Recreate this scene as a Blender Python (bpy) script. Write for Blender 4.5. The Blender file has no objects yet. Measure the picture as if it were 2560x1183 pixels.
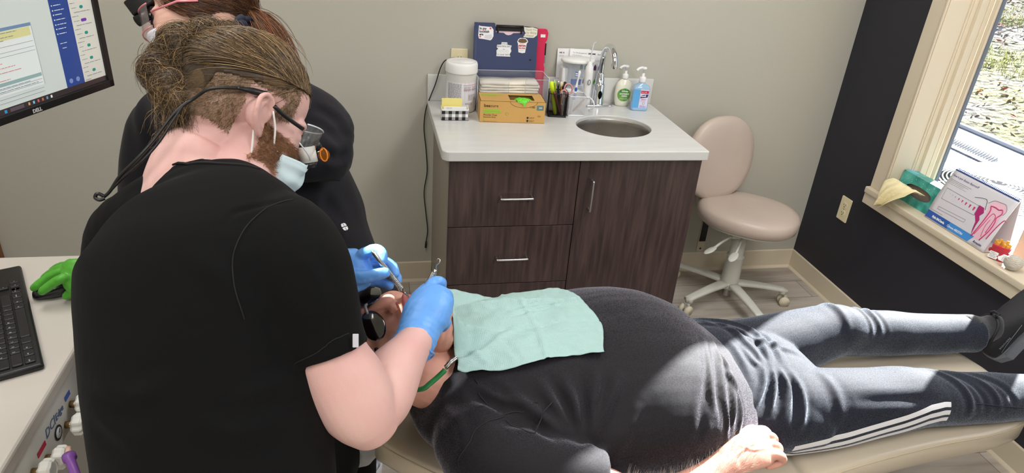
import bpy, bmesh, math, random
import numpy as np
from mathutils import Vector, Matrix, noise as mnoise
random.seed(7); RNG = np.random.default_rng(5)
SC = bpy.context.scene; COL = SC.collection
# ------------------------------------------------------------ camera, world, sun, exposure
W_, H_ = 2560, 1183
F_ = 1713.96
CAM = Vector((-0.2452, -2.8129, 1.7003))
_pi, _ro, _ya = [math.radians(a) for a in (27.1127, 4.5235, 13.1031)]
FW = Vector((math.sin(_ya)*math.cos(_pi), math.cos(_ya)*math.cos(_pi), -math.sin(_pi)))
_r = Vector((math.cos(_ya), -math.sin(_ya), 0)); _u = _r.cross(FW)
RT = _r*math.cos(_ro)+_u*math.sin(_ro); UP = -_r*math.sin(_ro)+_u*math.cos(_ro)
cam_d = bpy.data.cameras.new('camera'); cam = bpy.data.objects.new('camera', cam_d); COL.objects.link(cam)
cam_d.sensor_fit = 'HORIZONTAL'; cam_d.sensor_width = 36; cam_d.lens = F_/W_*36; cam_d.clip_start = .02
cam.matrix_world = Matrix((( RT.x, UP.x, -FW.x, CAM.x), (RT.y, UP.y, -FW.y, CAM.y), (RT.z, UP.z, -FW.z, CAM.z), (0,0,0,1)))
SC.camera = cam
SC.view_settings.view_transform = 'Standard'; SC.view_settings.look = 'None'
SC.view_settings.gamma = 1; SC.view_settings.use_curve_mapping = False
SC.view_settings.exposure = 0.0
wd = bpy.data.worlds.new('sky'); SC.world = wd; wd.use_nodes = True
_nt = wd.node_tree; _bg = _nt.nodes['Background']
_sky = _nt.nodes.new('ShaderNodeTexSky'); _sky.sky_type = 'NISHITA'; _sky.sun_disc = False
_sky.sun_elevation = math.radians(36); _sky.sun_rotation = math.radians(60)
_nt.links.new(_sky.outputs[0], _bg.inputs[0]); _bg.inputs[1].default_value = 0.22
SUN = Vector((1, 0.72, 0.60)).normalized()
sd = bpy.data.lights.new('sun', 'SUN'); sd.energy = 36.0; sd.angle = math.radians(.55); sd.color = (1, .95, .88)
so = bpy.data.objects.new('sun', sd); COL.objects.link(so)
so.rotation_euler = SUN.to_track_quat('Z', 'Y').to_euler(); so.location = (4, 1, 4)
CEIL = 2.5
# ceiling lamps (real panels are built further down, their light here)
LAMPS = [(-0.9, -1.3, 10), (1.1, -1.3, 16), (-0.9, -3.2, 18), (0.95, -3.1, 23)]
for (lx, ly, le) in LAMPS:
    ld = bpy.data.lights.new('ceiling_lamp_light', 'AREA'); ld.shape = 'RECTANGLE'; ld.size = .56; ld.size_y = 1.1
    ld.energy = le; ld.color = (1, .985, .985)
    lo = bpy.data.objects.new('ceiling_lamp_light', ld); COL.objects.link(lo); lo.location = (lx, ly, CEIL-.04)

# ------------------------------------------------------------ projection helpers (pixel of the 2560x1183 photo -> point in the room)
def ray(x, y): return FW + RT*((x-1280)/F_) - UP*((y-591.5)/F_)
def dep(x, y, d): return CAM + ray(x, y)*d                # at a depth in metres
def pln(x, y, ax, v):                                      # on an axis plane
    q = ray(x, y); return CAM + q*((v-CAM[ax])/q[ax])
def V(*a): return Vector(a)
# ------------------------------------------------------------ materials
def lin(c):
    c = c/255.0
    return c/12.92 if c <= .04045 else ((c+.055)/1.055)**2.4
def rgb(r, g, b): return (lin(r), lin(g), lin(b), 1)
MATS = {}
def mat(name, col, rough=.5, metal=0, noise=0, nscale=8, bump=0, bscale=60, spec=.5, sheen=0, sss=0, emit=0, col2=None, coat=0,
        stretch=(1,1,1), trans=0, alpha=1, detail=4, ior=1.45, sheen_r=.5, bdist=.01):
    if name in MATS: return MATS[name]
    m = bpy.data.materials.new(name); m.use_nodes = True; nt = m.node_tree; b = nt.nodes['Principled BSDF']
    I = b.inputs; c = rgb(*col)
    I['Base Color'].default_value = c; I['Roughness'].default_value = rough; I['Metallic'].default_value = metal
    I['Specular IOR Level'].default_value = spec; I['IOR'].default_value = ior
    if sheen: I['Sheen Weight'].default_value = sheen; I['Sheen Roughness'].default_value = sheen_r
    if sss: I['Subsurface Weight'].default_value = sss; I['Subsurface Radius'].default_value = (1, .35, .2); I['Subsurface Scale'].default_value = .012
    if coat: I['Coat Weight'].default_value = coat; I['Coat Roughness'].default_value = .12
    if trans: I['Transmission Weight'].default_value = trans
    if alpha < 1: I['Alpha'].default_value = alpha
    if emit: I['Emission Color'].default_value = c; I['Emission Strength'].default_value = emit
    if noise or bump:
        tc = nt.nodes.new('ShaderNodeTexCoord'); mp = nt.nodes.new('ShaderNodeMapping'); mp.inputs['Scale'].default_value = stretch
        nt.links.new(tc.outputs['Object'], mp.inputs[0])
    if noise:
        n = nt.nodes.new('ShaderNodeTexNoise'); n.inputs['Scale'].default_value = nscale; n.inputs['Detail'].default_value = detail
        nt.links.new(mp.outputs[0], n.inputs['Vector'])
        cr = nt.nodes.new('ShaderNodeValToRGB'); cr.color_ramp.elements[0].position = .5-.25; cr.color_ramp.elements[1].position = .75
        c2 = rgb(*col2) if col2 else tuple(min(1, v*(1+noise)) for v in c[:3])+(1,)
        c1 = c if col2 else tuple(v*(1-noise) for v in c[:3])+(1,)
        cr.color_ramp.elements[0].color = c1; cr.color_ramp.elements[1].color = c2
        nt.links.new(n.outputs['Fac'], cr.inputs[0]); nt.links.new(cr.outputs[0], I['Base Color'])
    if bump:
        n2 = nt.nodes.new('ShaderNodeTexNoise'); n2.inputs['Scale'].default_value = bscale; n2.inputs['Detail'].default_value = 3
        nt.links.new(mp.outputs[0], n2.inputs['Vector'])
        bp = nt.nodes.new('ShaderNodeBump'); bp.inputs['Strength'].default_value = bump; bp.inputs['Distance'].default_value = bdist
        nt.links.new(n2.outputs['Fac'], bp.inputs['Height']); nt.links.new(bp.outputs[0], I['Normal'])
    MATS[name] = m; return m
def clear(name, col=(255,255,255), keep=.9, rough=.03):      # thin clear sheet: tinted see-through plus a reflection
    if name in MATS: return MATS[name]
    m = bpy.data.materials.new(name); m.use_nodes = True; nt = m.node_tree; nt.nodes.clear()
    o = nt.nodes.new('ShaderNodeOutputMaterial'); t = nt.nodes.new('ShaderNodeBsdfTransparent'); g = nt.nodes.new('ShaderNodeBsdfGlossy')
    t.inputs[0].default_value = rgb(*col); g.inputs['Roughness'].default_value = rough
    d = nt.nodes.new('ShaderNodeBsdfDiffuse'); d.inputs[0].default_value = rgb(*col)
    lw = nt.nodes.new('ShaderNodeLayerWeight'); lw.inputs[0].default_value = .5
    pw = nt.nodes.new('ShaderNodeMath'); pw.operation = 'POWER'; pw.inputs[1].default_value = 5; nt.links.new(lw.outputs['Facing'], pw.inputs[0])
    fr = nt.nodes.new('ShaderNodeMath'); fr.operation = 'MULTIPLY_ADD'; fr.inputs[1].default_value = .9; fr.inputs[2].default_value = .04; nt.links.new(pw.outputs[0], fr.inputs[0])
    m1 = nt.nodes.new('ShaderNodeMixShader'); m1.inputs[0].default_value = keep; nt.links.new(d.outputs[0], m1.inputs[1]); nt.links.new(t.outputs[0], m1.inputs[2])
    m2 = nt.nodes.new('ShaderNodeMixShader'); nt.links.new(fr.outputs[0], m2.inputs[0]); nt.links.new(m1.outputs[0], m2.inputs[1]); nt.links.new(g.outputs[0], m2.inputs[2])
    nt.links.new(m2.outputs[0], o.inputs[0]); MATS[name] = m; return m
# ------------------------------------------------------------ mesh builder
def frame(o, x, y=None, z=None):
    """local axes -> world matrix; give two of the axes"""
    x = Vector(x).normalized()
    if y is not None:
        y = Vector(y); y = (y - x*y.dot(x)).normalized(); z = x.cross(y)
    else:
        z = Vector(z); z = (z - x*z.dot(x)).normalized(); y = z.cross(x)
    return Matrix(((x.x, y.x, z.x, o[0]), (x.y, y.y, z.y, o[1]), (x.z, y.z, z.z, o[2]), (0,0,0,1)))
def T(x=0, y=0, z=0): return Matrix.Translation((x, y, z))
def RZ(a): return Matrix.Rotation(math.radians(a), 4, 'Z')
def RX(a): return Matrix.Rotation(math.radians(a), 4, 'X')
def RY(a): return Matrix.Rotation(math.radians(a), 4, 'Y')
class MB:
    def __init__(s, M=None): s.v = []; s.f = []; s.mi = []; s.sm = []; s.mats = []; s.M = M or Matrix(); s.uv = None
    def m(s, m):
        if m not in s.mats: s.mats.append(m)
        return s.mats.index(m)
    def add(s, vs, fs, m, smooth=False, M=None):
        k = len(s.v); A = s.M @ M if M is not None else s.M
        s.v += [A @ Vector(p) for p in vs]; i = s.m(m)
        for f in fs: s.f.append([k+q for q in f]); s.mi.append(i); s.sm.append(smooth)
        return s
    def box(s, a, b, m, bev=0, seg=2, M=None, smooth=False):
        bm = bmesh.new(); bmesh.ops.create_cube(bm, size=1)
        for v in bm.verts: v.co = Vector([(a[i]+b[i])/2 + v.co[i]*abs(b[i]-a[i]) for i in range(3)])
        if bev: bmesh.ops.bevel(bm, geom=bm.edges[:], offset=bev, segments=seg, affect='EDGES', profile=.5, clamp_overlap=True)
        s.bm(bm, m, smooth or (bev > 0 and seg > 2), M); return s
    def bm(s, bm, m, smooth=False, M=None):
        bm.verts.ensure_lookup_table(); bm.verts.index_update()
        s.add([v.co.copy() for v in bm.verts], [[v.index for v in f.verts] for f in bm.faces], m, smooth, M); bm.free(); return s
    def lathe(s, prof, m, M=None, n=32, cap=True, smooth=True, sx=1, sy=1):
        vs = []; fs = []
        for (r, z) in prof:
            for k in range(n):
                a = 2*math.pi*k/n; vs.append((r*math.cos(a)*sx, r*math.sin(a)*sy, z))
        for i in range(len(prof)-1):
            for k in range(n):
                q = (k+1) % n; fs.append((i*n+k, i*n+q, (i+1)*n+q, (i+1)*n+k))
        if cap:
            fs.append(tuple(range(n))[::-1]); fs.append(tuple((len(prof)-1)*n+k for k in range(n)))
        return s.add(vs, fs, m, smooth, M)
    def cyl(s, p, q, r, m, r2=None, n=20, smooth=True, cap=True):
        p = Vector(p); q = Vector(q); d = q-p
        t = d.normalized(); a = t.orthogonal()
        return s.lathe([(r, 0), (r if r2 is None else r2, d.length)], m, frame(p, a, y=t.cross(a)), n, cap, smooth)
    def tube(s, pts, r, m, n=8, cap=True, smooth=True, closed=False):
        pts = [Vector(p) for p in pts]; N = len(pts); rs = r if isinstance(r, (list, tuple)) else [r]*N
        vs = []; fs = []; ref = None
        for i, p in enumerate(pts):
            t = (pts[(i+1) % N]-pts[i-1]) if closed else (pts[min(i+1, N-1)]-pts[max(i-1, 0)])
            t.normalize()
            if ref is None: ref = t.orthogonal().normalized()
            ref = (ref - t*ref.dot(t));
            if ref.length < 1e-6: ref = t.orthogonal()
            ref.normalize(); b = t.cross(ref)
            for k in range(n):
                a = 2*math.pi*k/n; vs.append(p + (ref*math.cos(a)+b*math.sin(a))*rs[i])
        L = N if closed else N-1
        for i in range(L):
            for k in range(n):
                q = (k+1) % n; j = (i+1) % N; fs.append((i*n+k, i*n+q, j*n+q, j*n+k))
        if cap and not closed: fs.append(tuple(range(n))[::-1]); fs.append(tuple((N-1)*n+k for k in range(n)))
        return s.add(vs, fs, m, smooth)
    def prism(s, poly, h, m, M=None, smooth=False, bev=0):   # 2D outline in local xy, extruded along z from 0 to h
        n = len(poly)
        if bev:
            bm = bmesh.new(); vv = [bm.verts.new((x, y, 0)) for x, y in poly]; f = bm.faces.new(vv)
            r = bmesh.ops.extrude_face_region(bm, geom=[f]); bmesh.ops.translate(bm, vec=(0, 0, h), verts=[g for g in r['geom'] if isinstance(g, bmesh.types.BMVert)])
            bmesh.ops.recalc_face_normals(bm, faces=bm.faces)
            es = [e for e in bm.edges if len(e.link_faces) == 2 and abs(e.verts[0].co.z-e.verts[1].co.z) < 1e-7]
            bmesh.ops.bevel(bm, geom=es, offset=bev, segments=3, affect='EDGES', profile=.5)
            return s.bm(bm, m, smooth, M)
        vs = [(x, y, 0) for x, y in poly]+[(x, y, h) for x, y in poly]
        fs = [tuple(range(n))[::-1], tuple(range(n, 2*n))]+[(i, (i+1) % n, n+(i+1) % n, n+i) for i in range(n)]
        return s.add(vs, fs, m, smooth, M)
    def ell(s, c, r, m, M=None, n=24, k=14):
        prof = [(max(1e-5, math.sin(math.pi*i/k)), -math.cos(math.pi*i/k)) for i in range(k+1)]
        A = (M or Matrix()) @ Matrix.Translation(c) @ Matrix.Diagonal((r[0], r[1], r[2], 1))
        return s.lathe(prof, m, A, n)
    def loft(s, rings, m, smooth=True, cap=True):            # rings: equal-length lists of points
        n = len(rings[0]); vs = [p for R_ in rings for p in R_]; fs = []
        for i in range(len(rings)-1):
            for k in range(n):
                q = (k+1) % n; fs.append((i*n+k, i*n+q, (i+1)*n+q, (i+1)*n+k))
        if cap: fs.append(tuple(range(n))[::-1]); fs.append(tuple((len(rings)-1)*n+k for k in range(n)))
        return s.add(vs, fs, m, smooth)
    def text(s, t, size, m, M, h=.0004, align='LEFT', bold=0, sx=1, italic=0):  # lettering standing a hair proud of its surface
        c = bpy.data.curves.new('t', 'FONT'); c.body = t; c.size = size; c.extrude = h; c.align_x = align; c.resolution_u = 2; c.offset = bold; c.shear = italic
        o = bpy.data.objects.new('t', c); me = bpy.data.meshes.new_from_object(o)
        s.add([(v.co.x*sx, v.co.y, v.co.z) for v in me.vertices], [list(p.vertices) for p in me.polygons], m, False, M)
        bpy.data.objects.remove(o); bpy.data.meshes.remove(me); bpy.data.curves.remove(c); return s
    def mesh(s, name):
        me = bpy.data.meshes.new(name); me.from_pydata([tuple(v) for v in s.v], [], s.f)
        for q in s.mats: me.materials.append(q)
        me.polygons.foreach_set('material_index', s.mi); me.polygons.foreach_set('use_smooth', s.sm); me.update(); return me
    def build(s, name, parent=None, fix=False):
        me = s.mesh(name)
        bm = bmesh.new(); bm.from_mesh(me); bmesh.ops.recalc_face_normals(bm, faces=bm.faces); bm.to_mesh(me); bm.free()
        return place(name, me, parent)
def place(name, me, parent=None):
    n = len(me.vertices); co = np.empty(n*3); me.vertices.foreach_get('co', co); co = co.reshape(-1, 3)
    lo, hi = co.min(0), co.max(0); c = (lo+hi)/2
    if parent is None: c[2] = lo[2]
    co -= c; me.vertices.foreach_set('co', co.ravel()); me.update()
    o = bpy.data.objects.new(name, me); COL.objects.link(o)
    c = Vector(c)
    if parent is not None:
        o.parent = parent; c = c - WORLD(parent)
    o.location = c
    return o
def WORLD(o):
    p = Vector(o.location)
    while o.parent is not None: o = o.parent; p += o.location
    return p
def thing(name, label, cat, loc, group=None):
    o = bpy.data.objects.new(name, None); COL.objects.link(o); o.location = loc; o.empty_display_size = .05
    return tag(o, label, cat, group)
def tag(o, label=None, cat=None, group=None, kind=None):
    if label: o['label'] = label
    if cat: o['category'] = cat
    if group: o['group'] = group
    if kind: o['kind'] = kind
    return o
def struct(o): o['kind'] = 'structure'; return o
def bez(pts, n=10):                                          # Catmull-Rom through the points
    P = [Vector(p) for p in pts]; P = [P[0]*2-P[1]]+P+[P[-1]*2-P[-2]]; out = []
    for i in range(1, len(P)-2):
        for k in range(n):
            t = k/n; a, b, c, d = P[i-1], P[i], P[i+1], P[i+2]
            out.append(.5*((2*b)+(c-a)*t+(2*a-5*b+4*c-d)*t*t+(3*b-a-3*c+d)*t**3))
    out.append(P[-2].copy()); return out
def circ(r, n, cx=0, cy=0, a0=0, a1=360):
    return [(cx+r*math.cos(math.radians(a0+(a1-a0)*k/n)), cy+r*math.sin(math.radians(a0+(a1-a0)*k/n))) for k in range(n+(a1-a0 != 360))]
def rrect(w, h, r, n=5, cx=0, cy=0):
    o = []
    for (sx, sy, a) in ((1,1,0), (-1,1,90), (-1,-1,180), (1,-1,270)):
        for k in range(n+1):
            t = math.radians(a+90*k/n); o.append((cx+sx*(w/2-r)+r*math.cos(t), cy+sy*(h/2-r)+r*math.sin(t)))
    return o
# ============================================================ ROOM
XR = 1.93; XL = -2.1; YF = -4.2
m_wall = mat('wall_paint_greige', (187,185,174), .42, bump=.05, bscale=350, spec=.35)
m_navy = mat('wall_paint_navy', (38,39,48), .5, bump=.05, bscale=350)
m_white = mat('ceiling_paint', (238,236,230), .8)
m_trim = mat('trim_paint_cream', (216,204,182), .38, spec=.5)
# floor boards
m_floor = bpy.data.materials.new('grey_wood_floor'); m_floor.use_nodes = True
nt = m_floor.node_tree; b = nt.nodes['Principled BSDF']; b.inputs['Roughness'].default_value = .45
tc = nt.nodes.new('ShaderNodeTexCoord'); br = nt.nodes.new('ShaderNodeTexBrick')
br.inputs['Scale'].default_value = 1; br.inputs['Brick Width'].default_value = 1.2; br.inputs['Row Height'].default_value = .15; br.inputs['Mortar Size'].default_value = .0012
br.inputs['Mortar'].default_value = rgb(90,82,74); br.inputs['Color1'].default_value = rgb(170,162,152); br.inputs['Color2'].default_value = rgb(196,188,178); br.offset = .37
nt.links.new(tc.outputs['Object'], br.inputs['Vector'])
mp = nt.nodes.new('ShaderNodeMapping'); mp.inputs['Scale'].default_value = (1.1, 9, 1); nt.links.new(tc.outputs['Object'], mp.inputs[0])
ns = nt.nodes.new('ShaderNodeTexNoise'); ns.inputs['Scale'].default_value = 2.2; ns.inputs['Detail'].default_value = 7; ns.inputs['Distortion'].default_value = .6; nt.links.new(mp.outputs[0], ns.inputs['Vector'])
cr = nt.nodes.new('ShaderNodeValToRGB'); cr.color_ramp.elements[0].position = .3; cr.color_ramp.elements[0].color = (.62,.59,.57,1); cr.color_ramp.elements[1].position = .62; cr.color_ramp.elements[1].color = (1.0,1.0,1.0,1)
nt.links.new(ns.outputs['Fac'], cr.inputs[0])
mx = nt.nodes.new('ShaderNodeMix'); mx.data_type = 'RGBA'; mx.blend_type = 'MULTIPLY'; mx.inputs[0].default_value = .9
nt.links.new(br.outputs['Color'], mx.inputs[6]); nt.links.new(cr.outputs[0], mx.inputs[7]); nt.links.new(mx.outputs[2], b.inputs['Base Color'])

def S(name, mb): return struct(mb.build(name))
S('floor', MB().box((XL-.1, YF-.1, -.1), (XR+.12, .1, 0), m_floor))
S('ceiling', MB().box((XL-.1, YF-.1, CEIL), (XR+.12, .1, CEIL+.1), m_white))
S('wall_back', MB().box((XL-.1, 0, 0), (XR+.12, .1, CEIL), m_wall))
S('wall_left', MB().box((XL-.1, YF, 0), (XL, 0, CEIL), m_wall))
S('wall_front', MB().box((XL-.1, YF-.1, 0), (XR+.12, YF, CEIL), m_wall))
# right wall with the window opening
WY0, WY1, WZ0, WZ1 = -2.02, -.482, .628, 2.12
mb = MB(); WT = .12
mb.box((XR, WY1, 0), (XR+WT, 0, CEIL), m_navy); mb.box((XR, YF, 0), (XR+WT, WY0, CEIL), m_navy)
mb.box((XR, WY0, 0), (XR+WT, WY1, WZ0), m_navy); mb.box((XR, WY0, WZ1), (XR+WT, WY1, CEIL), m_navy)
S('wall_right', mb)
# baseboards: a board with a cove toe
def baseboard(name, M, L):
    prof = [(0,0), (.014,0), (.013,.004), (.006,.014), (.006,.100), (.003,.1045), (0,.1045)]
    mb = MB(M); vs = [(0, y, z) for y, z in prof]+[(L, y, z) for y, z in prof]; n = len(prof)
    fs = [tuple(range(n)), tuple(range(n, 2*n))[::-1]]+[(i, (i+1) % n, n+(i+1) % n, n+i) for i in range(n)]
    mb.add(vs, fs, m_trim); S(name, mb)
baseboard('baseboard_back_left', frame((.03,0,0), (-1,0,0), y=(0,-1,0)), .03-XL)
baseboard('baseboard_back_right', frame((XR,0,0), (-1,0,0), y=(0,-1,0)), XR-.978)
baseboard('baseboard_right', frame((XR,YF,0), (0,1,0), y=(-1,0,0)), -YF)
# wooden door at the far left of the back wall
m_door = mat('door_wood', (122,78,44), .5, noise=.25, nscale=6, stretch=(4,4,.5), bump=.1, bscale=20)
mb = MB(); mb.box((XL+.02, -.035, 0), (-1.725, -.001, 2.1), m_door, .003); S('door_1', mb)

# window: casing, jambs, stops, sash, glass, sill
win = bpy.data.objects.new('window_1', None); COL.objects.link(win); win.location = (XR, (WY0+WY1)/2, WZ0); win['kind'] = 'structure'
cw = .087
def casing(y0, dirv, z0, z1):                             # vertical casing with an inner bead
    mb = MB()
    mb.box((XR-.016, min(y0, y0+dirv*cw), z0), (XR, max(y0, y0+dirv*cw), z1), m_trim, .002)
    ye = y0+dirv*(cw-.012)
    mb.box((XR-.022, min(ye, ye+dirv*.012), z0), (XR-.012, max(ye, ye+dirv*.012), z1), m_trim, .004, 3)
    return mb
casing(WY1+cw, -1, .632, WZ1+cw).build('casing', win)
casing(WY0-cw, 1, .632, WZ1+cw).build('casing', win)
mb = MB(); mb.box((XR-.016, WY0, WZ1), (XR, WY1, WZ1+cw), m_trim, .002); mb.build('casing', win)
def jamb(y, d):                                            # stepped jamb: flat, bead, flat, sash track
    mb = MB(); X = XR-.018
    def seg(x0, x1, o): mb.box((XR+x0, min(y, y+d*o), WZ0), (XR+x1, max(y, y+d*o), WZ1), m_trim, .0015)
    seg(-.016, .075, .004); seg(.075, .082, .010); seg(.082, .1, .014); seg(.1, .13, .030); seg(.13, .15, .034)
    return mb
jamb(WY1, -1).build('jamb', win); jamb(WY0, 1).build('jamb', win)
mb = MB(); mb.box((XR-.016, WY0, WZ1-.03), (XR+.15, WY1, WZ1), m_trim); mb.build('jamb', win)
mb = MB(); a = (.15, .175)
SY0, SY1 = WY0+.034, WY1-.034
m_gask = mat('window_gasket', (110,116,126), .6)
mb.box((XR+a[0], SY1-.022, WZ0), (XR+a[1], SY1, WZ1), m_trim, .003); mb.box((XR+a[0], SY0, WZ0), (XR+a[1], SY0+.022, WZ1), m_trim, .003)
mb.box((XR+a[0], SY0, WZ0), (XR+a[1], SY1, WZ0+.03), m_trim, .003); mb.box((XR+a[0], SY0, WZ1-.055), (XR+a[1], SY1, WZ1-.03), m_trim, .003)
mb.box((XR+.158, SY1-.028, WZ0+.03), (XR+.172, SY1-.022, WZ1-.055), m_gask)
mb.build('window_frame', win)
mb = MB(); mb.box((XR+.085, -1.155, WZ0), (XR+.15, -1.045, WZ1-.03), m_trim, .004); mb.box((XR+.15, -1.175, WZ0), (XR+.175, -1.025, WZ1-.03), m_trim, .003); mb.build('mullion', win)
m_glass = clear('window_glass', (246,249,252), .985, .01)
MB().box((XR+.163, SY0+.022, WZ0+.03), (XR+.167, SY1-.022, WZ1-.05), m_glass).build('glass', win)
mb = MB()
mb.box((XR-.028, WY0-cw, .555), (XR, WY1+cw+.006, .606), m_trim, .002)             # apron / nosing face
mb.box((XR-.036, WY0-cw-.01, .602), (XR+.16, WY1+cw+.006, .632), m_trim, .006, 4)  # sill board
mb.build('window_sill', win)
# outside wall thickness
struct(MB().box((XR+.12, YF, 0), (XR+.2, WY0, 2.9), mat('siding', (205,200,190), .7)).build('wall_outside_front'))
struct(MB().box((XR+.12, WY1, 0), (XR+.2, .3, 2.9), mat('siding', (205,200,190))).build('wall_outside_back'))
struct(MB().box((XR+.12, WY0, 0), (XR+.2, WY1, .60), mat('siding', (205,200,190))).build('wall_outside_below'))
struct(MB().box((XR+.12, WY0, WZ1), (XR+.2, WY1, 2.9), mat('siding', (205,200,190))).build('wall_outside_above'))
# ceiling lamps
for i, (lx, ly, le) in enumerate(LAMPS):
    nm = ['back left', 'back right', 'front left', 'front right'][i]
    t = thing('ceiling_light', 'flat rectangular ceiling light panel, %s of the room' % nm, 'ceiling light', (lx, ly, CEIL-.02), 'ceiling light panels')
    mb = MB(); hw, hl = .31, .61
    for s in (-1, 1):
        mb.box((lx+s*hw-.015, ly-hl, CEIL-.02), (lx+s*hw+.015, ly+hl, CEIL-.0005), m_white); mb.box((lx-hw, ly+s*hl-.015, CEIL-.02), (lx+hw, ly+s*hl+.015, CEIL-.0005), m_white)
    mb.build('frame', t)
    MB().box((lx-hw+.016, ly-hl+.016, CEIL-.012), (lx+hw-.016, ly+hl-.016, CEIL-.006), mat('lamp_diffuser', (255,250,240), .5, emit=3)).build('diffuser', t)

# wall outlets
m_ivory = mat('ivory_plastic', (232,221,184), .35); m_dark = mat('dark_slot', (30,28,25), .6); m_blkp = mat('black_plastic', (22,22,24), .35)
def outlet(o, x, n, label, duplex=True, h=.114, w=.070):
    """o centre on the wall, x right along the wall, n out of the wall"""
    t = thing('wall_outlet', label, 'outlet', o)
    M = frame(o, x, y=(0,0,1)); M = M if (M.to_3x3() @ Vector((0,0,1))).dot(Vector(n)) > 0 else frame(o, -Vector(x), y=(0,0,1))
    mb = MB(M); mb.prism(rrect(w, h, .004), .006, m_ivory, T(0,0,.0005), bev=.002); mb.build('plate', t)
    mb = MB(M)
    if duplex:
        for s in (-1, 1):
            mb.prism([(a*1.0, max(-.0135, min(.0135, b))) for a, b in circ(.017, 24)], .0022, m_ivory, T(0, s*.0195, .0064))
            for sx in (-1, 1): mb.box((sx*.0062-.001, s*.0195-.001, .0082), (sx*.0062+.001, s*.0195+.007, .0092), m_dark)
            mb.cyl((0, s*.0195-.007, .0085), (0, s*.0195-.007, .0092), .0025, m_dark)
    mb.cyl((0, 0, .0065), (0, 0, .0078), .003, mat('screw', (200,190,160), .4, 1)); mb.build('socket', t)
    return t
outlet((XR, -.272, .462), (0,-1,0), (-1,0,0), 'ivory duplex outlet on the navy wall left of the window')
outlet((.129, 0, 1.036), (1,0,0), (0,-1,0), 'ivory wall outlet above the backsplash behind the wipes canister')
# ============================================================ VANITY
HC = .88; TW = .985; TD = .624; TT = .036
m_quartz = mat('white_quartz', (210,210,208), .22, noise=.05, nscale=5, stretch=(1,6,1), detail=8, spec=.5)
m_lam = bpy.data.materials.new('dark_wood_laminate'); m_lam.use_nodes = True
nt = m_lam.node_tree; b = nt.nodes['Principled BSDF']; b.inputs['Roughness'].default_value = .36
tc = nt.nodes.new('ShaderNodeTexCoord'); mp = nt.nodes.new('ShaderNodeMapping'); mp.inputs['Scale'].default_value = (22, 22, 1.6); nt.links.new(tc.outputs['Object'], mp.inputs[0])
ns = nt.nodes.new('ShaderNodeTexNoise'); ns.inputs['Scale'].default_value = 3; ns.inputs['Detail'].default_value = 8; nt.links.new(mp.outputs[0], ns.inputs['Vector'])
cr = nt.nodes.new('ShaderNodeValToRGB'); cr.color_ramp.elements[0].position = .3; cr.color_ramp.elements[0].color = rgb(50,38,38); cr.color_ramp.elements[1].position = .75; cr.color_ramp.elements[1].color = rgb(88,70,66)
nt.links.new(ns.outputs['Fac'], cr.inputs[0]); nt.links.new(cr.outputs[0], b.inputs['Base Color'])
m_side = mat('laminate_sheen_grey', (146,136,124), .4); m_nick = mat('satin_nickel', (205,205,205), .28, 1); m_gap = mat('dark_gap', (12,10,10), .8)  # side panel: sheen on the dark laminate put in as a grey base colour
SNK = (.708, -.333, .150, .136)  # sink opening centre and half axes
# countertop with an elliptical cut-out and a rounded front left corner
bm = bmesh.new()
out = []
R_ = .03
for k in range(7):
    a = math.radians(180+90*k/6); out.append((R_+R_*math.cos(a), -TD+R_+R_*math.sin(a)))
for k in range(5):
    a = math.radians(270+90*k/4); out.append((TW-.008+.008*math.cos(a), -TD+.008+.008*math.sin(a)))
out += [(TW, -.001), (0, -.001)]
hole = [(SNK[0]+SNK[2]*math.cos(2*math.pi*k/64), SNK[1]+SNK[3]*math.sin(2*math.pi*k/64)) for k in range(64)]
e = []
for poly in (out, hole):
    vs = [bm.verts.new((x, y, 0)) for x, y in poly]; e += [bm.edges.new((vs[i], vs[(i+1) % len(vs)])) for i in range(len(vs))]
bmesh.ops.triangle_fill(bm, use_beauty=True, edges=e)
hs = (SNK[0], SNK[1])
bad = [f for f in bm.faces if ((f.calc_center_median().x-hs[0])/SNK[2])**2+((f.calc_center_median().y-hs[1])/SNK[3])**2 < .98]
bmesh.ops.delete(bm, geom=bad, context='FACES')
r = bmesh.ops.extrude_face_region(bm, geom=bm.faces[:]); bmesh.ops.translate(bm, vec=(0, 0, TT), verts=[g for g in r['geom'] if isinstance(g, bmesh.types.BMVert)])
bmesh.ops.translate(bm, vec=(0, 0, HC-TT), verts=bm.verts); bmesh.ops.recalc_face_normals(bm, faces=bm.faces)
es = [x for x in bm.edges if len(x.link_faces) == 2 and x.calc_face_angle(0) > .9 and abs(x.verts[0].co.z-x.verts[1].co.z) < 1e-6]
bmesh.ops.bevel(bm, geom=es, offset=.004, segments=3, affect='EDGES', profile=.5)
ct = thing('countertop', 'white quartz countertop with backsplash and oval sink cut-out', 'countertop', (TW/2, -TD/2, HC-TT))
MB().bm(bm, m_quartz).build('worktop', ct)
MB().box((0, -.0205, HC+.0002), (TW, -.001, HC+.1087), m_quartz, .003, 3).build('backsplash', ct)
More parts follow.
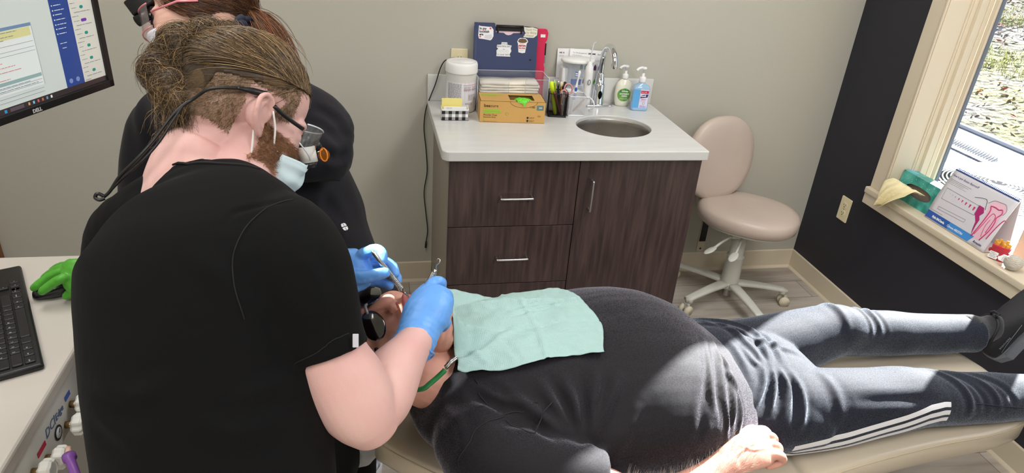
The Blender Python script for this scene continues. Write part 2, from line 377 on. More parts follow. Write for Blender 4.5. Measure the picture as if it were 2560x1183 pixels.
# basin
m_steel = mat('brushed_steel', (172,167,160), .38, 1, noise=.08, nscale=30, stretch=(1,1,20))
prof = [(.995, 0), (.988, -.001), (.980, -.003), (.975, -.02), (.955, -.07), (.9, -.105), (.75, -.125), (.4, -.132), (.13, -.134), (.12, -.14), (.02, -.14)]
sk = thing('sink_basin', 'oval brushed steel basin set under the white countertop', 'sink', (SNK[0], SNK[1], HC-TT-.14))
mb = MB(T(SNK[0], SNK[1], HC-.014)); mb.lathe([(SNK[2]*a, z) for a, z in prof], m_steel, n=72, cap=False, sy=SNK[3]/SNK[2]); mb.build('bowl', sk)
q = MB(frame((SNK[0]-.045, SNK[1]+SNK[3]-.0065, HC-.050), (1,0,0), y=(0,.15,1))); q.text('ELKAY', .014, mat('steel_mark', (190,188,184), .3, 1), Matrix()); q.build('stamp', sk)
MB(T(SNK[0], SNK[1], HC-.1525)).lathe([(.002,0), (.021,.001), (.02,.004), (.002,.0045)], m_steel, n=24).build('drain', sk)
# cabinet
CX0, CX1, CY = .029, .975, -.597
cab = thing('cabinet', 'dark wood laminate vanity cabinet with drawers left and one door right', 'cabinet', ((CX0+CX1)/2, CY/2, 0))
mb = MB()
ZT = HC-TT-.001
mb.box((CX0+.001, CY+.02, .09), (CX0+.02, -.001, ZT), m_side); mb.box((CX1-.02, CY+.02, .09), (CX1, -.001, ZT), m_lam)
mb.box((CX0+.02, CY+.02, .09), (CX1-.02, -.001, .11), m_lam); mb.box((CX0+.02, -.02, .11), (CX1-.02, -.001, ZT), m_lam)
mb.box((CX0+.02, CY+.022, ZT-.08), (CX1-.02, CY+.04, ZT), m_gap); mb.box((CX0+.02, CY+.08, 0), (CX1-.02, CY+.1, .09), m_gap); mb.box((.488, CY+.022, .11), (.512, CY+.04, ZT-.08), m_gap)
mb.build('body', cab)
def front(name, x0, x1, z0, z1, hp, parent):
    o = MB().box((x0, CY, z0), (x1, CY+.0195, z1), m_lam, .0012).build(name, parent)
    h = MB(); (a, b_) = hp; a = Vector(a); b_ = Vector(b_); n = Vector((0,-.028,0)); d = (b_-a).normalized()*.008
    h.tube(bez([a, a+n*.8, a+n+d, b_+n-d, b_+n*.8, b_], 5), .0042, m_nick, 10); h.build('handle', o)
    return o
g = .0015
front('drawer', CX0, .502-g, .578+g, ZT-.004, ((.216, CY, .700), (.330, CY, .700)), cab)
front('drawer', CX0, .502-g, .332+g, .578-g, ((.216, CY, .451), (.330, CY, .451)), cab)
front('drawer', CX0, .502-g, .100, .332-g, ((.216, CY, .216), (.330, CY, .216)), cab)
front('door', .502+g, CX1, .100, ZT-.004, ((.552, CY, .648), (.552, CY, .762)), cab)

# faucet
m_chr = mat('chrome', (232,234,238), .06, 1)
FX, FY = .725, -.055
fc = thing('faucet', 'chrome gooseneck sensor faucet standing behind the sink', 'faucet', (FX, FY, HC))
MB(T(FX, FY-.002, HC+.0003)).prism(rrect(.145, .056, .027), .008, m_chr, bev=.003, smooth=True).build('base_plate', fc)
mb = MB(T(FX, FY, HC+.0083)); mb.lathe([(.026,0), (.0265,.004), (.0245,.008), (.0235,.085), (.0215,.088), (.0195,.090), (.019,.108), (.0165,.112), (.016,.130), (.0145,.134)], m_chr, n=36); mb.build('body', fc)
mb = MB(); mb.tube(bez([(FX, FY, HC+.135), (FX, FY, HC+.19), (FX+.001, FY-.006, HC+.225), (FX+.003, FY-.035, HC+.256), (FX+.006, FY-.075, HC+.262), (FX+.009, FY-.108, HC+.240), (FX+.010, FY-.122, HC+.205), (FX+.010, FY-.124, HC+.188)], 8), .0125, m_chr, 20); mb.build('spout', fc)
mb = MB(frame((FX, FY-.0235, HC+.052), (1,0,0), y=(0,0,1))); mb.prism([(a, b*2.1) for a, b in circ(.0085, 24)], .003, mat('sensor_window', (12,12,14), .1)); mb.build('sensor', fc)
# ============================================================ THINGS ON THE COUNTER
ZC = HC+.0005
m_wp = mat('white_plastic', (236,236,236), .35); m_blk = mat('print_black', (25,25,28), .6); m_gry = mat('print_grey', (150,148,155), .6)
m_paper = mat('white_paper', (240,240,240), .7); m_pink = mat('print_pink', (205,90,120), .6)
def at_(x, y, z, yaw=0): return T(x, y, z) @ RZ(yaw)
def facing(x, y, z, yaw=0, lean=0):                      # local x right, y up, z out towards -y ; lean back in degrees
    return T(x, y, z) @ RZ(yaw) @ RX(90-lean)
def lines(mb, M, w, rows, pitch, m, th=.0012, seed=0, jag=.35, z=.0003):   # rows of small unreadable print: broken bars
    rr = random.Random(seed)
    for k in range(rows):
        x = 0; L = w*(1-rr.random()*jag)
        while x < L:
            l = min(L-x, .003+rr.random()*.012); mb.box((x, -k*pitch-th/2, 0), (x+l, -k*pitch+th/2, z), m, M=M); x += l+.0015
# wipes canister
cx, cy, R0 = .122, -.135, .062
t = thing('wipes_canister', 'white disinfectant wipes canister on the left of the counter', 'canister', (cx, cy, ZC))
M0 = T(cx, cy, ZC)
MB(M0).lathe([(.056,0), (.0595,.003), (.0600,.012), (.0590,.016), (.0605,.022), (.0605,.150), (.062,.152), (.062,.154)], m_wp, n=48).build('tub', t)
lid = MB(M0); lid.lathe([(.0635,.153), (.0638,.157), (.0632,.185), (.060,.193), (.050,.195), (.047,.193), (.040,.1935), (.02,.195), (.002,.1955)], m_wp, n=48)
lo_ = lid.build('lid', t)
MB(M0).ell((.018,.0,.193), (.036,.034,.006), m_wp).build('flip_cap', lo_)
def wrap(R, a0, a1, z0, z1, m, n=12):                    # patch lying on a cylinder, angles in degrees from the front, to the right
    vs = []; fs = []
    for k in range(n+1):
        a = math.radians(a0+(a1-a0)*k/n)
        for z in (z0, z1): vs.append((R*math.sin(a), -R*math.cos(a), z))
    for k in range(n): fs.append((2*k, 2*k+2, 2*k+3, 2*k+1))
    return vs, fs, m
lb = MB(M0)
lb.add(*wrap(.0608, -80, 80, .028, .122, mat('label_lilac_white', (226,226,234), .5)), True)
def bars(R, a0, a1, z0, z1, n, m, seed=1, fill=.5):
    rr = random.Random(seed); p = (z1-z0)/n
    for k in range(n):
        a = a0
        while a < a1:
            l = 3+rr.random()*9; e = min(a1, a+l); lb.add(*wrap(R, a, e, z0+k*p, z0+k*p+p*fill, m, 3), True); a = e+2
bars(.0611, -62, -6, .056, .118, 22, m_gry, 3); bars(.0611, 4, 32, .088, .108, 6, m_gry, 4); bars(.0611, 38, 62, .088, .108, 6, m_gry, 5); bars(.0611, 22, 60, .052, .076, 9, m_gry, 6); bars(.0611, 10, 40, .034, .044, 3, m_gry, 7)
for z in (.110, .1145): pass
lb.add(*wrap(.0611, 2, 66, .1115, .1130, m_pink), True); lb.add(*wrap(.0611, 2, 66, .0935, .0950, m_pink), True); lb.add(*wrap(.0611, -60, -30, .0505, .052, m_pink), True)
lb.build('label', t)
# plug-in charger with its cord
t = thing('charger', 'black plug-in charger with cord hanging down the wall', 'charger', (.12, -.0265, 1.028))
MB().box((.092, -.046, 1.028), (.152, -.0105, 1.060), m_blkp, .008, 4).build('plug_body', t)
cp = bez([(.092, -.035, 1.050), (.070, -.034, 1.052), (.050, -.032, 1.02), (.030, -.030, .95), (.012, -.027, .90), (-.005, -.012, .84), (-.012, -.010, .76), (-.002, -.009, .66), (.004, -.009, .56), (-.008, -.008, .46), (.001, -.008, .36), (.010, -.008, .27), (.004, -.008, .21)], 8)
MB().tube(cp, .0022, m_blkp, 8).build('cord', t)
mb = MB(); mb.cyl((.004, -.008, .212), (.002, -.008, .180), .0045, m_blkp); mb.cyl((.002, -.008, .180), (.001, -.008, .166), .0022, mat('chrome', (0,0,0))); mb.build('cord_plug', t)
# business card box
bx, by = .084, -.262
t = thing('card_holder', 'black and white plaid card box beside the wipes canister', 'card holder', (bx, by, ZC))
M1 = at_(bx, by, ZC, 0)
w, d, h = .104, .042, .044
mb = MB(M1); mb.box((-w/2, -d/2, 0), (w/2, d/2, .002), m_wp)
mb.box((-w/2, -d/2, 0), (w/2, -d/2+.002, h-.006), m_wp); mb.box((-w/2, d/2-.002, 0), (w/2, d/2, h+.004), m_wp)
for s in (-1, 1): mb.prism([(-d/2, 0), (d/2, 0), (d/2, h+.004), (-d/2, h-.004)], .002, m_wp, Matrix(((0,0,1,s*w/2-(.002 if s > 0 else 0)), (1,0,0,0), (0,1,0,0), (0,0,0,1))))
for s in (-1, 1): mb.box((s*w/2-(.018 if s > 0 else 0), -d/2, h-.0062), (s*w/2+(0 if s > 0 else .018), -d/2+.002, h), m_wp)
mb.build('box', t)
mb = MB(M1); mg = mat('plaid_grey', (150,150,150), .6)
nx, nz = 8, 3; cwid = w/nx; ch = .0365/3
for i in range(nx):
    for k in range(nz):
        c = (i % 2 == 0) + (k % 2 == 0)
        if c: mb.box((-w/2+i*cwid, -d/2-.0004, .001+k*ch), (-w/2+(i+1)*cwid, -d/2-.0001, .001+(k+1)*ch), m_blk if c == 2 else mg)
mb.build('plaid_print', t)
t2 = thing('business_cards', 'white business cards standing in the plaid box', 'cards', (bx, by-.005, ZC+.0025))
mb = MB(M1)
for k in range(6): mb.box((-.044, -.012+k*.0015, .0025), (.044, -.0115+k*.0015+.0004, .0495), m_paper)
mb.build('card_stack', t2); mb = MB(facing(bx-.034, by-.0123, ZC+.046)); lines(mb, Matrix(), .03, 1, .003, m_gry); mb.build('print', t2)
t2 = tag(MB(M1).box((-.050, .004, .0025), (.028, .0125, .078), mat('yellow_paper', (240,226,140), .7), .0004).build('sticky_notes'), 'pale yellow note cards standing in the plaid box', 'note cards')
# glove box
W, D, H_b = .252, .115, .084
GX, GY = .306, -.249
M2 = at_(GX, GY, ZC, -3.5)
m_card = mat('kraft_cardboard', (204,160,92), .6, noise=.04, nscale=12); m_lime = mat('lime_print', (150,190,60), .6); m_brn = mat('print_brown', (96,72,40), .6)
t = thing('glove_box', 'tan cardboard box of green gloves in front of the towels', 'glove box', (GX, GY, ZC))
o1 = [(-.038, -.018), (.084, -.018), (.084, .036), (-.052, .036)]
mb = MB(M2); th = .0015
mb.box((-W/2, -D/2, 0), (W/2, -D/2+th, H_b), m_card); mb.box((-W/2, D/2-th, 0), (W/2, D/2, H_b), m_card)
mb.box((-W/2, -D/2+th, 0), (-W/2+th, D/2-th, H_b), m_card); mb.box((W/2-th, -D/2+th, 0), (W/2, D/2-th, H_b), m_card); mb.box((-W/2, -D/2, 0), (W/2, D/2, th), m_card)
# top with opening that runs over the front edge
x0, x1, yb = -.010, .086, .034
mb.box((-W/2, -D/2, H_b-th), (x0, D/2, H_b), m_card); mb.box((x1, -D/2, H_b-th), (W/2, D/2, H_b), m_card); mb.box((x0, yb, H_b-th), (x1, D/2, H_b), m_card); mb.box((x0, -D/2, H_b-th), (x1, -.036, H_b), m_card)
mb.build('carton', t)
mb = MB(M2); mb.box((x0+.001, -D/2+.002, H_b-.03), (x1-.001, yb, H_b-.022), mat('green_inside', (70,130,70), .6)); mb.build('inside', t)
mF = M2 @ T(0, -D/2-.0003, 0) @ RX(90); mTp = M2 @ T(0, 0, H_b+.0002)
mb = MB(mF)
mb.text('bee', .017, m_brn, T(-.112, .060, 0), bold=.0005); mb.text('sure', .017, m_brn, T(-.0865, .060, 0))
mb.box((-.113, .044, 0), (-.052, .052, .0004), m_lime); mb.box((-.113, .036, 0), (-.044, .043, .0004), m_lime)
mb.text('Powder Free', .010, m_brn, T(-.113, .026, 0)); mb.text('Examination Gloves', .006, m_brn, T(-.113, .019, 0)); mb.box((-.113, .008, 0), (-.108, .013, .0004), m_lime)
lines(mb, T(-.113, .004, 0), .075, 1, .003, m_brn, .0008)
mb.text('1186', .011, m_brn, T(.064, .060, 0)); mb.prism(rrect(.027, .019, .003, cx=.106, cy=.062), .0005, mat('teal_badge', (96,128,122), .5)); mb.text('200', .009, m_paper, T(.1, .059, .0004))
for y in (.017, .005):
    mb.prism([(.056, y+.008), (.063, y+.008), (.063, y+.003), (.0595, y-.001), (.056, y+.003)], .0005, m_blk); lines(mb, T(.066, y+.006, 0), .026, 2, .004, m_brn, .001, 5)
lines(mb, T(.098, .030, 0), .016, 2, .003, m_brn, .001, 6)
mb.tube([(x0-.002+.053+.053*math.cos(a), .084+.0225*math.sin(a), .0004) for a in [math.pi*(1+k/24) for k in range(25)]], .0005, m_brn, 5)
mb.tube([(-.022+.006*math.cos(a), .035+.006*math.sin(a), .0003) for a in [k*.5 for k in range(13)]], .0004, m_lime, 4)
mb2 = MB(mTp); mb2.box((-.118, .028, 0), (-.032, .036, .0003), m_lime); lines(mb2, T(-.116, .018, 0), .07, 2, .006, m_lime, .002, 9)
mb.v += mb2.v; k0 = len(mb.v)-len(mb2.v)
for f, i in zip(mb2.f, mb2.mi): mb.f.append([q+k0 for q in f]); mb.mi.append(mb.m(mb2.mats[i])); mb.sm.append(False)
mb.build('printing', t)
m_gg = mat('lime_green_glove', (110,215,60), .45)
gl = MB(M2)
rr = random.Random(4); vs = []; fs = []; n = 28
for j in range(9):
    for k in range(n):
        a = 2*math.pi*k/n; r = j/8; x = .036+(.030+.006*math.sin(3*a+1)+.004*math.sin(7*a))*r*math.cos(a); y = -.040+(.024+.004*math.sin(4*a))*r*math.sin(a)
        z = H_b+.010*(1-r*r)+.004*math.sin(9*a+4*r)*r
        if y < -D/2: z -= (-D/2-y)*1.6; y = -D/2-.001-(.003 if r > .7 else 0)
        vs.append((x, y, max(z, .062)))
for j in range(8):
    for k in range(n): fs.append((j*n+k, j*n+(k+1) % n, (j+1)*n+(k+1) % n, (j+1)*n+k))
gl.add(vs, fs, m_gg, True); tag(gl.build('glove'), 'bright lime green glove poking out of the tan box', 'glove')
# acrylic towel box and the towels
m_acr = clear('clear_acrylic', (252,253,255), .965, .04)
ax0, ax1, ay0, ay1, ah = .182, .470, -.178, -.060, .142
t = thing('acrylic_tray', 'clear acrylic towel box behind the tan glove box', 'towel box', ((ax0+ax1)/2, (ay0+ay1)/2, ZC))
mb = MB(T(0,0,ZC)); th = .003
mb.box((ax0, ay0, 0), (ax1, ay1, th), m_acr); mb.box((ax0, ay1-th, th), (ax1, ay1, ah), m_acr)
mb.box((ax0, ay0, th), (ax0+th, ay1-th, ah), m_acr); mb.box((ax1-th, ay0, th), (ax1, ay1-th, ah), m_acr)
mb.build('box', t)
mb = MB(T(0, ay0+.003, ZC) @ RX(90)); fx = ax0+th
mb.prism([(fx,th), (ax1-th,th), (ax1-th,ah-.006), (ax1-.090,ah-.006), (ax1-.096,ah-.012), (ax1-.096,.03), (ax0+.125,.03), (ax0+.125,ah-.012), (ax0+.119,ah-.006), (fx,ah-.006)], .003, m_acr); mb.build('front_panel', t)
edge = mat('acrylic_edge', (215,220,226), .15)
mb = MB(); r_ = .0012
mb.tube([(ax0, ay0, ZC+ah), (ax0, ay1, ZC+ah), (ax1, ay1, ZC+ah), (ax1, ay0, ZC+ah)], r_, edge, 6)
mb.tube([(ax0+.003, ay0-.0002, ZC+ah-.006), (ax0+.119, ay0-.0002, ZC+ah-.006), (ax0+.125, ay0-.0002, ZC+ah-.012), (ax0+.125, ay0-.0002, ZC+.03)], r_*.7, edge, 6)
mb.tube([(ax1-.003, ay0-.0002, ZC+ah-.006), (ax1-.090, ay0-.0002, ZC+ah-.006), (ax1-.096, ay0-.0002, ZC+ah-.012), (ax1-.096, ay0-.0002, ZC+.03)], r_*.7, edge, 6)
mb.tube([(ax1, ay0, ZC+ah), (ax1, ay0, ZC+.004)], r_, edge, 6); mb.tube([(ax0, ay0, ZC+ah), (ax0, ay0, ZC+.004)], r_, edge, 6); mb.build('edge', t)
m_tow = mat('folded_paper_towel', (236,230,216), .85, bump=.15, bscale=200)
rr = random.Random(2); z = ZC+.0035; k = 0
while z < ZC+.118:
    hh = .0105+rr.random()*.002; dx = rr.uniform(-.004, .004); yaw = rr.uniform(-1, 1)
    M = T((ax0+ax1)/2-.010+dx, -.119, z) @ RZ(yaw)
    mb = MB(M); wv = .118; y0, y1 = -.044, .044
    sec = [(y0+.003, 0)]+[(y0+.003-.003*math.sin(math.pi*q/4), (hh-.0007)*q/4) for q in range(1, 4)]+[(y0+.003, hh-.0007), (y1, hh-.0007), (y1, 0)]
    vs = []; N = 14
    for q in range(N+1):
        x = -wv+2*wv*q/N; dz = .0016*math.sin(q*.7+k)*math.sin(q*.23+k*1.7)
        for (y, zz) in sec: vs.append((x, y, zz+dz if 0 < q < N else zz))
    L = len(sec); fs = [tuple(range(L))[::-1], tuple(N*L+q for q in range(L))]
    for q in range(N):
        for j in range(L): fs.append((q*L+j, q*L+(j+1) % L, (q+1)*L+(j+1) % L, (q+1)*L+j))
    mb.add(vs, fs, m_tow, True)
    o = mb.build('folded_towel'); pos = 'topmost' if z+hh+.008 >= ZC+.118 else None
    k += 1; z += hh; tag(o, 'cream folded paper towel in the pile inside the acrylic box, %s' % (['lowest of all', 'second from the bottom', 'third from the bottom', 'fourth from the bottom', 'fifth from the bottom', 'sixth from the bottom', 'seventh from the bottom', 'eighth from the bottom'][k-1] if k <= 8 else 'ninth from the bottom'), 'paper towel', 'folded paper towels in the acrylic box')
o['label'] = 'cream folded paper towel, topmost of the pile in the acrylic box'
# navy storage clipboard leaning on the wall
m_fold = mat('navy_folder', (58,68,104), .5, bump=.08, bscale=500); m_red = mat('red_clipboard', (214,40,84), .4)
lean = 6.5
t = thing('clipboard', 'navy blue clipboard case with stickers leaning against the wall', 'clipboard', (.31, -.06, ZC))
Mf = facing(.181, -.058, ZC, 0, lean)
FWd, FH = .262, .325
mb = MB(Mf); r = .012
pl_ = [(0,0), (FWd,0), (FWd,FH-.012-r)]+[(FWd-r+r*math.cos(math.radians(a)), FH-.012-r+r*math.sin(math.radians(a))) for a in (30,60,90)]+[(.205, FH-.008), (.200, FH-.035), (.160,FH-.037), (.150,FH-.044), (.140, FH-.046), (.130,FH-.044), (.120,FH-.037), (.088,FH-.036), (.084,FH-.002), (.08, FH), (0, FH)]
mb.prism(pl_, .003, m_fold, T(0,0,.006)); mb.box((0,0,-.004), (FWd, FH-.014, .0058), m_fold, .002); mb.cyl((.008,0,.004), (.008,FH,.004), .0055, m_fold)
mb.build('cover', t)
MB(Mf).box((.086,.16,.006), (.204,FH-.030,.0068), mat('pink_paper', (236,206,216), .7)).build('pink_sheet', t)
mb = MB(Mf @ T(0,0,.006)); mb.box((.088, FH-.030, .000), (.202, FH-.006, .006), m_blkp, .002); mb.cyl((.094, FH-.013, .007), (.196, FH-.013, .007), .0045, m_blkp); mb.box((.092, FH-.038, .003), (.099, FH-.012, .009), m_blkp, .002); mb.box((.189, FH-.040, .003), (.196, FH-.012, .009), m_blkp, .002)
mb.build('clip', t)
zt = T(0, 0, .0092)
st = MB(Mf @ zt); m_stk = mat('sticker_white', (240,240,244), .35)
def px(x, y): return ((x-40)/1990*.262, FH-(y-60)/1990*.262)     # photo crop -> cover
st.prism([px(*p) for p in [(180,150),(250,165),(500,180),(560,175),(630,260),(635,450),(590,540),(545,575),(340,545),(190,530),(165,440)]][::-1], .0004, m_stk)
m_ink = mat('print_black', (0,0,0))
for s, x, y, z in (('In my', 200, 262, .0125), ('bookish', 200, 352, .0125), ('era', 198, 435, .0125)): st.text(s, z, m_ink, T(*px(x, y), .0004), bold=.0004)
m_or = mat('sticker_red', (222,100,96), .5)
for x, y, rr_ in ((535, 225, .0042), (225, 475, .0036), (312, 275, .003)):
    st.prism([(px(x,y)[0]+a, px(x,y)[1]+b) for a, b in circ(rr_, 8)], .0003, m_or, T(0,0,.0005))
st.prism([px(*p) for p in [(380,420),(570,400),(600,480),(540,545),(350,520)]][::-1], .0003, mat('sticker_grey', (215,216,222), .5), T(0,0,.0004))
st.prism([px(*p) for p in [(1580,150),(1700,160),(1850,150),(2010,190),(2000,380),(1900,460),(1720,460),(1570,450),(1610,370),(1640,330),(1590,250)]][::-1], .0004, mat('sticker_cream', (232,230,214), .5))
m_tan = mat('sticker_tan', (150,138,104), .5)
for s, x, y in (('Thank You', 1605, 250), ('for Being', 1650, 340), ('a Friend', 1595, 430)): st.text(s, .0115, m_tan, T(*px(x, y), .0004), italic=.25)
st.prism([px(*p) for p in [(900,620),(1075,620),(1080,690),(1215,710),(1190,800),(1215,880),(1170,960),(1190,1045),(750,1040),(755,940),(745,870),(800,810),(750,780),(760,700),(890,690)]][::-1], .0004, m_stk)
for s, x, y, w_ in (("IT'S A", 915, 690, 1), ('BEAUTIFUL DAY', 765, 765, .98), ('TO SAVE TEETH', 765, 1015, .98)): st.text(s, .0088, m_ink, T(*px(x, y), .0004), sx=w_*.88)
for i in range(4): st.tube([(px(800+i*95,880)[0]+.0045*math.cos(a), px(800,885)[1]+.005*math.sin(a), .0005) for a in [k*.52 for k in range(13)]], .0003, mat('print_grey', (0,0,0)), 4)
st.text('and', .005, m_ink, T(*px(945, 840), .0004))
st.prism([px(*p) for p in [(1385,590),(1420,510),(1480,475),(1640,478),(1700,520),(1730,580),(1690,640),(1650,915),(1560,930),(1440,905),(1410,640)]][::-1], .0004, m_stk)
st.prism([px(*p) for p in [(1405,575),(1450,510),(1540,490),(1650,505),(1705,575),(1640,618),(1540,625),(1450,612)]][::-1], .0004, mat('coffee', (112,84,58), .5), T(0,0,.0004))
st.prism([px(*p) for p in [(1432,688),(1662,690),(1648,800),(1444,798)]][::-1], .0004, mat('sticker_dark_red', (180,60,66), .5), T(0,0,.0004))
st.text('NEW', .0125, m_stk, T(*px(1450, 785), .0009), bold=.0004); st.text('IT IS A', .006, m_or, T(*px(1475, 670), .0004)); st.text('DAY', .010, mat('sticker_beige', (214,200,184), .5), T(*px(1470, 875), .0004))
st.build('stickers', t)
mb = MB(Mf @ zt); mb.cyl((px(1825,1120)[0], px(1825,1120)[1], -.001), (px(1825,1120)[0], px(1825,1120)[1], .002), .0035, m_blkp); mb.build('stud', t)
t = thing('clipboard', 'red clipboard leaning on the wall behind the navy one', 'clipboard', (.35, -.03, ZC))
Mr = facing(.222, -.034, ZC, 0, 4.2)
mb = MB(Mr); mb.prism([(0,0), (.262,0), (.262,.200), (.268,.21), (.268,.300), (.262,.304)][:2]+[(.262,.150),(.258,.160),(.258,.250),(.266,.262),(.268,.29),(.262,.304),(.255,.306),(0,.306)], .008, m_red, bev=.0015); mb.build('board', t)
mb = MB(Mr); mb.box((.236,.272,.0083), (.256,.284,.0087), m_paper); mb.build('label_sticker', t)
mb = MB(Mr); mb.box((.259,.200,.001), (.264,.248,.006), m_blkp); mb.box((.258,.168,.002), (.263,.196,.008), mat('grey_latch', (120,122,128), .5)); mb.build('latch', t)
# pen pots, flosser, soap, brochures
def mesh_pot(name, label, cat, x, y, yaw, w, h, mm, group=None):
    t = thing(name, label, cat, (x, y, ZC), group); M = at_(x, y, ZC, yaw)
    mb = MB(M); hw = w/2
    mb.box((-hw+.001, -hw+.001, 0), (hw-.001, hw-.001, .0015), mm)
    mb.tube([(a*.94, b*.94, .004) for a, b in rrect(w, w, .008, 4)], .003, mm, 8, closed=True); mb.build('base', t)
    mb = MB(M); mb.tube([(a, b, h-.003) for a, b in rrect(w, w, .008, 4)], .0022, mm, 8, closed=True)
    mb.build('rim', t)
    mb = MB(M); step = .0046; n = int(w/step)
    for side in range(4):
        R2 = RZ(90*side)
        for k in range(-n, n+1):
            for s in (-1, 1):                                  # diamond wires clipped to the panel
                x0 = k*step; zs = h/ (1.0*h)
                pts = []
                for q in (0, 1):
                    xx = x0 + s*(q-.5)*h*.9; pts.append((xx, .005+q*(h-.008)))
                (xa, za), (xb, zb) = pts
                lo, hi = -hw*.93, hw*.93
                if xa == xb: continue
                ta = sorted([(lo-xa)/(xb-xa), (hi-xa)/(xb-xa)]); t0, t1 = max(0, ta[0]), min(1, ta[1])
                if t1-t0 < .03: continue
                P = [(xa+(xb-xa)*u, -hw*(.95+.05*u), za+(zb-za)*u) for u in (t0, t1)]
                a, b = [R2 @ Vector(p) for p in P]
                mb.cyl(a, b, .00055, mm, n=3, cap=False, smooth=False)
    mb.build('mesh_wall', t); return t, M
m_bwire = mat('black_wire', (18,18,20), .4); m_wwire = mat('white_wire', (228,230,232), .4)
tb, MBk = mesh_pot('pen_holder', 'black wire mesh pen holder beside the glove box', 'pen holder', .507, -.196, -8, .074, .098, m_bwire)
tw, MWt = mesh_pot('pen_holder', 'white wire mesh holder with a toothbrush in it', 'pen holder', .589, -.186, -6, .072, .085, m_wwire)
def pen(label, a, b, r, m, cap=None, capm=None, name='pen', cat='pen', M=MBk, group=None):
    a = M @ Vector(a); b = M @ Vector(b); t = thing(name, label, cat, a, group); d = (b-a)
    mb = MB(); mb.tube([a, a+d*.04, a+d*.9, a+d*.985, b], [r*.3, r, r, r*.9, r*.4], m, 12); mb.build('barrel', t)
    if cap:
        mb = MB(); mb.tube([a+d*cap, a+d*.985, b+d*.01], [r*1.12, r*1.12, r*.7], capm or m, 12)
        n = d.normalized().cross(Vector((0,1,0))).normalized()*-1
        mb.tube([a+d*.97+n*r, a+d*.97+n*r*1.9, a+d*(cap+.02)+n*r*1.5], r*.22, capm or m, 6); mb.build('cap', t)
    return t
m_hi = mat('highlighter_yellow', (214,240,40), .4, emit=0); 
pen('yellow highlighter leaning left in the black mesh holder', (-.004,-.010,.003), (-.033,-.006,.135), .0082, m_hi, .68, m_hi, 'highlighter', 'highlighter')
pen('clear green pen leaning left in the black mesh holder', (.006,.010,.003), (-.018,.022,.136), .0045, mat('pale_green_plastic', (170,200,170), .3), .8)
pen('black clicker pen upright in the black mesh holder', (.004,-.014,.003), (-.003,.004,.138), .0045, m_blkp, .85, mat('satin_nickel', (0,0,0)))
pen('cream pen with a gold top in the black mesh holder', (.012,-.010,.003), (.009,.000,.135), .0045, mat('gold', (212,160,110), .25, 1), .86, mat('ivory_plastic', (0,0,0)))
pen('black capped marker leaning right in the black mesh holder', (-.010,.012,.003), (.026,.010,.132), .0058, m_blkp, .62)
pen('dark red pencil slanting across the black mesh holder', (.020,-.024,.003), (-.020,-.018,.098), .005, mat('wine_pencil', (134,66,62), .5), name='pencil', cat='pencil')
pen('spotted pen standing at the front right of the black holder', (.022,-.029,.003), (.010,-.026,.105), .004, mat('speckled', (225,200,190), .5, noise=.7, nscale=180, col2=(70,40,40)))
# scissors with pink handles
t = thing('scissors', 'scissors with pink loop handles in the black mesh holder', 'scissors', MBk @ Vector((.02,.01,.003)))
mb = MB(); mp_ = mat('dusty_pink_plastic', (208,150,150), .4)
c = MBk @ Vector((.040, .002, .108)); A = frame(c, (1,0,.35), y=(-.3,0,1))
mb.tube([A @ Vector((.016*math.cos(a), .021*math.sin(a), 0)) for a in [k*math.pi/10 for k in range(20)]], .0036, mp_, 8, closed=True)
mb.tube([A @ Vector((-.024+.013*math.cos(a), .016*math.sin(a)-.012, .006)) for a in [k*math.pi/10 for k in range(20)]], .0034, mp_, 8, closed=True); mb.build('handle', t)
mb = MB(); mb.tube([MBk @ Vector(p) for p in [(.030,.006,.088), (.022,.012,.05), (.014,.016,.004)]], [.004,.0045,.001], m_nick, 6); mb.build('blade', t)
# paper clip hooked on the rim
P = [MBk @ Vector(p) for p in bez([(.012,-.033,.099), (.012,-.040,.099), (.011,-.041,.070), (.011,-.041,.058), (.0165,-.041,.056), (.018,-.041,.062), (.018,-.040,.085), (.016,-.040,.104), (.013,-.038,.103), (.0135,-.0405,.075)], 6)]
tag(MB().tube(P, .0008, m_nick, 6).build('paper_clip'), 'silver paper clip hooked over the rim of the black holder', 'paper clip')
# toothbrush
t = thing('toothbrush', 'white and blue toothbrush standing in the white mesh holder', 'toothbrush', MWt @ Vector((-.018,-.018,.003)))
m_bl = mat('brush_blue', (40,90,190), .4)
a = MWt @ Vector((-.022,-.020,.003)); b = MWt @ Vector((-.004,-.024,.185)); d = b-a
mb = MB(); mb.tube([a, a+d*.05, a+d*.3, a+d*.5, a+d*.62, a+d*.75, a+d*.84, a+d*.87, a+d*.97, b], [.002,.0062,.0056,.0062,.0058,.0034,.0032,.0056,.0056,.002], m_wp, 12); mb.build('handle', t)
mb = MB(); n = Vector((0,-1,.1)).normalized()
mb.ell(tuple(a+d*.585+n*.0035), (.0052,.0044,.010), m_bl)
for k in range(6): mb.tube([a+d*(.36+.026*k)+n*.0045+Vector((-.005,0,0)), a+d*(.36+.026*k)+n*.0066, a+d*(.36+.026*k)+n*.0045+Vector((.005,0,0))], .0011, m_bl, 6)
mb.build('grip', t)
mb = MB()
for i in range(7):
    for j in range(3):
        p = a+d*(.875+.013*i)+Vector((-.0055,(j-1)*.003,0)); mb.cyl(p, p+Vector((-.010,0,.001)), .0013, m_paper if (i % 3) else m_bl, n=6)
mb.build('bristles', t)
pen('brown striped pencil lying diagonally in the white holder', (-.020,-.020,.010), (.028,-.026,.072), .0035, mat('brown_pencil', (160,130,110), .5), name='pencil', cat='pencil', M=MWt)
pen('tan wooden pencil lying low in the white holder', (-.024,-.010,.004), (.026,-.012,.048), .0038, mat('tan_pencil', (222,180,130), .5), name='pencil', cat='pencil', M=MWt)
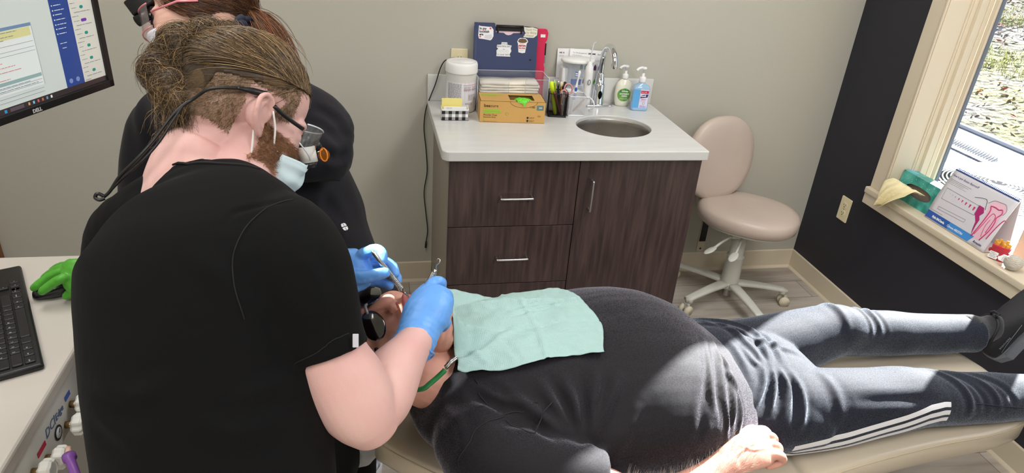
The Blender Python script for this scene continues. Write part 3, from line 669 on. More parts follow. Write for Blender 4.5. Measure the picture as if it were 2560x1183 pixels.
# floss picks / small things at the back of the white pot
# water flosser
WX, WY = .612, -.075
t = thing('water_flosser', 'white water flosser with clear tank and corded handle', 'water flosser', (WX, WY, ZC))
Mw = T(WX, WY, ZC)
mb = MB(Mw); mb.lathe([(.050,0), (.056,.004), (.056,.075), (.054,.080)], m_wp, n=48, sy=.75); mb.box((-.066,-.015,0.001), (-.040,.035,.165), m_wp, .008, 3); mb.build('base', t)
m_tank = clear('tank_plastic', (248,250,253), .88, .05)
mb = MB(Mw); mb.lathe([(.046,.082), (.052,.10), (.062,.188), (.063,.190)], m_tank, n=48, sy=.72, cap=False); mb.build('tank', t)
mb = MB(Mw); mb.lathe([(.069,.189), (.071,.192), (.071,.199), (.066,.203), (.002,.205)], m_wp, n=48, sy=.72); mb.build('lid', t)
mb = MB(Mw); mb.add([(-.03,-.030,.10), (.012,-.032,.10), (.012,-.037,.125), (-.032,-.035,.125)], [(0,1,2,3)], mat('tank_blue', (92,120,190), .4)); mb.build('level_print', t)
hx, hy = WX+.032, WY-.065
hd = MB(T(hx, hy, ZC)); hd.lathe([(.004,.020), (.008,.03), (.013,.055), (.015,.075), (.0165,.10), (.0175,.16), (.0155,.185), (.010,.192), (.008,.205), (.006,.207)], m_wp, n=32); ho = hd.build('handle', t)
hb_ = MB(T(hx, hy-.0168, ZC+.125) @ RX(88)); hb_.prism([(a*.8, b*1.3) for a, b in circ(.009, 24)], .002, mat('grey_button', (140,142,146), .4)); hb_.box((-.0018,-.006,.002), (.0018,.006,.0026), m_wp); hb_.build('button', ho)
MB().tube(bez([(hx, hy, ZC+.206), (hx+.002, hy, ZC+.24), (hx+.006, hy, ZC+.275), (hx+.013, hy-.004, ZC+.285)], 6), [.0035-.0001*k for k in range(19)], m_tank if False else mat('nozzle', (220,224,228), .3), 8).build('nozzle', ho)
mb = MB(); mb.tube(bez([(WX+.035, WY-.03, ZC+.065), (WX+.045, WY-.06, ZC+.060), (WX+.060, WY-.085, ZC+.045), (WX+.062, WY-.088, ZC+.02), (WX+.05, WY-.07, ZC+.005)], 6), .003, m_wp, 8)
mb.tube(bez([(hx, hy, ZC+.03), (hx-.002, hy-.004, ZC+.008), (hx-.02, hy+.01, ZC+.004), (hx-.03, hy+.03, ZC+.01)], 5), .0028, m_wp, 8); mb.build('hose', t)
mb = MB(); mb.tube(bez([(WX+.02, WY-.03, ZC+.055), (hx-.012, hy, ZC+.06), (hx+.004, hy-.014, ZC+.06), (hx+.014, hy, ZC+.06)], 5), .0032, m_wp, 8); mb.build('cradle', t)
# brochures leaning on the wall
t = thing('brochure', 'white product brochure leaning behind the faucet and flosser', 'brochure', (.65, -.03, ZC))
Mb = facing(.580, -.043, ZC, 0, 7) @ RZ(-3)
mb = MB(Mb); mb.box((0, 0, 0), (.150, .232, .0012), m_paper); mb.build('sheet', t)
mb = MB(Mb @ T(0,0,.0014)); mb.text('Try The Exceptional', .0075, m_gry, T(.012,.214,0)); mb.text('LISTERINE', .0072, m_blk, T(.080,.214,0), bold=.0004); mb.text('Rinse', .0075, m_gry, T(.122,.214,0)); lines(mb, T(.012,.207,0), .06, 1, .003, m_gry)
lines(mb, T(.09,.192,0), .045, 2, .005, m_gry, seed=3); lines(mb, T(.06,.118,0), .035, 1, .005, m_gry); lines(mb, T(.05,.065,0), .06, 1, .005, m_gry, .0007)
cols = [(60,140,140), (70,160,130), (120,60,110), (90,50,100), (70,110,190)]
def btl(x, y, c, s=1): q = mat('bottle_print_%d_%d_%d' % c, c, .6); mb.prism([(x-.006*s, y), (x+.006*s, y), (x+.006*s, y+.015*s), (x+.0025*s, y+.019*s), (x+.0025*s, y+.023*s), (x-.0025*s, y+.023*s), (x-.0025*s, y+.019*s), (x-.006*s, y+.015*s)], .0003, q)
for i in range(5): btl(.058+.020*i, .150, cols[i % 5])
for i, c in enumerate([cols[2], (100,170,60), (90,120,200), (120,180,90)]): btl(.075+.016*i, .092, c, .9)
mb.text('dental kits', .009, mat('print_brown', (0,0,0)), T(.062,.030,0)); mb.build('printing', t)
t = thing('brochure', 'white leaflet peeking out left of the front brochure', 'brochure', (.59, -.02, ZC))
Mb = facing(.540, -.030, ZC, 0, 6)
MB(Mb).box((0,0,0), (.140,.228,.0012), mat('white_paper', (0,0,0))).build('sheet', t)
mb = MB(Mb @ T(0,0,.0014)); mb.text('WE  R', .008, m_blk, T(.008,.208,0), bold=.0003); lines(mb, T(.008,.200,0), .03, 2, .004, m_gry); mb.build('printing', t)
# soap bottle
def pump(t, x, y, z, yaw, m, s=1):
    A = T(x, y, z) @ RZ(yaw) @ Matrix.Scale(s, 4)
    mb = MB(A); mb.lathe([(.0125,0), (.0130,.003), (.0130,.016), (.010,.020), (.0055,.022), (.0050,.034)], m, n=28); mb.build('pump_collar', t)
    mb = MB(A); mb.lathe([(.0042,.030), (.0042,.046), (.009,.048), (.0105,.053), (.008,.0565), (.002,.057)], m, n=24)
    mb.tube(bez([(0,0,.052), (-.012,0,.054), (-.024,0,.051), (-.031,0,.044)], 5), [.0055]*8+[.005]*8, m, 10); mb.build('pump_head', t)
SX, SY = .838, -.052
m_pump = mat('translucent_white', (236,236,236), .3, sss=.2)
t = thing('soap_bottle', 'round cream soap bottle with green label beside the faucet', 'soap bottle', (SX, SY, ZC))
m_soap = mat('pearly_soap', (232,230,212), .2, coat=.5)
prof = [(.026,0), (.030,.003), (.034,.018), (.0375,.050), (.036,.080), (.030,.102), (.019,.112), (.0125,.116), (.0125,.119)]
Ms = T(SX, SY, ZC) @ RZ(-6)
MB(Ms).lathe(prof, m_soap, n=40, sy=.62).build('bottle', t)
def onbody(u, v, prof, sy, k=.0006):                       # a spot on the front of an oval lathe body
    for (r0, z0), (r1, z1) in zip(prof, prof[1:]):
        if z0 <= v <= z1 and z1 > z0: r = r0+(r1-r0)*(v-z0)/(z1-z0); break
    else: r = prof[-1][0]
    c = max(-1, min(1, u/r)); return (u, -(r+k)*sy*math.sqrt(max(0, 1-c*c))-k, v)
def decal(mb, poly, cx_, cy_, m, prof, sy, k=.0006, rings=5):
    n = len(poly); vs = [onbody(cx_, cy_, prof, sy, k)]; fs = []
    for j in range(1, rings+1):
        for (a, b) in poly: vs.append(onbody(cx_+(a-cx_)*j/rings, cy_+(b-cy_)*j/rings, prof, sy, k))
    for q in range(n): fs.append((0, 1+q, 1+(q+1) % n))
    for j in range(rings-1):
        for q in range(n): a = 1+j*n+q; b = 1+j*n+(q+1) % n; fs.append((a, a+n, b+n, b))
    mb.add(vs, fs, m, True)
mb = MB(Ms); decal(mb, circ(.0285, 40, 0, .052), 0, .052, mat('label_green', (36,140,80), .5, noise=.6, nscale=60, col2=(150,190,60)), prof, .62)
decal(mb, [(-.017,.064), (.017,.064), (.017,.074), (-.017,.074)], 0, .069, mat('label_dark_green', (16,60,50), .5), prof, .62, .0009)
mb.build('label', t)
fr_ = Ms @ T(0, -.0245, 0) @ RX(90)
mb = MB(fr_); mb.text('Softsoap', .0085, m_paper, T(0,.0665,.0006), align='CENTER', bold=.0003); mb.text('SOOTHING', .0078, m_paper, T(0,.054,.0008), align='CENTER', bold=.0003); mb.text('CLEAN', .0078, m_paper, T(0,.045,.0008), align='CENTER', bold=.0003)
lines(mb, T(-.02,.038,.0004), .038, 2, .004, m_paper, .0008, 8); mb.build('lettering', t)
pump(t, SX, SY, ZC+.117, 10, m_pump, 1.0)
# sanitizer bottle
PX, PY = .893, -.112
t = thing('sanitizer_bottle', 'clear square pump bottle of blue hand sanitizer right of the soap', 'sanitizer bottle', (PX, PY, ZC))
Mp = T(PX, PY, ZC) @ RZ(-8)
m_gel = bpy.data.materials.new('blue_gel'); MATS['blue_gel'] = m_gel; m_gel.use_nodes = True
nt = m_gel.node_tree; b = nt.nodes['Principled BSDF']; b.inputs['Base Color'].default_value = rgb(168,206,240); b.inputs['Roughness'].default_value = .06; b.inputs['Alpha'].default_value = .82; b.inputs['Coat Weight'].default_value = .6
def rr_ring(w, d, r, z, n=4): return [(a, b, z) for a, b in rrect(w, d, r, n)]
mb = MB(Mp); mb.loft([rr_ring(.066,.036,.010,0), rr_ring(.072,.042,.012,.004), rr_ring(.072,.042,.010,.010), rr_ring(.068,.038,.010,.055), rr_ring(.070,.040,.010,.095), rr_ring(.064,.036,.014,.104), rr_ring(.030,.026,.012,.114), rr_ring(.026,.025,.012,.120)], m_gel); mb.build('bottle', t)
fr_ = Mp @ T(0, -.0212, 0) @ RX(90)
mb = MB(fr_); mb.box((-.006,.014,0), (.030,.092,.0004), mat('label_pale', (222,216,236), .5)); mb.box((-.004,.076,.0004), (.029,.088,.0008), mat('label_red', (190,40,70), .5))
mb.box((-.034,.014,0), (-.008,.092,.0003), mat('label_blue', (96,170,226), .4)); 
mb.add([(-.004,.055,.0008), (.027,.060,.0008), (.029,.074,.0008), (-.002,.068,.0008)], [(0,1,2,3)], mat('label_navy', (34,40,110), .5))
mb.build('label', t)
mb = MB(fr_ @ T(0,0,.0010)); mb.text('KILLS 99%', .0055, m_paper, T(-.002,.080,0)); mb.text('Purell', .011, m_paper, T(-.001,.060,.0002) @ RZ(8), bold=.0003, sx=.82); mb.text('Advanced', .0052, mat('print_pink', (0,0,0)), T(.001,.049,0)); lines(mb, T(-.002,.044,0), .03, 1, .003, m_gry); lines(mb, T(-.002,.024,0), .03, 3, .0035, m_bl, .0008, 2)
mb.tube([(.013+.005*math.cos(a), .034+.005*math.sin(a), 0) for a in [k*.42 for k in range(15)]], .0004, mat('label_navy', (0,0,0)), 4, closed=True); mb.build('lettering', t)
pump(t, PX, PY, ZC+.119, 12, m_pump, 1.12)
# ============================================================ STOOL
m_vin = mat('beige_vinyl', (196,180,168), .36, noise=.05, nscale=4, bump=.05, bscale=60, spec=.5); m_sp = mat('grey_white_enamel', (206,206,196), .4)
hx_, hy_ = 1.416, -.286
st_ = thing('rolling_stool', 'beige vinyl rolling stool with backrest between vanity and navy wall', 'stool', (hx_, hy_, 0))
def cushion(M, a, b, h, m, name, parent, n=56, sink=.0, p=2.3):
    rings = []
    prof = [(.02,0), (.90,0), (.975,.12), (1.0,.42), (.985,.70), (.93,.88), (.80,.97), (.5,1.0), (.02,1.0)]
    for (r, z) in prof:
        ring = []
        for k in range(n):
            t = 2*math.pi*k/n; c, s = math.cos(t), math.sin(t)
            x = a*r*abs(c)**(2/p)*(1 if c >= 0 else -1); y = b*r*abs(s)**(2/p)*(1 if s >= 0 else -1)
            ring.append((x, y, z*h - (sink*(1-r)**1 if z > .5 else 0)))
        rings.append(ring)
    mb = MB(M); mb.loft(rings, m); return mb.build(name, parent)
Ms = T(hx_+.017, hy_+.012, .412) @ RZ(-38) @ RX(0)
cushion(Ms, .225, .195, .078, m_vin, 'seat', st_, sink=.008)
cushion(Ms @ T(0,0,-.014), .200, .17, .014, m_sp, 'seat_pan', st_)
Mbk = T(1.318, -.092, .655) @ RZ(12) @ RX(84)
bo = cushion(Mbk, .186, .196, .055, m_vin, 'backrest', st_, sink=.004, p=2.25)
cushion(Mbk @ T(0,0,-.008), .16, .18, .010, mat('beige_shell', (208,196,150), .4), 'backrest_shell', st_)
mb = MB(); mb.tube(bez([(1.31,-.07,.60), (1.30,-.045,.48), (1.31,-.06,.40), (1.36,-.18,.375)], 6), .014, m_sp, 10); mb.build('back_bracket', st_)
mb = MB(); mb.box((hx_-.07, hy_-.05, .352), (hx_+.06, hy_+.05, .373), m_sp, .006, 3); mb.build('mechanism', st_)
for (p, nm) in (([(hx_-.06, hy_-.03, .360), (hx_-.12, hy_-.06, .350), (hx_-.155, hy_-.075, .335), (hx_-.175, hy_-.085, .330)], 0), ([(hx_-.02, hy_-.05, .362), (hx_-.06, hy_-.10, .350), (hx_-.085, hy_-.13, .335), (hx_-.10, hy_-.145, .330)], 1)):
    mb = MB(); q = bez(p, 6); mb.tube(q, .006, m_sp, 8); e = Vector(p[-1]); d = (e-Vector(p[-2])).normalized()
    mb.ell((0,0,0), (.038,.020,.006), m_sp, frame(e+d*.02, d, z=(0,.3,1))); mb.build('lever', st_)
mb = MB(T(hx_, hy_, 0)); mb.lathe([(.042,.105), (.042,.11), (.038,.235), (.040,.238), (.040,.245), (.032,.247), (.031,.352)], m_sp, n=32); mb.build('column', st_)
mb = MB(T(hx_, hy_, 0)); mb.lathe([(.018,.028), (.02,.03), (.02,.062), (.03,.07)], m_nick, n=24); mb.build('column_foot', st_)
bs = MB()
angs = [-18, 54, 126, 198, 270-12+12-18+18]; angs = [-14+72*k for k in range(5)]
hub = MB(T(hx_, hy_, 0)); hub.lathe([(.035,.070), (.045,.085), (.046,.105), (.036,.112)], m_sp, n=32); hub.build('base_hub', st_)
for a in angs:
    d = Vector((math.cos(math.radians(a)), math.sin(math.radians(a)), 0)); s = Vector((-d.y, d.x, 0)); c0 = Vector((hx_, hy_, 0))
    rings = []
    for u in np.linspace(0, 1, 10):
        r = .03+.248*u; z = .098-.020*u**2; w = .026-.008*u; h = .012-.002*u
        c = c0+d*r+Vector((0,0,z)); rings.append([c+s*w*x+Vector((0,0,h*y)) for x, y in rrect(2, 2, .7, 3)])
    mb = MB(); mb.loft(rings, m_sp); e = c0+d*.262
    mb.cyl(e+Vector((0,0,.060)), e+Vector((0,0,.084)), .018, m_sp); leg = mb.build('leg', st_)
    ca = MB(); f = s*1.0; off = d*.012
    ca.box((-.006,-.012,.030), (.006,.016,.060), m_sp, .003, M=Matrix.Translation(e+off) @ RZ(a)); 
    for q in (-1, 1): ca.cyl(e+off+s*q*.008+Vector((0,0,.0245)), e+off+s*q*.024+Vector((0,0,.0245)), .024, mat('caster_plastic', (214,206,182), .5, noise=.08, nscale=30), n=28)
    ca.build('caster', leg)
# wall bracket low on the back wall behind the stool
t = thing('wall_bracket', 'narrow white metal bracket screwed to the wall behind the stool', 'bracket', (1.395, -.004, .11))
mb = MB(frame((1.392, -.001, .19), (1,0,0), y=(0,0,1))); 
mb.prism(rrect(.040, .17, .010), -.003, m_ivory, T(0,0,0)) if False else MB
M = T(1.392, -.0045, .205) @ RX(90)
mb = MB(M); mb.prism(rrect(.040, .19, .010), .003, mat('bracket_enamel', (206,198,176), .4), T(0,0,-.003)); mb.build('plate', t)
mb = MB(M); mb.box((-.016,-.035,.0002), (.016,.09,.006), m_blkp, .001); mb.cyl((0,-.078,0), (0,-.078,.0012), .005, m_dark); mb.build('rubber_strip', t)
# ============================================================ WINDOW SILL
ZS = .6325
# tissue box lying on its back edge, opening towards the room
Mt = T(2.004, -.602, ZS) @ RZ(-90)                                 # local x along -y, local y -> +x (outwards)
m_teal = bpy.data.materials.new('teal_print_card'); MATS['teal'] = m_teal; m_teal.use_nodes = True
nt = m_teal.node_tree; b = nt.nodes['Principled BSDF']; b.inputs['Roughness'].default_value = .4
tc = nt.nodes.new('ShaderNodeTexCoord'); ns = nt.nodes.new('ShaderNodeTexNoise'); ns.inputs['Scale'].default_value = 22
vo = nt.nodes.new('ShaderNodeTexVoronoi'); vo.inputs['Scale'].default_value = 75
nt.links.new(tc.outputs['Object'], ns.inputs['Vector']); nt.links.new(tc.outputs['Object'], vo.inputs['Vector'])
cr = nt.nodes.new('ShaderNodeValToRGB'); cr.color_ramp.elements[0].position = .35; cr.color_ramp.elements[0].color = rgb(38,140,132); cr.color_ramp.elements[1].position = .65; cr.color_ramp.elements[1].color = rgb(90,186,176); nt.links.new(ns.outputs['Fac'], cr.inputs[0])
lt = nt.nodes.new('ShaderNodeMath'); lt.operation = 'LESS_THAN'; lt.inputs[1].default_value = .13; nt.links.new(vo.outputs['Distance'], lt.inputs[0])
mx = nt.nodes.new('ShaderNodeMix'); mx.data_type = 'RGBA'; nt.links.new(lt.outputs[0], mx.inputs[0]); nt.links.new(cr.outputs[0], mx.inputs[6]); mx.inputs[7].default_value = rgb(190,226,220); nt.links.new(mx.outputs[2], b.inputs['Base Color'])
t = thing('tissue_box', 'teal tissue box standing on its side on the window sill', 'tissue box', (1.99, -.60, ZS))
TW2, TH2, TD2 = .225, .118, .062
def opening(n=40): return [(.072*abs(math.cos(a))**.8*(1 if math.cos(a) > 0 else -1), .024*abs(math.sin(a))**.8*(1 if math.sin(a) > 0 else -1)) for a in [2*math.pi*k/n for k in range(n)]]
Mtb = Matrix.Translation((1.955, -.605, ZS+.0)) @ RZ(-90) @ RX(-6)
mb = MB(Mtb)
mb.box((-TW2/2, .002, 0), (TW2/2, TD2, .0015), m_teal); mb.box((-TW2/2, .002, TH2-.0015), (TW2/2, TD2, TH2), m_teal); mb.box((-TW2/2, TD2-.0015, 0), (TW2/2, TD2, TH2), m_teal)
for s in (-1, 1): mb.box((s*TW2/2-(.0015 if s > 0 else 0), .002, 0), (s*TW2/2+(0 if s > 0 else .0015), TD2, TH2), m_teal)
# front with an oval hole
n = 40; op = opening(n); outp = []
for (a, b_) in op:
    k = max(abs(a)/(TW2/2), abs(b_)/(TH2/2)); outp.append((a/k, b_/k))
vs = [(a, 0.002, b_+TH2/2) for a, b_ in op]+[(a, 0.002, b_+TH2/2) for a, b_ in outp]+[(a, .0005, b_+TH2/2) for a, b_ in op]+[(a, .0005, b_+TH2/2) for a, b_ in outp]
fs = []
for k in range(n): q = (k+1) % n; fs += [(k, q, n+q, n+k), (2*n+k, 3*n+k, 3*n+q, 2*n+q), (k, 2*n+k, 2*n+q, q), (n+k, n+q, 3*n+q, 3*n+k)]
mb.add(vs, fs, m_teal); mb.build('carton', t)
MB(Mtb).box((-.075, .012, .026), (.075, .014, .092), mat('box_inner_shade', (120,108,100), .7)).build('inner_shade', t)  # sheet behind the opening, coloured as the shade inside the box
mb = MB(Mtb @ T(-.09,.03,TH2+.0003)); mb.prism(rrect(.05,.022,.006), .0005, mat('light_blue_print', (120,190,220), .5)); mb.build('printing', t)
# tissue
m_tis = mat('cream_tissue', (240,228,184), .85, bump=.25, bscale=90, spec=.1)
NU, NV = 26, 22
vs = []; 
for i in range(NU+1):
    for j in range(NV+1):
        u = i/NU; v = j/NV                                       # u along the fall, v across
        sp = (.045 + .060*u**.8*(1-.55*u)*1.2)*(1-.75*max(0, u-.55)/.45)
        x = (v-.5)*2*sp - .030*u*1.3 - .035*u
        fold = .012*math.sin(v*9+1.5*u)*(.35+u*.6)+.006*math.sin(v*21+3*u)
        out_ = .010+.085*math.sin(min(1, u*1.05)*math.pi*.58)**.9
        up = .062+.022*math.sin(u*math.pi*.9)-.125*max(0, u-.32)**1.15*1.35
        vs.append((x, -out_+fold, up+.4*fold))
fs = [(i*(NV+1)+j, i*(NV+1)+j+1, (i+1)*(NV+1)+j+1, (i+1)*(NV+1)+j) for i in range(NU) for j in range(NV)]
mb = MB(Mtb); mb.add(vs, fs, m_tis, True); o = mb.build('tissue'); md = o.modifiers.new('s', 'SOLIDIFY'); md.thickness = .0012; tag(o, 'cream tissue pulled out of the teal box, draping over the sill', 'tissue')
# flip chart
t = thing('flip_chart', 'spiral bound dental flip chart with a pink tooth on the sill', 'flip chart', (1.98, -.855, ZS))
CWd, CHt = .305, .215
ang = 17
Mc = T(1.935, -.703, ZS+.001) @ RZ(-90-1) @ RX(90-ang)             # local x along -y, y up the page, z towards the room
m_pg = mat('chart_page', (214,212,220), .35)
mb = MB(Mc); N = 14; vs = []
def bow(x, y): return -.010*math.sin(math.pi*min(1, y/.12))*0 + .006*math.sin(math.pi*y/CHt)
def page(x, y, k=0): return (x, y, bow(x, y)+k)
for zz in (0, -.004):
    for i in range(N+1):
        for j in range(N+1): vs.append(page(CWd*i/N, CHt*j/N, zz))
q = (N+1)**2; fs = []
for i in range(N):
    for j in range(N):
        a = i*(N+1)+j; fs += [(a, a+N+1, a+N+2, a+1), (q+a, q+a+1, q+a+N+2, q+a+N+1)]
for i in range(N):
    a, b_ = i*(N+1), (i+1)*(N+1); fs += [(a, q+a, q+b_, b_), (a+N, b_+N, q+b_+N, q+a+N), (i, i+1, q+i+1, q+i), (N*(N+1)+i, q+N*(N+1)+i, q+N*(N+1)+i+1, N*(N+1)+i+1)]
mb.add(vs, fs, m_pg, True); mb.build('page', t)
Mr_ = T(1.935, -.703, ZS+.001) @ RZ(-91) 
mb = MB(Mr_); ty = CHt*math.sin(math.radians(ang)); tz = CHt*math.cos(math.radians(ang)); 
mb.add([(0,.105,0), (CWd,.105,0), (CWd,ty+.004,tz), (0,ty+.004,tz), (0,.107,0), (CWd,.107,0), (CWd,ty+.006,tz), (0,ty+.006,tz)], [(0,1,2,3), (4,7,6,5), (0,4,5,1), (2,6,7,3), (0,3,7,4), (1,5,6,2)], m_pg)
mb.add([(0,.002,0.001), (CWd,.002,0.001), (CWd,.107,0.001), (0,.107,0.001), (0,.002,0.002), (CWd,.002,0.002), (CWd,.107,0.002), (0,.107,0.002)], [(3,2,1,0), (4,5,6,7), (0,1,5,4), (2,3,7,6), (1,2,6,5), (0,4,7,3)], m_pg); mb.build('stand', t)
mb = MB(Mc); m_spi = mat('spiral_blue', (60,84,140), .3)
for k in range(42):
    x = .006+CWd*(k/42)*.97+.002; mb.tube([(x+.0008*math.sin(a), CHt+.0055*math.sin(a), -.004+.0065*math.cos(a)) for a in [i*math.pi/5 for i in range(10)]], .0011, m_spi if k % 1 == 0 else m_paper, 5, closed=True)
mb.build('spiral', t)
def P3(x, y, k=.0006): return page(x, y, k)
def dec(mb, poly, m, k=.0006):
    ps = []
    for i in range(len(poly)):
        a = Vector(poly[i]); b_ = Vector(poly[(i+1) % len(poly)]); L = max(1, int((b_-a).length/.012))
        ps += [a.lerp(b_, s/L) for s in range(L)]
    bm = bmesh.new(); vv = [bm.verts.new(page(p.x, p.y, k)) for p in ps]
    es = [bm.edges.new((vv[i], vv[(i+1) % len(vv)])) for i in range(len(vv))]; bmesh.ops.triangle_fill(bm, use_beauty=True, edges=es); mb.bm(bm, m)
mb = MB(Mc); m_p1 = mat('tooth_pink', (200,60,120), .5); m_p2 = mat('tooth_pale', (232,190,206), .5); m_mg = mat('gum_magenta', (170,40,110), .5)
dec(mb, [(.001,.004), (.225,.004), (.240,.033), (.001,.033)], mat('banner_blue', (44,92,172), .5)); dec(mb, [(.12,.0045), (.225,.0045), (.2395,.0325), (.12,.0325)], mat('banner_light_blue', (64,140,214), .5), .0009)
dec(mb, [(.001,CHt-.006), (CWd-.001,CHt-.006), (CWd-.001,CHt-.001), (.001,CHt-.001)], m_spi)
def stroke(pts, r, m, k=.0008):
    q = bez([(x, y, 0) for x, y in pts], 6); mb.tube([page(p.x, p.y, k) for p in q], r, m, 5)
def cvt(zx, zy):                                              # sill crop pixel -> page (bilinear inverse kept simple)
    A = (640, 575); B = (1230, 915); C = (865, 105); Dd = (1490, 385)
    u, v = .5, .5
    for _ in range(12):
        x = (1-u)*(1-v)*A[0]+u*(1-v)*B[0]+(1-u)*v*C[0]+u*v*Dd[0]; y = (1-u)*(1-v)*A[1]+u*(1-v)*B[1]+(1-u)*v*C[1]+u*v*Dd[1]
        xu = (1-v)*(B[0]-A[0])+v*(Dd[0]-C[0]); yu = (1-v)*(B[1]-A[1])+v*(Dd[1]-C[1]); xv = (1-u)*(C[0]-A[0])+u*(Dd[0]-B[0]); yv = (1-u)*(C[1]-A[1])+u*(Dd[1]-B[1])
        det = xu*yv-xv*yu; dx, dy = zx-x, zy-y; u += (dx*yv-dy*xv)/det; v += (xu*dy-yu*dx)/det
    return (u*CWd, v*CHt)
S2 = lambda pts: [cvt(*p) for p in pts]
dec(mb, S2([(1240,440),(1290,405),(1390,440),(1395,510),(1350,560),(1330,640),(1270,740),(1190,800),(1160,790),(1115,770),(1180,660),(1220,560)]), m_p2, .0004)
stroke(S2([(1115,760),(1185,650),(1235,560),(1260,500),(1260,460),(1300,470),(1330,490),(1360,490),(1360,530),(1320,570),(1310,620),(1270,700),(1190,795)]), .0022, m_p1)
stroke(S2([(1140,740),(1210,640),(1260,560),(1290,530),(1310,560),(1290,620),(1240,720)]), .0012, m_p1); stroke(S2([(1200,760),(1230,660),(1270,590)]), .0009, m_p1)
stroke(S2([(1250,780),(1310,690),(1360,620),(1390,590),(1405,600)]), .0018, m_p1); stroke(S2([(1230,430),(1280,405),(1340,420),(1385,440),(1395,500),(1370,540)]), .0011, mat('print_grey', (0,0,0)))
dec(mb, S2([(1155,455),(1200,480),(1205,530),(1170,560),(1175,600),(1150,650),(1130,700),(1110,750),(1120,690),(1140,620),(1130,560),(1120,540)]), m_mg)
stroke(S2([(1100,380),(1180,388),(1215,410),(1210,500)]), .0008, m_blk)
bxp = S2([(825,295),(1150,460),(1120,555),(790,400)]); 
for i in range(4): stroke([bxp[i], bxp[(i+1) % 4]], .0006, m_gry)
for i, (x, y) in enumerate([(865,352),(893,368),(922,386),(957,405),(993,425),(1030,447),(1070,468),(1110,492)]):
    s = .0015+.00075*i; c = cvt(x, y); dec(mb, [(c[0]-s*.7, c[1]+s), (c[0]+s*.7, c[1]+s), (c[0]+s*.35, c[1]-s*1.1), (c[0]-s*.35, c[1]-s*1.1)], m_gry if i < 3 else m_p1)
mb.text('How is gum disease diagnosed?', .0125, mat('label_navy', (0,0,0)), T(.008, .186, .0022), sx=.82)
for (x, y, w, n, s) in ((.010,.174,.11,4,1), (.012,.150,.05,1,2), (.030,.138,.09,1,3), (.035,.070,.14,2,4), (.010,.040,.08,1,5)): lines(mb, T(x, y, .0044), w, n, .0058, m_gry, .0013, s)
bxp = S2([(775,478),(1050,605),(1035,630),(765,500)])
for i in range(4): stroke([bxp[i], bxp[(i+1) % 4]], .0005, m_gry)
mb.text('Fight BACteria.', .0125, m_paper, T(.035, .013, .0030), bold=.0004, sx=.85); mb.text('Choose ARESTIN', .0125, m_paper, T(.115, .013, .0030), sx=.85)
mb.text('Arestin', .0135, mat('label_navy', (0,0,0)), T(.246, .013, .0028)); lines(mb, T(.246,.008,.002), .04, 2, .0035, m_gry, .0007)
mb.build('printing', t)
# crocheted fries and a white companion
def knit(name, col): return mat(name, col, .8, bump=.9, bscale=240, sheen=.3, stretch=(.4,.4,1.6))
fx_, fy_ = 1.945, -1.055
t = thing('crochet_fries', 'small red crocheted fries toy with a white card on the sill', 'crochet toy', (fx_, fy_, ZS))
Mf = T(fx_, fy_, ZS) @ RZ(-66)
k_red = knit('red_yarn', (200,24,50)); k_yel = knit('yellow_yarn', (244,176,50))
mb = MB(Mf); mb.loft([[(a, b, z) for a, b in rrect(w, d, .008, 4)] for w, d, z in ((.035,.022,0), (.042,.026,.003), (.046,.029,.02), (.054,.032,.045), (.056,.032,.052), (.050,.026,.053))], k_red)
for s in (-1, 1): mb.ell((s*.029, -.004, .028), (.006,.006,.008), k_red)
for s in (-1, 1): mb.ell((s*.013, -.006, .003), (.012,.011,.007), k_red)
mb.build('sleeve', t)
for k, (x, y, hh) in enumerate([(-.020,.002,.068), (-.010,.004,.073), (0,.001,.070), (.010,.003,.075), (.019,.002,.066), (-.015,-.006,.064), (.005,-.007,.065), (.015,-.006,.062)]):
    mb = MB(Mf @ T(x, y, .03) @ RX(-3) @ RY((k-3)*1.5)); mb.loft([[(a, b, z) for a, b in rrect(.010, .009, .003, 3)] for z in (0, .01, hh-.033, hh-.030)], k_yel); mb.build('fry', t)
mb = MB(Mf @ T(0,-.016,0) @ RX(86)); 
for s in (-1, 1): mb.tube([(s*.010+.004*math.cos(a), .040+.003*math.sin(a), .001) for a in [math.pi*q/6 for q in range(7)]], .0009, m_blk, 6)
mb.tube([(.003*math.cos(a), .035+.003*math.sin(a), .001) for a in [math.pi+math.pi*q/6 for q in range(7)]], .0008, m_blk, 6); mb.build('face', t)
mb = MB(Mf @ T(-.009,-.0185,0) @ RX(86)); mb.prism([(-.016,.004), (.012,.004), (.015,.012), (.009,.017), (.014,.022), (.012,.030), (-.014,.030), (-.017,.024), (-.012,.018), (-.018,.011)], .0012, m_paper); lines(mb, T(-.012,.026,.0012), .022, 5, .0042, m_blk, .001, 6); mb.build('card', t)
gx, gy = 1.932, -1.128
t = thing('crochet_ball', 'round grey white crocheted toy with a paper tag beside the fries', 'crochet toy', (gx, gy, ZS))
mb = MB(); mb.ell((gx, gy, ZS+.027), (.030,.030,.027), knit('white_yarn', (206,198,184))); mb.build('body', t)
mb = MB(T(gx-.018, gy+.016, ZS+.030) @ RZ(-60) @ RX(70)); mb.prism([(-.020,-.008), (.018,-.012), (.022,.0), (.024,.014), (-.012,.016), (-.018,.008), (-.026,.002)], .001, m_paper); lines(mb, T(-.012,.010,.001), .026, 4, .005, m_blk, .001, 7); mb.build('card', t)
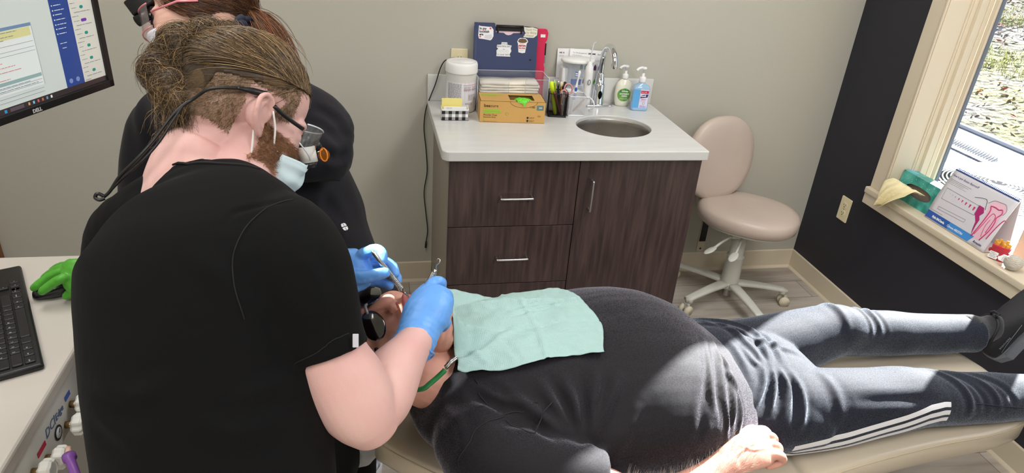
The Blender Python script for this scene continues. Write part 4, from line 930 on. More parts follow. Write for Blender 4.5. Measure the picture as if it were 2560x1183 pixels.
# ============================================================ OUTSIDE THE WINDOW
m_soil = mat('dark_gravel', (112,116,128), .95, noise=.5, nscale=14, bump=.8, bscale=60, detail=8)
m_hill = bpy.data.materials.new('leafy_grass'); m_hill.use_nodes = True
nt = m_hill.node_tree; b = nt.nodes['Principled BSDF']; b.inputs['Roughness'].default_value = .95
tc = nt.nodes.new('ShaderNodeTexCoord')
def _n(sc, d=8):
    n = nt.nodes.new('ShaderNodeTexNoise'); n.inputs['Scale'].default_value = sc; n.inputs['Detail'].default_value = d; nt.links.new(tc.outputs['Object'], n.inputs['Vector']); return n
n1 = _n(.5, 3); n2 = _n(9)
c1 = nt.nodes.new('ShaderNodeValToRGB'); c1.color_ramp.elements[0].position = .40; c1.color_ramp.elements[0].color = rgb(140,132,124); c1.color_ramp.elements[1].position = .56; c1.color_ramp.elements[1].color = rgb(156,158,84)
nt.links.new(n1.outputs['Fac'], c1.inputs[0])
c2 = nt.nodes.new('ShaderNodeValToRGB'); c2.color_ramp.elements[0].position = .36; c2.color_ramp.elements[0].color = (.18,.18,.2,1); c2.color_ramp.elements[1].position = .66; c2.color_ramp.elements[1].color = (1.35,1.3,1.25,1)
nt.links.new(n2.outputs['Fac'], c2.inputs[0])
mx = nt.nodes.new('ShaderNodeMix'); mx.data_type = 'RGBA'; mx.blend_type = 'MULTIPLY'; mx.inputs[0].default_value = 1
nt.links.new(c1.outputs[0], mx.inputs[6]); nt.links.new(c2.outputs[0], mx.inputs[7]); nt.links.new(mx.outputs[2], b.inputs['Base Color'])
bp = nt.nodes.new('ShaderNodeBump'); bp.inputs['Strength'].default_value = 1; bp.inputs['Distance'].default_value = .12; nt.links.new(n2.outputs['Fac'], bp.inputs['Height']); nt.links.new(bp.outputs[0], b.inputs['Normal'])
GZ = -.3
struct(MB().box((XR+.2, -8, GZ-.1), (6.1, 26, GZ), m_soil).build('ground_gravel'))
mb = MB(); NX, NY = 60, 60; vs = []
for i in range(NX+1):
    for j in range(NY+1):
        x = 6.1+.6*i+ .0; y = -10+.9*j; d = x-6.1; z = GZ+.02+ .10*d + .012*d*d*.35 + (.25*mnoise.noise(Vector((x*.35, y*.35, 0)))+.06*mnoise.noise(Vector((x*1.7, y*1.7, 3))))*min(1, d/1.5)
        vs.append((x, y, z))
fs = [(i*(NY+1)+j, (i+1)*(NY+1)+j, (i+1)*(NY+1)+j+1, i*(NY+1)+j+1) for i in range(NX) for j in range(NY)]
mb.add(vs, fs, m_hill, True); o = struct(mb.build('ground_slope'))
def hz(x, y):
    d = x-6.1; return GZ+.02+.10*d+.0042*d*d+(.25*mnoise.noise(Vector((x*.35, y*.35, 0)))+.06*mnoise.noise(Vector((x*1.7, y*1.7, 3))))*min(1, d/1.5)
struct(MB().box((6.07, -8, GZ), (6.12, 26, GZ+.03), mat('edging_stone', (200,206,216), .8)).build('ground_edging'))
# leaf litter and blades
rr = random.Random(11); mb = MB(); lm = [mat('leaf_tan', (214,196,170), .8), mat('leaf_brown', (136,106,86), .8), mat('leaf_grey', (190,186,188), .8), mat('leaf_red', (196,86,60), .8)]
for k in range(9000):
    x = 6.2+ (rr.random()**.8)*16; y = 2.0+(x-6)*.62+rr.uniform(-1, 1)*(2.2+.35*(x-6)); z = hz(x, y)+.015
    s = .025+.03*rr.random(); a = rr.random()*6.28; t1 = rr.uniform(-.6,.6); t2 = rr.uniform(-.6,.6)
    A = T(x, y, z) @ Matrix.Rotation(a, 4, 'Z') @ Matrix.Rotation(t1, 4, 'X') @ Matrix.Rotation(t2, 4, 'Y')
    w = rr.choice([0,0,1,2,2,2,3]) if rr.random() > .1 else 3
    mb.add([(-s,0,0), (0,-s*.45,.1*s), (s,0,0), (0,s*.45,.1*s)], [(0,1,2,3)], lm[w], False, A)
tag(mb.build('leaf_litter'), 'fallen brown and red leaves lying over the slope outside', 'leaves', kind='stuff')
mb = MB(); gm = [mat('grass_yellow', (196,196,96), .8), mat('grass_green', (130,150,70), .8)]
for k in range(12000):
    x = 6.2+rr.random()*6.5; y = 2.0+(x-6)*.62+rr.uniform(-1.6, 1.6)*(1+.2*(x-6))
    if mnoise.noise(Vector((x*.5, y*.5, 5))) < -.05: continue
    z = hz(x, y); h = .05+.06*rr.random(); a = rr.random()*6.28; dx, dy = math.cos(a)*.05, math.sin(a)*.05; w = .006
    mb.add([(x-w, y, z), (x+w, y, z), (x+dx, y+dy, z+h)], [(0,1,2)], gm[rr.random() < .4], False)
tag(mb.build('grass'), 'yellow green grass growing on the sunny slope outside', 'grass', kind='stuff')
# condenser unit
AX0, AX1, AY0, AY1, AZ = 2.80, 3.72, -.26, .62, .34
t = thing('air_conditioner', 'white outdoor condenser with a round fan guard below the window', 'air conditioner', ((AX0+AX1)/2, (AY0+AY1)/2, GZ))
m_ac = mat('condenser_enamel', (222,222,216), .45); m_fan = mat('fan_dark', (52,50,54), .7)
mb = MB(); cxx, cyy = (AX0+AX1)/2, (AY0+AY1)/2; R = .385
bm = bmesh.new(); sq = [(a+cxx, b_+cyy) for a, b_ in rrect(AX1-AX0, AY1-AY0, .06, 5)]; ci = circ(R, 64, cxx, cyy)[:-1] if False else [(cxx+R*math.cos(2*math.pi*k/64), cyy+R*math.sin(2*math.pi*k/64)) for k in range(64)]
e = []
for poly in (sq, ci):
    v_ = [bm.verts.new((x, y, AZ)) for x, y in poly]; e += [bm.edges.new((v_[i], v_[(i+1) % len(v_)])) for i in range(len(v_))]
bmesh.ops.triangle_fill(bm, use_beauty=True, edges=e); bmesh.ops.delete(bm, geom=[f for f in bm.faces if (f.calc_center_median().xy-Vector((cxx, cyy))).length < R*.98], context='FACES')
mb.bm(bm, m_ac); mb.loft([[(x, y, z) for x, y in sq] for z in (GZ, AZ)], m_ac, False, False); mb.lathe([(R,-.02), (R,-.28), (.002,-.28)], m_fan, T(cxx, cyy, AZ+.02), 64, False); mb.build('housing', t)
mb = MB()
k = 0; r = .05
while r < R+.005:
    mb.tube([(cxx+r*math.cos(a), cyy+r*math.sin(a), AZ+.03-.05*(r/R)**2+.018) for a in [2*math.pi*i/72 for i in range(72)]], .0042, m_ac, 5, closed=True); r += .0205
for k in range(8):
    a = math.pi*k/4+.2; mb.tube([(cxx+q*math.cos(a+q*.6), cyy+q*math.sin(a+q*.6), AZ+.022-.05*(q/R)**2+.018) for q in np.linspace(.04, R+.01, 8)], .004, m_ac, 5)
mb.build('fan_guard', t)
for k in range(3):
    mb = MB(); a = k*2.094+.4; A = T(cxx, cyy, AZ-.10) @ Matrix.Rotation(a, 4, 'Z') @ RX(22); mb.box((.05,-.09,-.003), (.33,.09,.003), m_fan, .002, M=A); mb.build('fan_blade', t)
MB(T(cxx, cyy, AZ-.14)).lathe([(.07,0), (.07,.09), (.02,.10)], mat('fan_hub', (80,80,84), .5, 1)).build('fan_hub', t)
mb = MB(); mb.box((2.9,.44,AZ), (3.0,.52,AZ+.001), m_ivory); lines(mb, T(2.905,.50,AZ+.0012), .09, 4, .015, m_gry, .004); mb.build('rating_label', t)
# corrugated white edging seen beyond the unit
mb = MB(); P = [(5.45+ .0*k, 2.15+.016*k, GZ+.05) for k in range(80)]
mb.tube([(p[0]+.025*((i % 2)*2-1), p[1], p[2]+.02*((i % 2)*2-1)) for i, p in enumerate(P)], .011, mat('white_plastic', (0,0,0)), 6)
tag(mb.build('garden_edging'), 'white zigzag garden edging lying on the gravel outside', 'garden edging')
# shrubs with bare twigs, and trees whose shade falls on the slope
def shrub(x, y, h, n, leafm, label, seed, lk=1):
    rr = random.Random(seed); z0 = hz(x, y); t = thing('bare_shrub', label, 'shrub', (x, y, z0), 'shrubs on the slope')
    mb = MB(); tips = []
    for k in range(n):
        a = rr.random()*6.28; l = h*rr.uniform(.6, 1.1); p = Vector((x, y, z0)); d = Vector((math.cos(a)*.6, math.sin(a)*.6, 1)).normalized(); pts = [p.copy()]
        for q in range(7):
            d = (d+Vector((rr.uniform(-.3,.3), rr.uniform(-.3,.3), rr.uniform(-.25,.1)))).normalized(); p = p+d*l/7; pts.append(p.copy()); tips.append(p.copy())
        mb.tube(pts, [.018*(1-q/9) for q in range(8)], mat('twig_bark', (150,138,130), .8), 5)
    mb.build('branches', t); lb_ = MB()
    for k in range(int(260*lk)):
        p = rr.choice(tips)+Vector((rr.uniform(-.12,.12), rr.uniform(-.12,.12), rr.uniform(-.1,.1))); s = .03; A = Matrix.Translation(p) @ Matrix.Rotation(rr.random()*6, 4, 'Z') @ Matrix.Rotation(rr.random()*3, 4, 'X')
        lb_.add([(-s,0,0), (0,-s*.6,0), (s,0,0), (0,s*.6,0)], [(0,1,2,3)], leafm, False, A)
    lb_.build('leaves', t)
shrub(11.5, 7.6, 1.5, 14, lm[3], 'bare shrub with red leaves high on the slope outside', 3)
shrub(10.0, 5.3, .9, 12, lm[1], 'low twiggy shrub with brown leaves on the slope outside', 5)
shrub(15.0, 11.0, 2.4, 16, mat('leaf_pink', (170,100,110), .8), 'taller leafless shrub farthest up the slope outside', 8)
rr = random.Random(21)
for (x, y, h, lbl) in ((15.5, 3.6, 6.5, 'evergreen tree standing right of the slope outside'), (19.5, 9.5, 7.5, 'evergreen tree standing behind the slope outside')):
    t = thing('evergreen_tree', lbl, 'tree', (x, y, hz(x, y)), 'evergreen trees'); z0 = hz(x, y)
    MB().cyl((x, y, z0-.2), (x, y, z0+h), .14, mat('twig_bark', (0,0,0)), .03).build('trunk', t)
    fo = MB()
    for k in range(2200):
        u = rr.random(); r = (1-u)*1.7*rr.random()**.5+.05; a = rr.random()*6.28; p = Vector((x+r*math.cos(a), y+r*math.sin(a), z0+.6+u*(h-.5))); A = Matrix.Translation(p) @ Matrix.Rotation(a, 4, 'Z') @ Matrix.Rotation(rr.uniform(.2,1.1), 4, 'Y'); s = .16
        fo.add([(-s,0,0), (0,-s*.5,0), (s,0,0), (0,s*.5,0)], [(0,1,2,3)], mat('needle_green', (60,84,50), .9), False, A)
    fo.build('foliage', t)
# ============================================================ DESK, KEYBOARD, MOUSE, MONITOR, CONTROL UNIT
ZD = .82; DX = -.828
t = thing('work_desk', 'white stone work desk with rounded edge at the left', 'desk', (-1.2, -1.65, 0))
mb = MB(); mb.prism([(-1.62,-2.2), (DX,-2.2), (DX,-1.22), (DX-.05,-1.172), (-1.62,-1.172)], .034, mat('desk_solid_surface', (206,200,192), .3, noise=.04, nscale=5), T(0,0,ZD-.034), bev=.008, smooth=False); mb.build('desk_top', t)
mb = MB(); m_grey = mat('desk_laminate', (206,200,190), .5)
mb.box((-1.60,-2.18,0), (-1.0,-1.20,ZD-.035), m_grey, .004); mb.build('pedestal', t)
for yy in (-1.36, -2.08): MB().box((-.999, yy-.02, ZD-.08), (DX-.03, yy+.02, ZD-.035), m_blkp, .004).build('support_arm', t)
# control unit under the front edge
t = thing('control_unit', 'white dental control block with four round knobs under the desk edge', 'control unit', (-.90, -1.70, .66))
MU = frame((DX+.006, -1.90, .655), (0,1,0), y=(-.32,0,1))
m_cu = mat('unit_enamel', (214,213,206), .35)
mb = MB(); mb.box((-.96,-1.93,.685), (DX-.005,-1.555,ZD-.0355), m_cu, .008, 3); mb.build('housing', t)
MU = frame((DX-.0045, -1.93, .672), (0,1,0), y=(0,0,1))
mb = MB(MU @ T(0,0,.0003)); mb.text('DCI', .026, mat('print_blue_grey', (90,110,150), .5), T(.190,.072,.0), italic=.2); mb.text('Edge', .019, mat('print_blue_grey', (0,0,0)), T(.236,.073,0), italic=.2)
mb.box((.150,.066,0), (.184,.076,.0006), mat('label_red', (0,0,0))); mb.box((.286,.078,0), (.310,.088,.0006), mat('brush_blue', (0,0,0)))
mb.cyl((.232,.050,0), (.232,.050,.0008), .015, m_dark); mb.cyl((.232,.050,.0008), (.232,.050,.0014), .0105, mat('gauge_face', (200,205,210), .3)); mb.tube([(.232,.050,.0018), (.238,.056,.0018)], .0008, m_dark, 4); mb.build('printing', t)
def knob(x, y, lab=None):
    A = MU @ T(x, y, 0)
    mb = MB(A); mb.lathe([(.007,0), (.007,.016)], mat('brass', (176,150,110), .3, 1), n=20)
    vs = []; n = 48
    prof = [(.017,.014), (.0205,.018), (.0205,.030), (.017,.034), (.0135,.0345), (.0132,.032), (.002,.032)]
    for r, z in prof:
        for k in range(n): a = 2*math.pi*k/n; q = r*(1+(.075*math.cos(8*a) if r > .0165 else 0)); vs.append((q*math.cos(a), q*math.sin(a), z))
    fs = [(i*n+k, i*n+(k+1) % n, (i+1)*n+(k+1) % n, (i+1)*n+k) for i in range(len(prof)-1) for k in range(n)]+[tuple(range(n))[::-1], tuple((len(prof)-1)*n+k for k in range(n))]
    mb.add(vs, fs, m_cu, False); mb.build('knob', t)
for x, y in ((.122,.062), (.172,.044), (.264,.040), (.300,.060)): knob(x, y)
# hoses
mb = MB(); P = bez([(-.835,-1.545,.77), (-.80,-1.50,.70), (-.81,-1.44,.60), (-.86,-1.40,.45), (-.9,-1.42,.3), (-.92,-1.44,.0)], 26)
mb.tube(P, [.0145 if (i % 3) else .0120 for i in range(len(P))], mat('dark_grey_rubber', (62,62,64), .5), 14); tag(mb.build('corrugated_hose'), 'dark corrugated suction hose behind the control unit', 'hose')
for i, (c, pts, r, lb) in enumerate((((150,154,160), [(-.92,-1.62,.02), (-.72,-1.75,.30), (-.60,-1.80,.42), (-.45,-1.78,.40), (-.3,-1.7,.2)], .008, 'grey rubber hose curving below the control unit'),
                                  ((214,208,190), [(-.92,-1.80,.02), (-.74,-1.82,.26), (-.62,-1.84,.36), (-.48,-1.82,.36), (-.34,-1.74,.2)], .010, 'cream tube running below the grey hose at lower left'))):
    tag(MB().tube(bez(pts, 10), r, mat('hose_%d' % i, c, .4), 12).build('hose'), lb, 'hose')
P0 = dep(172, 1140, 1.15); P1 = dep(190, 1190, 1.12); d = (P1-P0)
t = thing('suction_tip', 'purple plastic suction tip hanging at the lower left corner', 'suction tip', P1)
m_pur = mat('purple_plastic', (130,80,160), .35)
mb = MB(); mb.tube([P0, P0+d*.15, P0+d*.2, P1, P1+d*1.5], [.011,.011,.0075,.0075,.0075], m_pur, 14); mb.build('handle', t)
mb = MB(); mb.tube([P0-d*.02, P0-d*.35+Vector((.004,0,.004))], [.006,.004], mat('peach_plastic', (220,180,160), .4), 10); mb.build('nozzle', t)
# keyboard
KA = Vector((-1.045,-1.24,ZD+.0005)); kd = Vector((-.862+1.045,-1.62+1.24,0)).normalized()   # +y end to near end, along the long side
KM = Matrix(((kd.x, -kd.y*-1*-1, 0, KA.x), (kd.y, kd.x, 0, KA.y), (0,0,1,KA.z), (0,0,0,1)))
kx = kd; ky = Vector((-kd.y, kd.x, 0)) ; ky = ky if ky.x < 0 else -ky                          # ky points left, away from the user
KM = Matrix(((-kx.x, ky.x, 0, KA.x), (-kx.y, ky.y, 0, KA.y), (0,0,1,KA.z), (0,0,0,1)))        # local x: towards the +y end is 0.., typing side is y=0
KL = .435; KW = .145
t = thing('keyboard', 'black compact keyboard lying on the white desk', 'keyboard', KA+kx*KL/2+ky*KW/2)
mb = MB(KM); mb.box((-KL, 0, 0), (0, KW, .014), mat('keyboard_plastic', (24,24,26), .4), .006, 3); mb.build('case', t)
m_key = mat('key_plastic', (34,34,36), .45); km = MB(KM); mk = mat('key_print', (190,190,195), .6); kl = MB(KM)
rows = [[1.25,1.25,1.25,1.25,6.25,1.25,1.25,1.25,1.25], [2.25]+[1]*10+[2.75], [1.75]+[1]*11+[2.25], [1.5]+[1]*12+[1.5], [1]*13+[2], [1]*15]
names = [['ctrl','win','alt','','','alt','fn','menu','ctrl'], None, None, None, None, None]
let = ['', ' zxcvbnm,./ ', ' asdfghjkl;\' ', ' qwertyuiop[]\\', '`1234567890-= ', '']
U = .0190
for r_i, row in enumerate(rows):
    x = -KL+.012; y0 = .010+r_i*.0205
    for c_i, w in enumerate(row):
        km.box((x+.0010, y0, .0135), (x+w*U-.0010, y0+.0178, .0182), m_key, .0022, 2)
        s = let[r_i][c_i].strip() if c_i < len(let[r_i]) else ''
        if r_i == 0: s = names[0][c_i]
        if s: kl.text(s.upper() if len(s) == 1 else s, .0055 if len(s) == 1 else .0042, mk, T(x+.0035, y0+.009, .0184), h=.0001)
        x += w*U
for c_i in range(6):
    for r_i in range(6):
        if c_i > 2 : continue
        x = -KL+.012+15*U+.008+c_i*U; y0 = .010+r_i*.0205
        if r_i == 2 or (r_i == 1 and c_i != 1): continue
        km.box((x+.001, y0, .0135), (x+U-.001, y0+.0178, .0182), m_key, .0022, 2); kl.text(['<','v','>'][c_i] if r_i == 0 else ('^' if r_i == 1 else '-'), .005, mk, T(x+.006, y0+.007, .0184), h=.0001)
tag(km.build('keys', t), kind='stuff'); kl.build('key_legends', t)
# mouse
MX, MY = -.925, -1.352
t = thing('computer_mouse', 'black computer mouse on the desk under the green gloved hand', 'mouse', (MX, MY, ZD))
A = T(MX, MY, ZD+.0005) @ RZ(18)
rings = []
for u in np.linspace(0, 1, 14):
    x = -.052+.104*u; w = .031*math.sin(math.pi*min(1, max(.0, .10+.84*u)))**.42; h = .012+.026*math.sin(math.pi*(.12+.72*u))**1.1
    if u in (0, 1): w *= .55; h *= .6
    rings.append([(x, w*c*(1-.06), (h*.30+h*.70*s if s > 0 else h*.30*(1+s))) for c, s in [(math.cos(2*math.pi*k/28), math.sin(2*math.pi*k/28)) for k in range(28)]])
mb = MB(A); mb.loft(rings, mat('mouse_plastic', (26,26,32), .25, coat=.3)); mb.build('shell', t)
MB(A).cyl((-.034,-.003,.029), (-.034,.003,.029), .008, m_dark).build('scroll_wheel', t)
# monitor
PB = Vector((-.714, -1.410, 1.309)); hh = Vector((-.35837,-.93358,0)); nn = Vector((.93358,-.35837,0))
MM = Matrix(((-hh.x, 0, nn.x, PB.x), (-hh.y, 0, nn.y, PB.y), (0, 1, 0, PB.z), (0,0,0,1)))   # local x grows to the viewer's right, 0 at the right edge; y up; z towards the viewer
MWd, MHt = .535, .325
t = thing('monitor', 'black computer monitor showing patient software above the desk', 'monitor', PB+hh*MWd/2+Vector((0,0,ZD-PB.z)))
m_mon = mat('monitor_plastic', (26,26,28), .35)
mb = MB(MM); mb.box((-MWd, 0, -.030), (0, MHt, -.004), m_mon, .008, 3); 
for a, b_ in (((-MWd,0),(0,.0135)), ((-MWd,MHt-.011),(0,MHt)), ((-.0125,0),(0,MHt)), ((-MWd,0),(-MWd+.0125,MHt))): mb.box((a[0],a[1],-.006), (b_[0],b_[1],.002), m_mon, .0015)
mb.build('bezel', t)
def scr(name, c, e=.30): return mat('screen_'+name, c, .25, emit=e)
s_bg = scr('page', (196,206,204)); s_nav = scr('nav', (48,72,140)); s_tb = scr('taskbar', (58,50,52)); s_l = scr('line', (120,130,140)); s_teal = scr('teal', (40,140,130)); s_pur = scr('purple', (110,60,170)); s_y = scr('yellow', (206,204,150)); s_b2 = scr('table_head', (110,136,170)); s_g = scr('band', (140,168,168)); s_red = scr('red', (190,120,120)); s_w = scr('white', (214,222,222))
mb = MB(MM @ T(0,0,-.0035)); mb.box((-MWd+.0125,.0135,0), (-.0125,MHt-.011,.0006), s_bg); mb.build('screen', t)
mb = MB(MM @ T(0,0,-.0029))
def Rb(x0, y0, x1, y1, m, k=0): mb.box((-x0, y0, k*.0001), (-x1, y1, k*.0001+.0002), m)
Rb(.522,.0135,.0125,.0225, s_tb, 1); Rb(.1085,.0225,.0665,MHt-.011, s_nav, 1); Rb(.0665,.0225,.0130,MHt-.011, scr('list', (206,206,198)), 1)
for k in range(13):
    y = .039+.022*k; m_ = s_pur if k == 4 else s_teal
    if y > .3: break
    mb.prism([(a, b_) for a, b_ in rrect(.013 if k == 4 else .008, .0052, .0024, 3)], .0002, m_, MM.inverted() @ MM @ T(-.039, y, .0003))
    lines(mb, T(-.062, y, .0003), .014, 1, .003, s_l, .0008, k); lines(mb, T(-.058, y-.0075, .0003), .040, 1, .003, s_l, .0010, k+20, .1); lines(mb, T(-.064, y-.014, .0003), .016, 1, .003, s_l, .0009, k+40)
for k, y in enumerate((.159,.151,.144,.136,.128,.121,.113,.176,.186,.2,.21)): lines(mb, T(-.100, y, .0004), .022, 1, .003, s_w, .0010, k); Rb(.1045, y-.001, .1025, y+.001, s_w, 3)
lines(mb, T(-.103,.097,.0004), .018, 1, .003, s_w, .0009, 50); lines(mb, T(-.100,.089,.0004), .010, 1, .003, s_w, .0009, 51)
for x in (.097,.081): mb.prism(circ(.0042, 16)[:-1], .0002, scr('icon', (120,140,190)), T(-x,.032,.0004))
# left document window
Rb(.40,.136,.153,.141, s_b2, 2); Rb(.40,.041,.1535,.136, s_w, 1); Rb(.1545,.041,.153,.141, scr('shade', (170,176,180)), 3); Rb(.38,.122,.158,.1355, s_y, 3); Rb(.40,.0555,.156,.0610, s_g, 3)
for k, y in enumerate((.133,.1265,.122)): lines(mb, T(-.30, y, .0006), .13, 1, .003, s_l, .0009, k+60)
for y in (.1125,.104,.098,.0505,.045,.036,.030): Rb(.5,y,.157,y+.0005, s_l, 4)
for k in range(3): lines(mb, T(-.30, .0895-.007*k, .0006), .11, 1, .003, s_red, .0009, k+70)
lines(mb, T(-.28,.0525,.0006), .12, 1, .003, s_l, .0009, 81); lines(mb, T(-.28,.0475,.0006), .12, 1, .003, s_l, .0009, 82); lines(mb, T(-.30,.064,.0006), .10, 1, .003, s_red, .0009, 83)
for y0 in (.150,.165,.185): Rb(.30,y0,.212,y0+.006, s_g, 2); lines(mb, T(-.29,y0+.003,.0005), .07, 1, .003, s_l, .0010, int(y0*1000))
for k in range(6): Rb(.196-.0095*k,.0155,.1925-.0095*k,.0200, [scr('ic0',(200,150,90)), scr('ic1',(120,190,220)), scr('ic2',(190,90,90)), scr('ic3',(180,110,80)), scr('ic4',(90,150,190)), s_w][k], 4)
Rb(.243,.0150,.2385,.0200, scr('ic5',(60,140,200)), 4); Rb(.232,.0148,.205,.0205, scr('search', (90,80,88)), 3)
mb.build('screen_content', t)
mb = MB(MM @ T(0,0,.0021)); mb.text('DELL', .0085, mat('logo_silver', (190,190,195), .4), T(-.196,.0028,0), bold=.0003); mb.build('logo', t)
mb = MB(MM); [mb.box((-.062-.013*k,-.0015,-.014), (-.056-.013*k,.001,-.007), m_blkp, .0005) for k in range(4)]; mb.build('button', t)
c = PB+hh*.50-nn*.30; q = MM @ Vector((-.30,.17,-.03)); mb = MB(); mb.cyl(q, q-nn*.05, .045, m_mon); mb.tube([q-nn*.04, q-nn*.12+hh*.05, Vector((c.x, c.y, q.z))], .018, m_mon, 12); mb.cyl((c.x, c.y, ZD+.002), (c.x, c.y, q.z+.05), .02, m_mon); mb.lathe([(.075,0), (.075,.008), (.03,.012)], m_mon, T(c.x, c.y, ZD+.001)); mb.build('stand', t)
# ============================================================ ORGANIC SHAPES
def limb(mb, rings, side, m, n=28, p=2.0, round0=True, round1=True):
    """rings: (centre, half width along side, half width across); closed, rounded ends"""
    C = [Vector(r[0]) for r in rings]; side = Vector(side); out = []
    def ring(c, t, a, b):
        s = side - t*side.dot(t); s.normalize(); q = t.cross(s); R_ = []
        for k in range(n):
            th = 2*math.pi*k/n; x, y = math.cos(th), math.sin(th)
            x = math.copysign(abs(x)**(2/p), x); y = math.copysign(abs(y)**(2/p), y); R_.append(c+s*a*x+q*b*y)
        return R_
    N = len(C)
    for i, (c, r) in enumerate(zip(C, rings)):
        t = (C[min(i+1, N-1)]-C[max(i-1, 0)]).normalized(); a, b = r[1], r[2]
        if i == 0 and round0:
            for k in (80, 60, 35): out.append(ring(c-t*min(a, b)*math.sin(math.radians(k)), t, a*math.cos(math.radians(k)), b*math.cos(math.radians(k))))
        out.append(ring(c, t, a, b))
        if i == N-1 and round1:
            for k in (35, 60, 80): out.append(ring(c+t*min(a, b)*math.sin(math.radians(k)), t, a*math.cos(math.radians(k)), b*math.cos(math.radians(k))))
    mb.loft(out, m)
def dens(rings, k=4):                                       # refine a ring list with a smooth curve
    A = [Vector(r[0]) for r in rings]; P = bez(A, k); W = bez([Vector((r[1], r[2], 0)) for r in rings], k)
    return [(p, w.x, w.y) for p, w in zip(P, W)]
def remesh(mb, vox, smooth=4, fac=.5):
    me = mb.mesh('tmp'); bm = bmesh.new(); bm.from_mesh(me); bmesh.ops.recalc_face_normals(bm, faces=bm.faces); bm.to_mesh(me); bm.free()
    o = bpy.data.objects.new('tmp', me); COL.objects.link(o)
    r = o.modifiers.new('r', 'REMESH'); r.mode = 'VOXEL'; r.voxel_size = vox; r.use_smooth_shade = True
    if smooth: s = o.modifiers.new('s', 'SMOOTH'); s.factor = fac; s.iterations = smooth
    dg = bpy.context.evaluated_depsgraph_get(); dg.update()
    out = bpy.data.meshes.new_from_object(o.evaluated_get(dg)); bpy.data.objects.remove(o); bpy.data.meshes.remove(me)
    out.materials.clear(); return out
def getco(me):
    n = len(me.vertices); a = np.empty(n*3, dtype=np.float64); me.vertices.foreach_get('co', a.astype(np.float32)) if False else None
    b = np.empty(n*3, dtype=np.float32); me.vertices.foreach_get('co', b); return b.reshape(-1, 3).astype(np.float64)
def getno(me):
    b = np.empty(len(me.vertices)*3, dtype=np.float32); me.vertices.foreach_get('normal', b); return b.reshape(-1, 3).astype(np.float64)
def setco(me, a): me.vertices.foreach_set('co', a.astype(np.float32).ravel()); me.update()
def seg_dist(P, line):                                      # distance of points to a polyline, and the parameter 0..1 along it
    L = [np.array(q, dtype=float) for q in line]; D = np.full(len(P), 1e9); S_ = np.zeros(len(P)); n = len(L)-1
    for i in range(n):
        a, b = L[i], L[i+1]; ab = b-a; t = np.clip(((P-a)@ab)/(ab@ab), 0, 1); d = np.linalg.norm(P-(a+t[:, None]*ab), axis=1); m_ = d < D; D[m_] = d[m_]; S_[m_] = (i+t[m_])/n
    return D, S_
def folds(me, lines_, taper=True):
    """each fold: (polyline, height, width): a ridge (or a groove when negative) along the cloth"""
    from mathutils.bvhtree import BVHTree
    co = getco(me); no = getno(me); d = np.zeros(len(co)); tr = BVHTree.FromPolygons([v.co for v in me.vertices], [p.vertices for p in me.polygons])
    for ln, h, w in lines_:
        if len(ln[0]) == 2:                                    # given where the photograph shows it: found on the cloth
            hs_ = [tr.ray_cast(CAM, ray(*q).normalized())[0] for q in ln]; ln = [q for q in hs_ if q is not None]
            if len(ln) < 2: continue
        P = [tuple(tr.find_nearest(q)[0]) for q in bez(ln, 4)]; P = [q for i, q in enumerate(P) if i == 0 or (Vector(q)-Vector(P[i-1])).length > 1e-4]
        D, s = seg_dist(co, P); e = np.sin(np.pi*np.clip(s, .02, .98))**.6 if taper else 1
        d += h*e*(np.exp(-(D/w)**2) - .35*np.exp(-((D-w*2)/w)**2))
    co += no*d[:, None]; setco(me, co)
def wrinkle(me, amp, scale, seed=0, stretch=(1,1,1), mask=None):
    co = getco(me); no = getno(me); rng = np.random.default_rng(seed); d = np.zeros(len(co)); q = co*np.array(stretch)
    for k in range(14):
        v = rng.normal(size=3); v /= np.linalg.norm(v); f = scale*(.6+1.2*rng.random()); ph = rng.random()*6.28
        w = rng.normal(size=3); w /= np.linalg.norm(w); d += np.sin((q@v)*f+ph+1.5*np.sin((q@w)*f*.45+ph*2))/14**.5/1.4
    if mask is not None: d *= mask(co)
    co += no*(d*amp)[:, None]; setco(me, co)
def paint(me, mats, fn):
    for m in mats: me.materials.append(m)
    n = len(me.polygons); c = np.empty(n*3, dtype=np.float32); me.polygons.foreach_get('center', c); i = fn(c.reshape(-1, 3).astype(np.float64)) if fn else np.zeros(n)
    me.polygons.foreach_set('material_index', np.asarray(i, dtype=np.int32)); me.polygons.foreach_set('use_smooth', [True]*n); me.update()
def vnoise(P, sc, seed=0):
    rng = np.random.default_rng(seed); d = np.zeros(len(P))
    for k in range(10):
        v = rng.normal(size=3); v /= np.linalg.norm(v); d += np.sin((P@v)*sc*(.5+rng.random()*1.5)+rng.random()*6.28)
    return d/3.2
